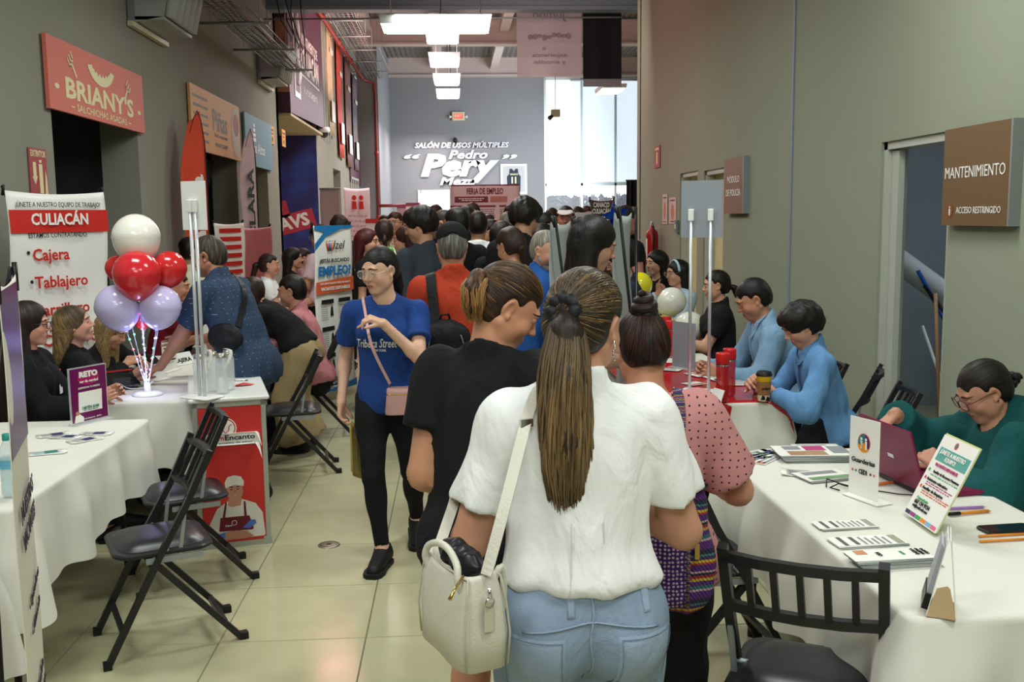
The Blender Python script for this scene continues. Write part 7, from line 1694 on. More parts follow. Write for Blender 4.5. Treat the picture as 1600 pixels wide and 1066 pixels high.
for k in range(5):q=MB();a=.0035-.0003*k;q.lathe([(0,.005),(a,.001),(a*.9,-.002),(0,-.005)],8,c=(.002*math.sin(k*2),-.002*k*0,-.009*k));q.build('bead',M_chrome,er)
C_seam=cloth('cloth_white_seam','d2d2d0',bscale=200)
for x in(.055,-.075):
 pts=[np.array([x,-.3,z])for z in np.linspace(.96,1.12,7)]
 strap_mesh('dart_seam',push(pts,J['top'],.0005,J['topoff'],18,True),.003,C_seam,rt_,prims=J['top'],off=J['topoff'],gap=.001,th=.0015)
jp,jo=J['bot'],J['botoff'];C_den2=cloth('denim_pocket','8fa0b6',bump=.5,bscale=420,var=.12,vscale=9);C_st=mat('stitching','6f8296',.8)
back=np.array([0,-1.,0]);wz=J['p0'][2]
for sx,cx_ in((1,.092),(-1,-.098)):
 c=np.array([cx_,0,wz-.085]);w2=.074;pts=[(-w2,.072),(w2,.072),(w2*.95,-.06),(0,-.085),(-w2*.95,-.06)]
 dense=[]
 for i in range(5):
  a_,b_=np.array(pts[i]),np.array(pts[(i+1)%5])
  for k in range(8):dense.append(a_+(b_-a_)*k/8)
 patch_on(rt_,jp,jo,dense,c,(1,.22*sx,0),(0,0,1),(0.28*sx,-1,0),C_den2,'back_pocket',gap=.0035)
 for ins in(.93,):
  seq=[(p[0]*ins,p[1]*ins)for p in pts]+[(pts[0][0]*ins,pts[0][1]*ins)];P3=[]
  for i in range(5):
   for k in range(6):q_=np.array(seq[i])+(np.array(seq[i+1])-np.array(seq[i]))*k/6;P3.append(c+_n(np.array([1,.22*sx,0]))*q_[0]+np.array([0,0,q_[1]])+_n(np.array([.28*sx,-1,0]))*.24)
  P3=np.array(P3);nn=_n(np.array([.28*sx,-1,0]))
  for _ in range(22):P3=P3-nn*np.clip(sdf_at(P3,jp,jo)-.0048,0,1)[:,None]*.9
  q=MB();q.tube([tuple(v)for v in P3]+[tuple(P3[0])],.0010,5);q.build('pocket_stitching',C_st,rt_)
def welt(name,pts,w_,m,nn=(0,-1,0),prims=jp,off=jo,root=rt_,gap=.002):
 P3=np.array(pts,float)+np.array(nn)*.24
 for _ in range(24):P3=P3-np.array(nn)*np.clip(sdf_at(P3,prims,off)-gap,0,1)[:,None]*.9
 q=MB();q.tube([tuple(v)for v in P3],w_,6);return q.build(name,m,root)
welt('centre_seam',[(.0+.004*math.sin(k),0,wz+.07-.02*k)for k in range(12)],.0028,C_den2)
welt('yoke_seam',[(x,0,wz+.018-abs(x)*.14+.0)for x in np.linspace(-.15,.15,16)],.0024,C_den2)
for x in(-.045,.125):q=patch_on(rt_,jp,jo,[(-.009,-.025),(-.003,-.025),(.003,-.025),(.009,-.025),(.009,0),(.009,.025),(-.009,.025),(-.009,0)],np.array([x,0,wz+.052]),(1,0,0),(0,0,1),(0,-1,0),C_den2,'belt_loop',gap=.004,div=4)
def tow(root,J_,v):Rz=rotz(root.rotation_euler[2]);return Rz@np.asarray(v)+np.array(root.location)
pp=atD(985,612,2.42);t=thing('paper_folder','cream paper and brown envelope held in front of white shirt woman','folder',tuple(pp),R(-10))
q=MB();q.grid(lambda u,v:(-.075+.13*u,.02*u*(1-v),-.10+.115*v-.03*u*v),6,4);q.build('envelope',mat('manila','c8b878',.7),t,solid=.001);q=MB();q.grid(lambda u,v:(-.01+.10*u,.012+.01*v,-.11+.125*v-.045*u*v),6,4);q.build('sheet',M_whiteP,t,solid=.001);q=MB();q.grid(lambda u,v:(.03+.085*u,-.012,-.13+.11*v-.02*u),5,4);q.build('sheet',M_whiteP,t,solid=.001)
# ---------- cream handbag on her left shoulder
M_bag=mat('leather_cream','cfcbbd',.38,bump=.35,bscale=150,var=.03,spec=.5)
B0=atD(722,932,2.02);bag=thing('handbag','cream leather handbag hanging from the shoulder of ponytail woman','handbag',(B0[0],B0[1],B0[2]),R(24));bag.scale=(.86,)*3;BM=Matrix.Translation(bag.location)@Matrix.Rotation(R(24),4,'Z')@Matrix.Scale(.86,4)
q=MB();vs=[];secs=((-.140,.052,.128),(-.135,.064,.142),(-.05,.068,.146),(.03,.060,.142),(.080,.048,.134),(.092,.042,.130),(.088,.036,.122),(.04,.034,.115))
for z,hx,hy in secs:
 for k in range(40):
  a=2*PI*k/40;c_,s_=math.cos(a),math.sin(a);den=(abs(c_)**5+abs(s_)**5)**.2;y_=hy*s_/den;vs.append((hx*c_/den+.003*math.sin(z*40+y_*30),y_,z+(.018*(abs(y_)/hy)**2-.012 if z>.05 else 0)))
q.add(vs,[tuple(range(40))[::-1],tuple(range(280,320))]+[(i*40+k,i*40+(k+1)%40,(i+1)*40+(k+1)%40,(i+1)*40+k)for i in range(7)for k in range(40)],smooth=True);q.build('bag_body',M_bag,bag)
q=MB()
for sx in(-1,1):q.tube([(sx*.055,-.138,-.13),(sx*.060,-.142,-.05),(sx*.052,-.138,.03),(sx*.042,-.130,.09),(sx*.042,0,.082),(sx*.042,.130,.09),(sx*.060,.142,-.05),(sx*.055,.138,-.13)],.0028,8)
q.build('piping',mat('leather_cream_edge','bdb8a8',.4),bag)
for sx in(-1,1):
 q=MB();pts=[(sx*.055,-.085,.03),(sx*.062,-.085,.10),(sx*.07,-.075,.155),(sx*.075,-.03,.195),(sx*.075,.03,.195),(sx*.07,.075,.155),(sx*.062,.085,.10),(sx*.055,.085,.03)]if sx<0 else[(sx*.055,-.07,.06),(sx*.075,-.070,.085),(sx*.085,-.06,.02),(sx*.085,-.04,-.05),(sx*.085,.0,-.07),(sx*.085,.05,-.03),(sx*.075,.07,.07),(sx*.055,.07,.05)]
 if sx<0:pts=[(-.045,-.10,.05),(-.055,-.100,.085),(-.050,-.085,.115),(-.045,-.03,.135),(-.045,.03,.135),(-.05,.085,.115),(-.055,.10,.085),(-.045,.10,.05)]
 out=[];P_=np.array(pts);n=len(P_)
 for qv in np.linspace(0,n-1,30):
  i=min(int(qv),n-2);f=qv-i;p0,p1,p2,p3=P_[max(i-1,0)],P_[i],P_[i+1],P_[min(i+2,n-1)];out.append(tuple(.5*((2*p1)+(-p0+p2)*f+(2*p0-5*p1+4*p2-p3)*f*f+(-p0+3*p1-3*p2+p3)*f**3)))
 q.tube(out,.009,10);q.build('handle',M_bag,bag)
q=MB();q.tube([(-.0,-.155+.0,.075),(.0,-.16,.05)],.005,8);q.lathe([(.010,.002),(.013,0),(.010,-.002),(.010,.002)],16,M=T(0,-.158,.04,rx=R(90)));q.build('ring_clasp',M_chrome,bag)
q=MB();q.rbox(-.013,.013,-.004,.0,-.045,.03,.003,M=T(0,-.150,.01));q.build('leather_tab',mat('leather_tab','c2bda8',.4),bag)
q=MB();q.tube([(-.05,-.12,.10),(-.085,-.15,.085),(-.105,-.165,.07)],[.004,.003,.005],8);q.build('zip_pull',M_brass,bag)
V_,Q_=mesh_sdf([ell((0,-.03,.10),(.036,.07,.03)),ell((.0,.04,.105),(.034,.05,.035))],.006,disp=folds(5,.006,60));mesh_np('bag_contents',V_,Q_,mat('contents_black','14141c',.35),bag)
def loc_of(root,w_):Rz=rotz(-root.rotation_euler[2]);return Rz@(np.asarray(w_,float)-np.array(root.location))
bR=BM;s0=np.array(bR@Vector((0,-.14,.10)));s1=np.array(bR@Vector((0,.13,.10)))
S_=J['S'][-1];shp=S_*.55+J['nb']*.45+np.array([0,0,.05])
pth=[loc_of(rt_,s0),loc_of(rt_,s0)*.5+(shp+np.array([-.05,-.10,-.05]))*.5+np.array([0,-.03,0]),shp+np.array([-.035,-.085,-.035]),shp+np.array([0,-.02,.01]),shp+np.array([-.02,.08,-.04]),loc_of(rt_,s1)*.6+shp*.4+np.array([-.02,.08,0]),loc_of(rt_,s1)]
so,Ps,Ns=strap_mesh('shoulder_strap',pth,.024,M_bag,None,prims=J['top'],off=J['topoff'],gap=.004,th=.004,n=64)
so.matrix_world=Matrix.Translation(rt_.location)@Matrix.Rotation(rt_.rotation_euler[2],4,'Z');bpy.context.view_layer.update();so.parent=bag;so.matrix_parent_inverse=BM.inverted()
q=MB();i=19;c=Vector(tuple(tow(rt_,J,Ps[i])));c=BM.inverted()@c
q.box(c.x-.017,c.x+.017,c.y-.008,c.y+.003,c.z-.010,c.z+.010);q.build('buckle',M_chrome,bag)
# ---------- woman in black T-shirt looking down at a phone
W2=place('woman in loose black T-shirt with blonde ponytail looking down at her phone',793,424,2.80,-32,lod=2,hips=.86,g=1.08,sh=1.0,lean=7,hyaw=-50,hpitch=34,bust=1.2,belly=.4,armg=1.22,fat=1.12,neckf=1.2,skin='c08a6c',lipc='a8605c',hl=(-.165,.20,.93),hr=(.14,.30,1.16),pl=(-.05,-1,-.4),pr_=(.5,-.5,-.8),curl=55,lid=.9,look=(0,-20),top=dict(m=C_blk,sleeve=.56,slr=1.3,hem=-.08,off=.015,fold=.006,fs=16,vneck=.02,box=.84,label='loose black T-shirt'),bot=dict(m=C_blk,off=.014,len=.75,wide=1.1,name='shorts'),shoes='1a1a1a',hair=dict(style='slick',vol=.010,col='2a1c14',hi='8a5c34',amt=.5,tie=(0,-.096,.028),band=('0e0e10',.020,.008),tail=[(0,-.040,.004,.026,0),(0,-.066,-.025,.030,0),(0,-.068,-.065,.024,0),(0,-.060,-.10,.010,0)],rootc=('2a1b12',.11,.15)))
J=W2['J'];hp,Rh=J['hp'],J['Rh'];strands(W2['root'],'hair_strands',hair_mat('33231a','8a6238',.5,.36),520,cap_curve((0,-.096,.028),.009),.0016,10,18,J['hairp'])['kind']='stuff'
tp=J['tail'][0]
def tail2(rng,seg):
 a,rad,wv=rng.rand()*6.28,math.sqrt(rng.rand()),rng.rand()*6;P_=np.array(tp);cum=np.concatenate([[0],np.cumsum(np.linalg.norm(np.diff(P_,axis=0),axis=1))]);out=[];L_=.85+.3*rng.rand()
 for k in range(seg):
  u=k/(seg-1)*L_;c=np.array([np.interp(min(u,1)*cum[-1],cum,P_[:,i])for i in range(3)]);c[2]-=max(u-1,0)*.12;w_=np.interp(min(u,1),[0,.1,.4,.8,1],[.010,.022,.036,.034,.022]);c=c+np.array([math.cos(a),math.sin(a),0])*w_*rad+np.array([.004*math.sin(u*8+wv),0,0]);out.append(c)
 return np.array(out)
strands(W2['root'],'hair_strands',hair_mat('7a5634','c09458',.7,.4,('4a3020',.08,.13)),560,tail2,.0020,12,19)['kind']='stuff'
text_on(W2['root'],J['top'],J['topoff'],'NWY',np.array([.10,.3,J['chest'][2]+.03]),(-1,.35,0),(0,0,1),(.4,1,0),.15,M_whiteP,.06)
ph=thing('phone','dark smartphone in the hands of black T-shirt woman','phone',tuple(tow(W2['root'],J,(J['tips'][1][1]+J['tips'][-1][1])/2+np.array([0,.03,.03]))),R(-30));q=MB();q.rbox(-.037,.037,-.005,.005,-.07,.07,.004,M=T(rx=R(-55)));q.build('casing',M_black,ph);q=MB();q.box(-.033,.033,-.0062,-.005,-.062,.062,M=T(rx=R(-55)));q.build('screen',mat('screen_glow2','b8c8d8',.2,emit=.5),ph)
# ---------- woman in pink dotted blouse with a bun
C_dot=pattern_mat('cloth_pink_dots','c08584','3a2230','dots',44,.13)
W3=place('woman in pink dotted blouse with hair bun seen from behind',1003,492,2.80,-8,lod=2,g=1.22,lean=10,hyaw=14,hpitch=22,bust=1,armg=1.12,neckf=1.15,sh=1.0,skin='bb8468',hl=(-.12,.30,1.05),hr=(.15,.30,1.0),pr_=(.9,-.5,-1),pl=(-.8,-.4,-1),curl=50,lid=.8,top=dict(m=C_dot,sleeve=.78,slr=1.3,hem=-.06,off=.016,fold=.005,fs=18,neck=.060,name='blouse',label='pink blouse with small dark dots'),bot=dict(m=C_blk,off=.012,wide=1.25,cuff=.05),shoes='202022',hair=dict(style='slick',vol=.009,col='140d0b',hi='4a2018',amt=.42,tie=(0,-.062,.100),bun=.040,band=('101012',.030,.010)))
J=W3['J'];hp,Rh=J['hp'],J['Rh'];strands(W3['root'],'hair_strands',hair_mat('1a110e','5a2c1c',.5,.36),420,cap_curve((0,-.062,.100),.009),.0015,10,28,J['hairp'])['kind']='stuff'
M_wov=woven_mat('woven_purple');M_wov2=woven_mat('woven_strap',5)
bp_=atD(1064,852,2.50);wb=thing('woven_bag','purple striped woven shoulder bag hanging behind pink blouse woman','bag',(bp_[0],bp_[1],bp_[2]),R(-12))
V_,Q_=mesh_sdf([ell((0,0,-.05),(.092,.045,.125),None,.03),ell((.0,0,.10),(.07,.038,.10),None,.05),ell((0,0,-.13),(.088,.040,.05),None,.04)],.005,disp=folds(12,.006,26));mesh_np('bag_body',V_,Q_,M_wov,wb)
q=MB();q.grid(lambda u,v:(-.085+.10*u,-.052-.012*math.sin(PI*u)-.006*math.sin(PI*v),-.15+.20*v),8,8);q.build('front_pocket',pattern_mat('woven_pocket','3c1a58','a89aa8','dots',90,.3),wb,solid=.006)
for x in(-.085,.018):q=MB();q.tube([(x,-.055,-.15),(x,-.062,-.05),(x,-.055,.05)],.006,6);q.build('pocket_trim',M_wov2,wb)
q=MB();q.tube([(-.06,-.025,.17),(-.02,-.038,.165),(.03,-.036,.16),(.065,-.015,.17)],.008,8);q.build('drawstring',M_black,wb);q=MB();q.box(.035,.047,-.052,-.046,-.02,.02);q.build('leather_label',mat('tan_leather','a8843c',.6),wb)
rt3=W3['root'];shp=J['S'][1]*.62+J['nb']*.38+np.array([0,0,.04]);s0=loc_of(rt3,np.array(bp_)+np.array([-.01,-.01,.17]))
so,Ps,_q=strap_mesh('shoulder_strap',[s0,s0*.5+(shp+np.array([0,-.14,-.14]))*.5+np.array([0,-.06,0]),shp+np.array([.0,-.10,-.06]),shp+np.array([0,-.02,.02]),shp+np.array([0,.08,-.05])],.030,M_wov2,None,prims=J['top'],off=J['topoff'],gap=.004,th=.004,n=50)
Mi=(Matrix.Translation(wb.location)@Matrix.Rotation(R(-12),4,'Z')).inverted();so.matrix_world=Matrix.Translation(rt3.location)@Matrix.Rotation(rt3.rotation_euler[2],4,'Z');so.parent=wb;so.matrix_parent_inverse=Mi
# ---------- walking woman in blue
C_blue=cloth('cloth_royal','1f3f80',bscale=150,bump=.2)
W4=place('woman in royal blue T-shirt and black leggings walking toward the camera',593,386,4.98,176,lod=2,g=.84,lean=1,hyaw=-34,hpitch=10,skin='d2a68c',lipc='b03a44',bust=.8,hips=.98,armg=.95,sh=1.05,neckf=1.05,lid=.45,look=(-8,-12),brow='120d0b',hr=(.235,.03,.82),hl=(-.02,.235,1.245),pl=(-1.0,-.15,-1.1),hld=(.75,.3,.35),hln=(.2,-.2,-1),hrd=(.0,.10,-1),hrn=(-1,.2,0),curlR=30,curlL=48,fr=(.03,.16,0),fl=(-.105,-.24,0),heel=(.035,0),top=dict(m=C_blue,sleeve=.62,slr=1.25,hem=-.075,off=.014,flare=.004,box=.80,fold=.003,fs=24,label='royal blue T-shirt'),bot=dict(m=C_blk,style='legging',off=.004,rise=.0,name='leggings',len=1.96),shoes='131315',hair=dict(style='slick',vol=.007,col='0e0a09',hi='2a1e1a',amt=.3,tie=(0,-.088,-.035),part=.4,tail=[(.0,-.035,-.02,.026),(.01,-.04,-.08,.030),(.01,-.03,-.14,.022),(.01,-.02,-.18,.008)]),glasses=dict(col='c8b8a0',wire=True,r=.0012,lensw=.024,lensh=.021))
J=W4['J'];r4=W4['root'];fwd=np.array([0,1.,0])
zc=J['chest'][2]-.03
text_on(r4,J['top'],J['topoff'],'Tribeca Street',np.array([.03,.2,zc-.025]),(-1,0,0),(0,0,1),fwd,.205,M_whiteP,.045,.01,.35);text_on(r4,J['top'],J['topoff'],'NEW YORK',np.array([.02,.2,zc-.06]),(-1,0,0),(0,0,1),fwd,.07,M_whiteP,.012,.02)
for sx in(-1,1):q=MB();c=np.array(J['hp']((sx*.078,.0,-.036)));q.lathe([(0,.004),(.004,0),(0,-.004)],10,c=tuple(c));q.build('earring',M_white,r4)
M_pk=mat('leather_pink','c89a98',.4,bump=.1);bq=atD(633,626,4.80);pb=thing('handbag','small pink box handbag with zip hanging at hip of blue T-shirt woman','handbag',tuple(bq),R(4))
q=MB();vs=[]
for z,hx,hy in((-.064,.096,.045),(-.058,.100,.048),(.035,.090,.040),(.042,.090,.040),(.060,.088,.039),(.066,.078,.032)):
 for k in range(24):
  a=2*PI*k/24;c_,s_=math.cos(a),math.sin(a);den=(abs(c_)**5+abs(s_)**5)**(.2);vs.append((hx*c_/den,hy*s_/den,z))
q.add(vs,[tuple(range(24))[::-1],tuple(range(120,144))]+[(i*24+k,i*24+(k+1)%24,(i+1)*24+(k+1)%24,(i+1)*24+k)for i in range(5)for k in range(24)],smooth=True);q.build('bag_body',M_pk,pb)
q=MB();q.tube([(.0905*c/(abs(c)**5+abs(s)**5)**.2,.0405*s/(abs(c)**5+abs(s)**5)**.2,.038)for c,s in[(math.cos(a),math.sin(a))for a in np.linspace(0,2*PI,33)]],.0022,6);q.build('zip',M_brass,pb)
for sx in(-1,1):q=MB();q.lathe([(.006,.002),(.008,0),(.006,-.002),(.006,.002)],12,M=T(sx*.072,0,.075,rx=R(90)));q.build('ring',M_brass,pb)
Mi=(Matrix.Translation(pb.location)@Matrix.Rotation(R(4),4,'Z')).inverted();shp=J['S'][1]*.66+J['nb']*.34+np.array([0,0,.03])
b0=loc_of(r4,np.array(bq)+np.array([-.072,0,.085]));b1=loc_of(r4,np.array(bq)+np.array([.072,.03,.085]))
so,Ps,_q=strap_mesh('shoulder_strap',[b0,b0*.5+shp*.5+np.array([0,.16,0]),shp+np.array([-.02,.09,-.05]),shp+np.array([0,0,.02]),shp+np.array([-.04,-.12,-.10]),(b1+shp)/2+np.array([0,-.22,0]),b1+np.array([-.05,-.10,.08]),b1],.014,M_pk,None,prims=J['top']+J['bot'],off=J['topoff'],gap=.004,th=.003,n=90)
so.matrix_world=Matrix.Translation(r4.location)@Matrix.Rotation(r4.rotation_euler[2],4,'Z');so.parent=pb;so.matrix_parent_inverse=Mi
hw=tow(r4,J,J['tips'][1][1]);ev=thing('envelope','manila envelope dangling from the hand of blue T-shirt woman','envelope',tuple(hw),R(70));q=MB();q.grid(lambda u,v:(-.02+.115*u*(1-.1*v),.012*math.sin(u*3),-.26+.29*v-.05*u),6,6);q.build('paper',mat('manila2','c2a95c',.7),ev,solid=.002);q=MB();q.grid(lambda u,v:(-.025+.10*u,.006,-.24+.27*v-.05*u),4,4);q.build('flap',mat('manila','c8b878',.7),ev,solid=.001)
q=MB();q.tube([(0,-.005,.0),(.0,.004,-.03)],.003,6);q.build('clip',M_brass,ev)
# ---------- shared accessories
def backpack(label,J_,root,side_,drop=.22,m=None,strap=True,both=False,size=1.0):
 m=m or cloth('pack_black','141517',bscale=60,rough=.6);c=J_['chest']-J_['fw']*(.17)-J_['u1']*drop+J_['rt']*side_*.06;w_=tow(root,J_,c);t=thing('backpack',label,'backpack',tuple(w_),root.rotation_euler[2]);k=size
 V_,Q_=mesh_sdf([ell((0,0,0),(.14*k,.075*k,.20*k),None,.03),ell((0,-.045*k,-.07*k),(.105*k,.05*k,.10*k),None,.015),ell((0,-.01,.13*k),(.11*k,.06*k,.07*k),None,.03)],.009,disp=folds(7,.003,30));mesh_np('pack_body',V_,Q_,m,t)
 q=MB();q.tube([(-.10*k,-.05,.02),(-.07*k,-.062,.13*k),(0,-.065,.165*k),(.07*k,-.062,.13*k),(.10*k,-.05,.02)],.004,6);q.build('zip',M_steel,t);q=MB();q.tube([(-.03,.02,.19*k),(-.02,.0,.225*k),(.02,.0,.225*k),(.03,.02,.19*k)],.007,8);q.build('grab_handle',m,t)
 Mi=(Matrix.Translation(t.location)@Matrix.Rotation(root.rotation_euler[2],4,'Z')).inverted()
 for sd in((-1,1)if both else(side_,)):
  shp=J_['S'][sd]*.7+J_['nb']*.3+np.array([0,0,.03]);so,a_,b__=strap_mesh('shoulder_strap',[c+J_['rt']*sd*.05+J_['u1']*.15,shp-J_['fw']*.07-J_['u1']*.03,shp+J_['u1']*.02,shp+J_['fw']*.08-J_['u1']*.05,c+J_['fw']*.26+J_['rt']*sd*.09-J_['u1']*.0],.055,m,None,prims=J_['top'],off=J_['topoff'],gap=.005,th=.008,n=36)
  so.matrix_world=Matrix.Translation(root.location)@Matrix.Rotation(root.rotation_euler[2],4,'Z');so.parent=t;so.matrix_parent_inverse=Mi
 return t
 # ---------- middle distance, aisle
C_or=cloth('cloth_rust','a83820',bscale=130,bump=.3)
W=place('man in rust red sweater and black cap seen from behind',706,351,5.55,4,male=1,g=1.12,lean=3,hpitch=8,skin='a87458',top=dict(m=C_or,sleeve=1.93,hem=-.06,fold=.004,collar=1,label='rust red sweater'),bot=dict(m=C_blk,wide=1.0),hair=dict(style='short',col='4a4641',hi='8a857c',amt=.6,vol=.006))
J=W['J'];hp,s_=J['hp'],J['s'];q,f=mesh_sdf([ell(hp((0,-.010,.055)),np.array((.086,.106,.078))*s_,J['Rh'],.02,cut=[(hp((0,0,.028)),-J['Rh'][:,2])]),sub(ell(hp((0,-.115,.030)),np.array((.032,.03,.030))*s_,J['Rh']),.006)],.0045)
cp=mesh_np('cap',q,f,cloth('cap_black','151517',bscale=100),W['root']);q,f=mesh_sdf([ell(hp((0,.11,.030)),np.array((.07,.07,.008))*s_,J['Rh'],.01)],.005);mesh_np('cap_visor',q,f,MATS['cap_black'],cp)
for a in(-.6,.6,1.9):q=MB();q.lathe([(0,.003),(.003,0),(0,-.003)],8,c=tuple(hp((.08*math.sin(a)*.9,-.01-.09*math.cos(a),.085))));q.build('eyelet',M_whiteP,cp)
bpk=backpack('black backpack with white emblem slung on left shoulder of rust sweater man',J,W['root'],-1,.30,size=1.15);flat(bpk,-.10,[(-.03,.0),(0,.02),(.03,0),(.01,.035),(.03,.07),(0,.05),(-.03,.07),(-.01,.035)],M_whiteP,'emblem_print')
W=place('man in dark slate long sleeves with bag strap, head turned left',655,325,7.6,38,male=1,g=.98,hyaw=40,hpitch=18,skin='b88a6e',top=dict(m=C_gry,sleeve=1.93,hem=-.08),bot=dict(m=C_blk),hair=dict(style='mop',vol=.016,**HBK),hl=(-.15,.25,1.15),hr=(.15,.22,1.1))
backpack('dark waist pack at the back of slate shirt man',W['J'],W['root'],1,.38,size=.7,both=False)
W=place('tall man in black T-shirt with thick dark hair, head bowed',822,314,7.5,-18,male=1,g=1.0,lean=6,hyaw=-20,hpitch=26,skin='b08468',top=dict(m=C_blk,sleeve=.6,hem=-.06),bot=dict(m=C_jeans_dark),hair=dict(style='mop',vol=.018,**HBK))
C_leaf=pattern_mat('cloth_leaf','6f7f2c','c9c8a0','wave',9,.72)
W=place('dark haired woman in olive leaf patterned top seen from behind',797,359,6.7,15,g=1.12,lean=8,hpitch=22,hyaw=25,skin='b88468',top=dict(m=C_leaf,sleeve=.5,hem=-.1,fold=.005,name='blouse'),bot=dict(m=C_jeans_dark),hair=dict(style='slick',vol=.014,tie=(0,-.095,-.02),tail=[(0,-.03,-.03,.026,0),(.01,-.03,-.12,.02,0)],**HBR))
W=place('older man in bright blue shirt with white goatee leaning in',854,360,6.0,-60,male=1,g=1.1,lean=22,hyaw=-75,hpitch=12,skin='c08e74',beard='8a8580',lid=.6,top=dict(m=cloth('cloth_blue','24569c'),sleeve=.7,hem=-.06,collar=1,slr=1.2),bot=dict(m=C_den,name='jeans'),hair=dict(style='short',col='6a6358',hi='a8a294',amt=.6,vol=.004),brow='6a6258',hl=(-.1,.35,1.0),hr=(.1,.38,1.0))
W=place('woman in pale grey top with long black half ponytail in profile',928,342,4.75,-76,lod=2,g=1.1,lean=8,hyaw=-10,hpitch=20,fat=1.08,skin='b48872',lipc='a85a58',lid=.75,look=(0,-15),brow='1a120e',top=dict(m=cloth('cloth_palegrey','a8aeb8'),sleeve=.5,hem=-.06),bot=dict(m=C_blk),hr=(.05,.33,1.02),hl=(-.15,.35,1.05),hair=dict(style='long',length=.34,vol=.012,wide=.04,bang=.0,tie=(0,-.075,.085),tail=[(0,-.025,-.02,.035,0),(0,-.045,-.12,.048,0),(-.01,-.05,-.24,.048,0),(-.01,-.04,-.33,.026,0)],col='0f0b0a',hi='2a1e1a',amt=.3))
C_green=pattern_mat('cloth_green_stripe','4fae3a','d8e8d0','wave',5,.6)
place('young woman with dark red hair smiling behind job banner',575,357,9.0,-95,g=.95,hyaw=-12,skin='c89478',lipc='c04a50',top=dict(m=C_blk,sleeve=.6),bot=dict(m=C_blk),hair=dict(style='long',length=.22,col='3a0f10',hi='6a1c18',amt=.5),hl=(-.1,.25,1.1))
place('woman in bright green striped top with dark braid',600,343,9.5,5,g=1.0,skin='b88468',top=dict(m=C_green,sleeve=.4),bot=dict(m=C_jeans_dark),hair=dict(style='slick',vol=.012,tie=(0,-.10,-.01),tail=[(0,-.03,-.06,.026),(.005,-.03,-.12,.020),(0,-.03,-.18,.024),(0,-.03,-.25,.012)],**HBR))
place('tall woman with glasses and brown hair beyond green top woman',617,331,12.2,160,g=1.0,skin='c08c74',top=dict(m=cloth('cloth_beige','b8aa98'),sleeve=.6),bot=dict(m=C_blk),hair=dict(style='slick',vol=.012,tie=(0,-.09,.0),tail=[(0,-.04,-.05,.02)],**HBR),glasses=dict(col='4a3028'))
place('woman in white T-shirt with long auburn brown hair facing left',634,352,8.3,70,g=1.05,hyaw=15,skin='c08a70',top=dict(m=C_wht,sleeve=.5),bot=dict(m=C_den,name='jeans'),hair=dict(style='long',length=.24,col='281410',hi='5a2c1e',amt=.5),hr=(.2,.2,1.05))
place('bespectacled man with short hair and dark polo in profile',691,327,8.9,75,male=1,g=1.15,skin='a87858',hyaw=5,top=dict(m=C_blk,sleeve=.6,collar=1),bot=dict(m=C_blk),hair=dict(style='short',vol=.004,col='2a221c',hi='4a3e34',amt=.4),glasses=dict(col='222222'),eyes=True)
place('man with black hair directly behind the black cap',712,325,8.3,20,male=1,hyaw=20,skin='a87858',top=dict(m=C_blk,sleeve=.6),bot=dict(m=C_blk),hair=dict(style='short',vol=.014,**HBK))
place('man in black polo behind the rust sweater man, right side',727,322,10.3,-5,male=1,g=1.1,hyaw=35,skin='b08060',top=dict(m=C_blk,sleeve=.7,collar=1,hem=-.08),bot=dict(m=C_jeans_dark),hair=dict(style='short',vol=.012,**HBK))
W=place('person in white shirt wearing a navy backpack in the crowd',747,330,9.4,-5,male=1,g=1.0,skin='b08060',top=dict(m=C_wht,sleeve=1.9,hem=-.08),bot=dict(m=C_jeans_dark),hair=dict(style='short',vol=.010,**HBK));backpack('navy backpack on person in white shirt',W['J'],W['root'],1,.12,m=cloth('pack_navy','2c3948',rough=.6),both=True,size=1.1)
W=place('bearded man in maroon shirt looking toward the camera',738,317,12.4,165,male=1,g=1.0,skin='b88468',hyaw=10,beard='241a14',top=dict(m=cloth('cloth_maroon','7c2430'),sleeve=.6),bot=dict(m=C_jeans_dark),hair=dict(style='short',vol=.012,**HBR))
place('dark haired woman in profile right of navy backpack',765,343,10.0,85,g=1.0,skin='b08060',top=dict(m=C_blk,sleeve=.6),bot=dict(m=C_blk),hair=dict(style='slick',vol=.012,tie=(0,-.09,.0),tail=[(0,-.05,-.05,.03),(0,-.04,-.15,.02)],**HBK))
place('older man with thinning grey hair and white shirt collar',795,331,10.2,-15,male=1,g=1.2,hyaw=-20,hpitch=10,skin='a87a60',top=dict(m=C_wht,sleeve=.7,collar=1),bot=dict(m=C_jeans_dark),hair=dict(style='short',vol=.003,col='4a443c',hi='8a8478',amt=.6))
place('distant bald man with pinkish scalp',775,341,13.5,10,male=1,g=1.0,skin='c08470',top=dict(m=cloth('cloth_maroon','7c2430'),sleeve=.6),bot=dict(m=C_blk),hair=dict(style='short',vol=-.006,col='5a4438',hi='7a6454'))
place('distant dark haired person left of the bald man',764,335,14.5,-170,g=1.0,skin='a87858',top=dict(m=C_blk,sleeve=.6),bot=dict(m=C_blk),hair=dict(style='short',vol=.012,**HBR))
place('distant man in red shirt behind the tall man',799,319,12.8,172,male=1,skin='a87858',top=dict(m=cloth('cloth_red','a82a2a'),sleeve=.6),bot=dict(m=C_blk),hair=dict(style='short',vol=.012,**HBK))
place('dark haired person in black just left of tall man',783,346,8.2,10,g=1.0,skin='a87858',top=dict(m=C_blk,sleeve=.6),bot=dict(m=C_blk),hair=dict(style='bob',length=.10,vol=.014,**HBK))
place('man with moustache and pink collar in profile',855,332,9.6,-85,male=1,g=1.0,skin='b08060',top=dict(m=cloth('cloth_rose','c8909c'),sleeve=.7,collar=1),bot=dict(m=C_blk),hair=dict(style='short',vol=.010,**HBK),eyes=True)
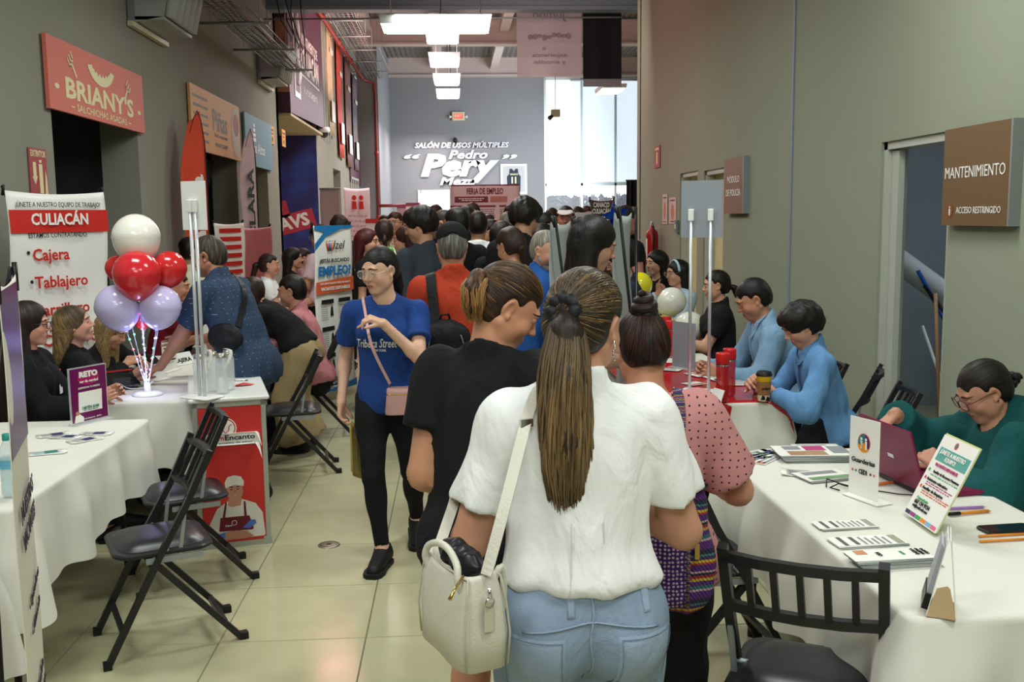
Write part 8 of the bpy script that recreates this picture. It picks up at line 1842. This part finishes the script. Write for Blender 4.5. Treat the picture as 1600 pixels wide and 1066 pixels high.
place('woman with short black hair in front of moustache man',850,350,8.5,-60,g=1.0,hyaw=-20,skin='b08060',top=dict(m=C_blk,sleeve=.6),bot=dict(m=C_blk),hair=dict(style='bob',length=.12,vol=.016,**HBK))
W=place('person wearing a white sun visor facing the camera',884,322,10.6,170,g=1.05,skin='a87058',top=dict(m=cloth('cloth_rose','c8909c'),sleeve=.7),bot=dict(m=C_blk),hair=dict(style='slick',vol=.012,tie=(0,-.09,.0),tail=[(0,-.04,-.05,.02)],**HBK));J=W['J'];hp=J['hp'];V_,Q_=mesh_sdf([ell(hp((0,.085,.062)),np.array((.075,.085,.012))*J['s'],J['Rh']@rotx(R(-18))),ell(hp((0,-.005,.055)),np.array((.086,.105,.02))*J['s'],J['Rh'])],.006);mesh_np('visor',V_,Q_,mat('visor_white','e8dcdc',.6),W['root'])
for px,yt,d,yw,sk,c_,lab in((601,336,15.0,170,'a87058','cloth_black','distant person behind the green top woman'),(862,325,14.0,10,'a87058','cloth_black','distant dark haired person left of the visor'),(903,323,13.6,175,'b87860','cloth_slate','distant person between visor wearer and brown banner'),(917,322,15.0,190,'a87058','cloth_black','distant person just left of brown banner'),(838,327,15.5,20,'a87058','cloth_slate','distant person right of the tall black shirt man'),(681,320,14.0,0,'a87058','cloth_black','distant dark haired person above the glasses man'),(728,334,16.0,180,'a87058','cloth_white','distant person in front of job fair board'),(655,323,16.2,175,'a87858','cloth_slate','distant person left of exit door'),(940,330,14.5,185,'a87058','cloth_white','distant person beneath the brown banner')):
 place(lab,px,yt,d,yw,skin=sk,male=1,top=dict(m=MATS[c_],sleeve=.7),bot=dict(m=C_blk),hair=dict(style='short',vol=.012,**HBR),eyes=False)
place('woman in black with raised arm holding the blue foil balloon',978,322,9.0,-60,g=1.0,skin='c08070',top=dict(m=C_blk,sleeve=.4),bot=dict(m=C_blk),hair=dict(style='slick',vol=.014,tie=(0,-.09,.02),tail=[(0,-.04,-.05,.03),(0,-.04,-.18,.02)],**HBR),hl=(-.2,.28,1.45),hr=None)
# ---------- seated on the right
place('boy with glasses in dark navy top seen in profile behind grey banner',968,385,7.3,92,g=.95,lean=12,hpitch=20,skin='c08c74',sit=True,H=1.62,male=1,top=dict(m=cloth('cloth_navy','1f2a3c'),sleeve=.6),bot=dict(m=C_blk),hair=dict(style='mop',vol=.010,**HBK),glasses=dict(col='1c1c1c'),hl=(0,.35,.85),hr=(.1,.35,.85),eyes=True)
place('woman with very long black hair beside smiling woman',990,384,9.8,80,sit=True,hyaw=10,skin='b88468',top=dict(m=cloth('cloth_navy','1f2a3c'),sleeve=.6),bot=dict(m=C_blk),hair=dict(style='long',length=.34,**HBK),glasses=dict(col='1c1c1c'),hl=(0,.35,.85),hr=(.1,.35,.85))
place('smiling woman with long black hair under the fire extinguisher',1025,391,9.3,125,sit=True,hyaw=-12,hpitch=4,skin='cc9c80',lipc='b84a4a',top=dict(m=C_blk,sleeve=.6),bot=dict(m=C_blk),hair=dict(style='long',length=.30,vol=.012,**HBK),hl=(0,.35,.85),hr=(.1,.35,.85),lod=1)
W=place('woman with pale blue headband and glasses touching her chin',1058,406,8.7,112,sit=True,hyaw=-6,hpitch=4,skin='c8967a',top=dict(m=cloth('cloth_paleblue','a9bccb'),sleeve=1.9),bot=dict(m=C_blk),hair=dict(style='long',length=.30,vol=.012,**HBK),glasses=dict(col='8a7a68',wire=True),hl=(-.12,.35,.85),lod=1,curl=70,pointR=15,hrd=(-.2,-.2,1),pr_=(.8,.2,-1),hr=(.08,.17,1.06))
J=W['J'];hp=J['hp'];q=MB();q.tube([tuple(hp((.083*math.cos(a),.02,.025+.088*math.sin(a))))for a in np.linspace(-.1,PI+.1,20)],.012,8);q.build('headband',mat('headband_blue','a9c4dc',.7),W['root'])
W=place('woman in black polo with yellow chest logo seated in profile',1119,422,7.45,84,sit=True,g=1.15,hpitch=6,skin='c8967a',lipc='a85a58',top=dict(m=C_blk,sleeve=.62,collar=1,slr=1.15,label='black polo shirt with yellow logo'),bot=dict(m=C_blk),hair=dict(style='slick',vol=.008,tie=(0,-.10,-.02),tail=[(0,-.04,-.02,.026),(0,-.05,-.08,.02)],**HBK),hl=(-.12,.36,.82),hr=(.06,.36,.82),eyes=True,lid=.5)
J=W['J'];text_on(W['root'],J['top'],J['topoff'],'sigma',J['chest']+np.array([-.065,.2,.02]),(-1,.3,0),(0,0,1),(-.35,1,0),.055,mat('ink_lime','c8c832',.6),.02)
def shirt_front(W,m):
 J=W['J'];h=J['H'];fw,up,rt=J['fw'],J['u1'],J['rt']
 for sd in(-1,1):
  c=J['nb']+fw*.045*h+rt*sd*.022*h-up*.002*h;patch=[J['nb']-fw*.030*h+up*.028*h+rt*sd*.008*h,J['nb']+rt*sd*.036*h+up*.022*h,J['nb']+fw*.042*h+rt*sd*.030*h-up*.004*h,J['nb']+fw*.058*h+rt*sd*.016*h-up*.028*h,J['nb']+fw*.054*h+rt*sd*.004*h-up*.008*h]
  so,a_,b_=strap_mesh('collar',patch,.034,m,W['root'],prims=J['top'],off=J['topoff'],gap=.004,th=.004,n=20,taper=[.8,1,1.1,.7,.3])
 P3=[J['nb']+fw*.07*h-up*.02*h,J['chest']+fw*.12*h,J['waist']+fw*.12*h,J['p0']+J['fw0']*.12*h]
 strap_mesh('button_placket',push(P3,J['top'],.001,J['topoff'],16,True),.026,m,W['root'],prims=J['top'],off=J['topoff'],gap=.004,th=.003,n=30)
C_lb=cloth('cloth_lightblue','7a9cb8',bscale=160,bump=.25)
HS=dict(hl=(-.16,.40,.80),hr=(.10,.42,.80),pl=(-.8,-.4,-.8),pr_=(.8,-.4,-.8))
W=place('man in light blue shirt writing at the red covered table',1176,439,6.0,86,sit=True,H=1.74,male=1,g=1.14,lean=20,hpitch=28,skin='b48264',lid=.85,fat=1.06,top=dict(m=C_lb,sleeve=1.9,collar=1,slr=1.08,fold=.006),bot=dict(m=C_blk),hair=dict(style='short',vol=.010,**HBK),hl=(-.15,.44,.79),hr=(.08,.48,.79),pl=(-.8,-.4,-.8),pr_=(.8,-.4,-.8),eyes=True)
q=MB();J=W['J'];e,wv,d,n_=J['A'][-1];c=wv-_n(wv-e)*.02;q.tube([tuple(c-d*.012),tuple(c+d*.012)],.031,14);q.build('wristwatch',M_chrome,W['root'])
shirt_front(W,C_lb)
W=place('boy in denim blue shirt bowed over coffee cup',1250,479,5.22,88,sit=True,H=1.60,male=1,g=.98,lean=17,hpitch=32,lod=2,skin='c8957c',lid=.9,top=dict(m=cloth('cloth_skyblue','5f8cba',bscale=160),sleeve=1.88,collar=1,slr=1.08,hem=-.03,flare=.02,fold=.007,fs=20,label='light denim blue shirt with long sleeves'),bot=dict(m=C_blk),hair=dict(style='mop',vol=.020,bang=-.012,**HBK),hl=(-.10,.36,.80),hr=(.06,.40,.82),pl=(-.9,-.4,-.6),pr_=(.8,-.4,-.8),curl=60,eyes=True)
shirt_front(W,MATS['cloth_skyblue'])
C_teal=cloth('cloth_teal','0f4a4a',bscale=60,bump=.3)
W=place('woman in dark green fleece jacket and glasses working at laptop',1536,569,3.62,84,sit=True,H=1.62,lod=2,g=1.35,lean=20,hpitch=30,hyaw=4,fat=1.12,neckf=1.15,skin='b8846a',lipc='8a4a48',lid=.8,look=(0,-15),brow='1a120e',armg=1.15,top=dict(m=C_teal,sleeve=1.9,slr=1.15,fold=.007,fs=16,hood=1,hem=-.05,off=.018,name='jacket',label='dark green fleece jacket'),bot=dict(m=C_blk),hair=dict(style='slick',vol=.008,tie=(0,-.098,-.018),bun=.034,band=('101012',.022,.008),**HBK),glasses=dict(col='5a2a22',shape='square',lensw=.027,lensh=.021,r=.0022),hl=(-.12,.40,.80),pl=(-.9,-.3,-.7),hr=(.10,.50,.955),pr_=(.7,-.2,-.6),hrd=(-.25,.7,-.55),hrn=(0,-.4,-1),curl=45)
J=W['J'];q=MB();q.lathe([(0,.005),(.005,0),(0,-.005)],10,c=tuple(J['hp']((-.080,-.002,-.036))));q.build('earring',mat('earring_blue','1c2a5a',.2),W['root'])
text_on(W['root'],J['top'],J['topoff'],'Guarderias CEDI',J['chest']+np.array([-.09,.25,.03]),(-1,.4,0),(0,0,1),(-.45,1,0),.05,M_whiteP,.008)
# ---------- seated and standing on the left
C_bj=cloth('cloth_jetblack','121214',bscale=90)
W=place('woman with long dark curls and black glasses at far left',46,473,5.45,-84,sit=True,g=1.12,hpitch=2,skin='c89078',lipc='a8504c',lid=.4,top=dict(m=C_bj,sleeve=1.9,collar=1,slr=1.15),bot=dict(m=C_blk),hair=dict(style='long',length=.50,vol=.020,wide=.075,col='1c100c',hi='3c2218',amt=.5),glasses=dict(col='1c1216',shape='square',r=.0022),hl=(-.10,.38,.80),hr=(.12,.36,.80),lod=2)
J=W['J'];q=MB();c=J['chest']+np.array([-.05,.15,-.05]);q.box(-.022,.022,-.002,.002,-.035,.035,M=T(*c));q.build('name_badge',M_whiteP,W['root']);q=MB();q.box(-.012,.012,-.002,.002,0,.07,M=T(c[0]-.015,c[1]-.01,c[2]+.03,ry=R(-20)));q.build('lanyard',M_red,W['root'])
W=place('blonde woman in black jacket looking up beside hiring banner',116,478,6.1,-72,sit=True,g=1.02,hyaw=-6,hpitch=-12,skin='c8947a',lipc='b05a52',lid=.35,look=(5,10),top=dict(m=C_bj,sleeve=1.9,collar=1,slr=1.15),bot=dict(m=C_blk),hair=dict(style='long',length=.24,vol=.014,col='5a4630',hi='a88c54',amt=.75,rootc=('2c2018',.06,.13)),hl=(-.12,.36,.80),hr=(.10,.36,.80),lod=2)
J=W['J'];c=J['chest'];text_on(W['root'],J['top'],J['topoff'],'CarnEncanto',c+np.array([-.06,.2,.0]),(-1,.3,0),(0,0,1),(-.3,1,0),.055,M_red,.012)
q=patch_on(W['root'],J['top'],J['topoff'],[(.013*math.cos(a),.013*math.sin(a))for a in np.linspace(0,2*PI,17)[:-1]],c+np.array([-.06,.2,.03]),(-1,.3,0),(0,0,1),(-.3,1,0),M_whiteP,'emblem',div=3)
place('blonde woman in black jacket hidden behind the balloons',176,492,6.8,-100,sit=True,g=1.1,lean=28,hpitch=30,skin='c8947a',top=dict(m=C_bj,sleeve=1.9,slr=1.2),bot=dict(m=C_blk),hair=dict(style='long',length=.34,vol=.014,col='6a5438',hi='b89a60',amt=.75),hl=(-.12,.40,.80),hr=(.10,.40,.80))
place('person in wine red shirt clasping hands at the mouth behind balloons',276,424,7.7,-88,sit=True,g=1.1,lean=14,hpitch=6,skin='bb8468',top=dict(m=cloth('cloth_wine','6a1622'),sleeve=1.5),bot=dict(m=C_blk),hair=dict(style='slick',vol=.010,tie=(0,-.09,0),tail=[(0,-.04,-.04,.02)],**HBR),hl=(-.0,.27,1.10),hr=(.02,.29,1.10),pl=(-.4,-.2,-1),pr_=(.4,-.2,-1),hld=(.1,.1,1),hrd=(-.1,.1,1),curl=60)
place('dark haired person in cream shirt behind the navy shirt man',293,371,8.9,30,g=1.0,skin='b08060',top=dict(m=cloth('cloth_cream','c8c4ac'),sleeve=.7),bot=dict(m=C_blk),hair=dict(style='slick',vol=.012,tie=(0,-.09,0),bun=.025,**HBK))
C_nv=pattern_mat('cloth_navy_specks','2f3f56','8a98a8','dots',30,.06)
W0=W
W=place('man in speckled navy shirt leaning over the table with crossbody bag',325,369,6.15,68,male=1,g=1.16,lean=24,hyaw=16,hpitch=14,skin='b07e62',lod=2,top=dict(m=C_nv,sleeve=.72,slr=1.3,hem=-.14,collar=1,fold=.006,box=1.05,label='navy shirt with tiny pale specks'),bot=dict(m=C_jeans_dark),hair=dict(style='short',vol=.006,col='2c2620',hi='6a6050',amt=.6),hl=(-.20,.52,.82),pl=(-.3,-.2,-1),hr=(.05,.45,1.0),hld=(-.1,1,-.25),hln=(0,-.2,-1),curl=12,eyes=True)
shirt_front(W,C_nv);J=W['J'];rt8=W['root'];cbp=J['waist']-J['rt']*.13+J['fw']*.0+J['u1']*.02;wv=tow(rt8,J,cbp+np.array([-.06,-.03,-.02]));cb=thing('crossbody_bag','black crossbody bag on the navy shirt man','bag',tuple(wv),rt8.rotation_euler[2])
V_,Q_=mesh_sdf([ell((0,0,0),(.045,.12,.085),None,.02),ell((-.03,-.01,-.03),(.03,.08,.05),None,.02)],.008,disp=folds(6,.003,30));mesh_np('bag_body',V_,Q_,cloth('pack_black2','18191c',rough=.6),cb)
shp=J['S'][1]*.5+J['nb']*.5+np.array([0,0,.03]);Mi=(Matrix.Translation(cb.location)@Matrix.Rotation(rt8.rotation_euler[2],4,'Z')).inverted()
so,a_,b__=strap_mesh('shoulder_strap',[cbp-J['fw']*.08,J['chest']-J['fw']*.16-J['rt']*.04,shp-J['fw']*.06,shp+J['u1']*.02,J['chest']+J['fw']*.14+J['rt']*.0,cbp+J['fw']*.10],.038,MATS['pack_black2'],None,prims=J['top'],off=J['topoff'],gap=.004,th=.004,n=50)
so.matrix_world=Matrix.Translation(rt8.location)@Matrix.Rotation(rt8.rotation_euler[2],4,'Z');so.parent=cb;so.matrix_parent_inverse=Mi
q=MB();q.lathe([(0,.008),(.009,0),(0,-.008)],10,c=tuple(J['hp']((-.080,.002,-.004))));q.build('earbud',M_black,rt8)
place('woman in black top and wide khaki trousers bending over the table',392,438,7.5,82,g=1.12,lean=48,hpitch=40,hips=1.12,skin='bb8468',top=dict(m=C_bj,sleeve=.7,hem=.03),bot=dict(m=C_khk,wide=1.7,cuff=.062,rise=.08,fold=.006,off=.016,label='wide khaki trousers'),hair=dict(style='long',length=.25,vol=.012,**HBR),hl=(-.15,.62,.85),hr=(.12,.62,.85))
W=place('man in salmon pink shirt seated facing left across the table',455,430,7.9,88,sit=True,H=1.74,male=1,g=1.15,lean=13,hpitch=8,skin='b8866c',top=dict(m=cloth('cloth_salmon','b8767a',bscale=150),sleeve=1.85,collar=1,slr=1.08,hem=-.05,fold=.007),bot=dict(m=C_blk),hair=dict(style='short',vol=.010,**HBK),hl=(-.12,.42,.84),hr=(.10,.42,.84),eyes=True,lid=.5)
shirt_front(W,MATS['cloth_salmon'])
place('woman in white T-shirt with long ponytail seated beyond khaki woman',421,396,10.2,-86,sit=True,g=1.15,skin='c89078',top=dict(m=C_wht,sleeve=.5),bot=dict(m=C_blk),hair=dict(style='slick',vol=.010,tie=(0,-.09,.03),tail=[(0,-.05,-.04,.03),(0,-.09,-.18,.03),(0,-.12,-.34,.015)],**HBR),hl=(0,.35,.9),hr=(.1,.35,.9),lod=1)
place('woman in black with orange trim and long dark hair beside pink banner',458,387,11.0,-80,sit=True,skin='c89078',lipc='b84a4a',top=dict(m=C_blk,sleeve=.6),bot=dict(m=C_blk),hair=dict(style='long',length=.25,**HBK),hl=(0,.35,.9),lod=1)
place('person partly hidden behind the woman in black with orange trim',474,388,11.8,-70,sit=True,skin='c89078',top=dict(m=cloth('cloth_rose','c8909c'),sleeve=.6),bot=dict(m=C_blk),hair=dict(style='short',vol=.012,**HBR))
place('person with thick curly black hair and glasses holding mint flask',501,353,10.4,60,g=1.1,hyaw=10,skin='b08060',top=dict(m=cloth('cloth_rosewhite','d0b4b8'),sleeve=.7),bot=dict(m=C_blk),hair=dict(style='curly',vol=.026,**HBK),hl=(-.2,.3,1.1),glasses=dict(col='8a8a8a'))
place('tall dark haired person standing right behind the job banner',530,335,11.5,10,skin='a87858',top=dict(m=C_blk,sleeve=.7),bot=dict(m=C_blk),hair=dict(style='bob',length=.2,vol=.014,**HBR))
for o in list(bpy.data.objects):
 b_=o.name.split('.')[0]
 if o.type=='MESH' and o.parent and(b_ in('print','pictogram','crest_print','logo_print'))and len(o.data.polygons)>3:o['kind']='stuff'
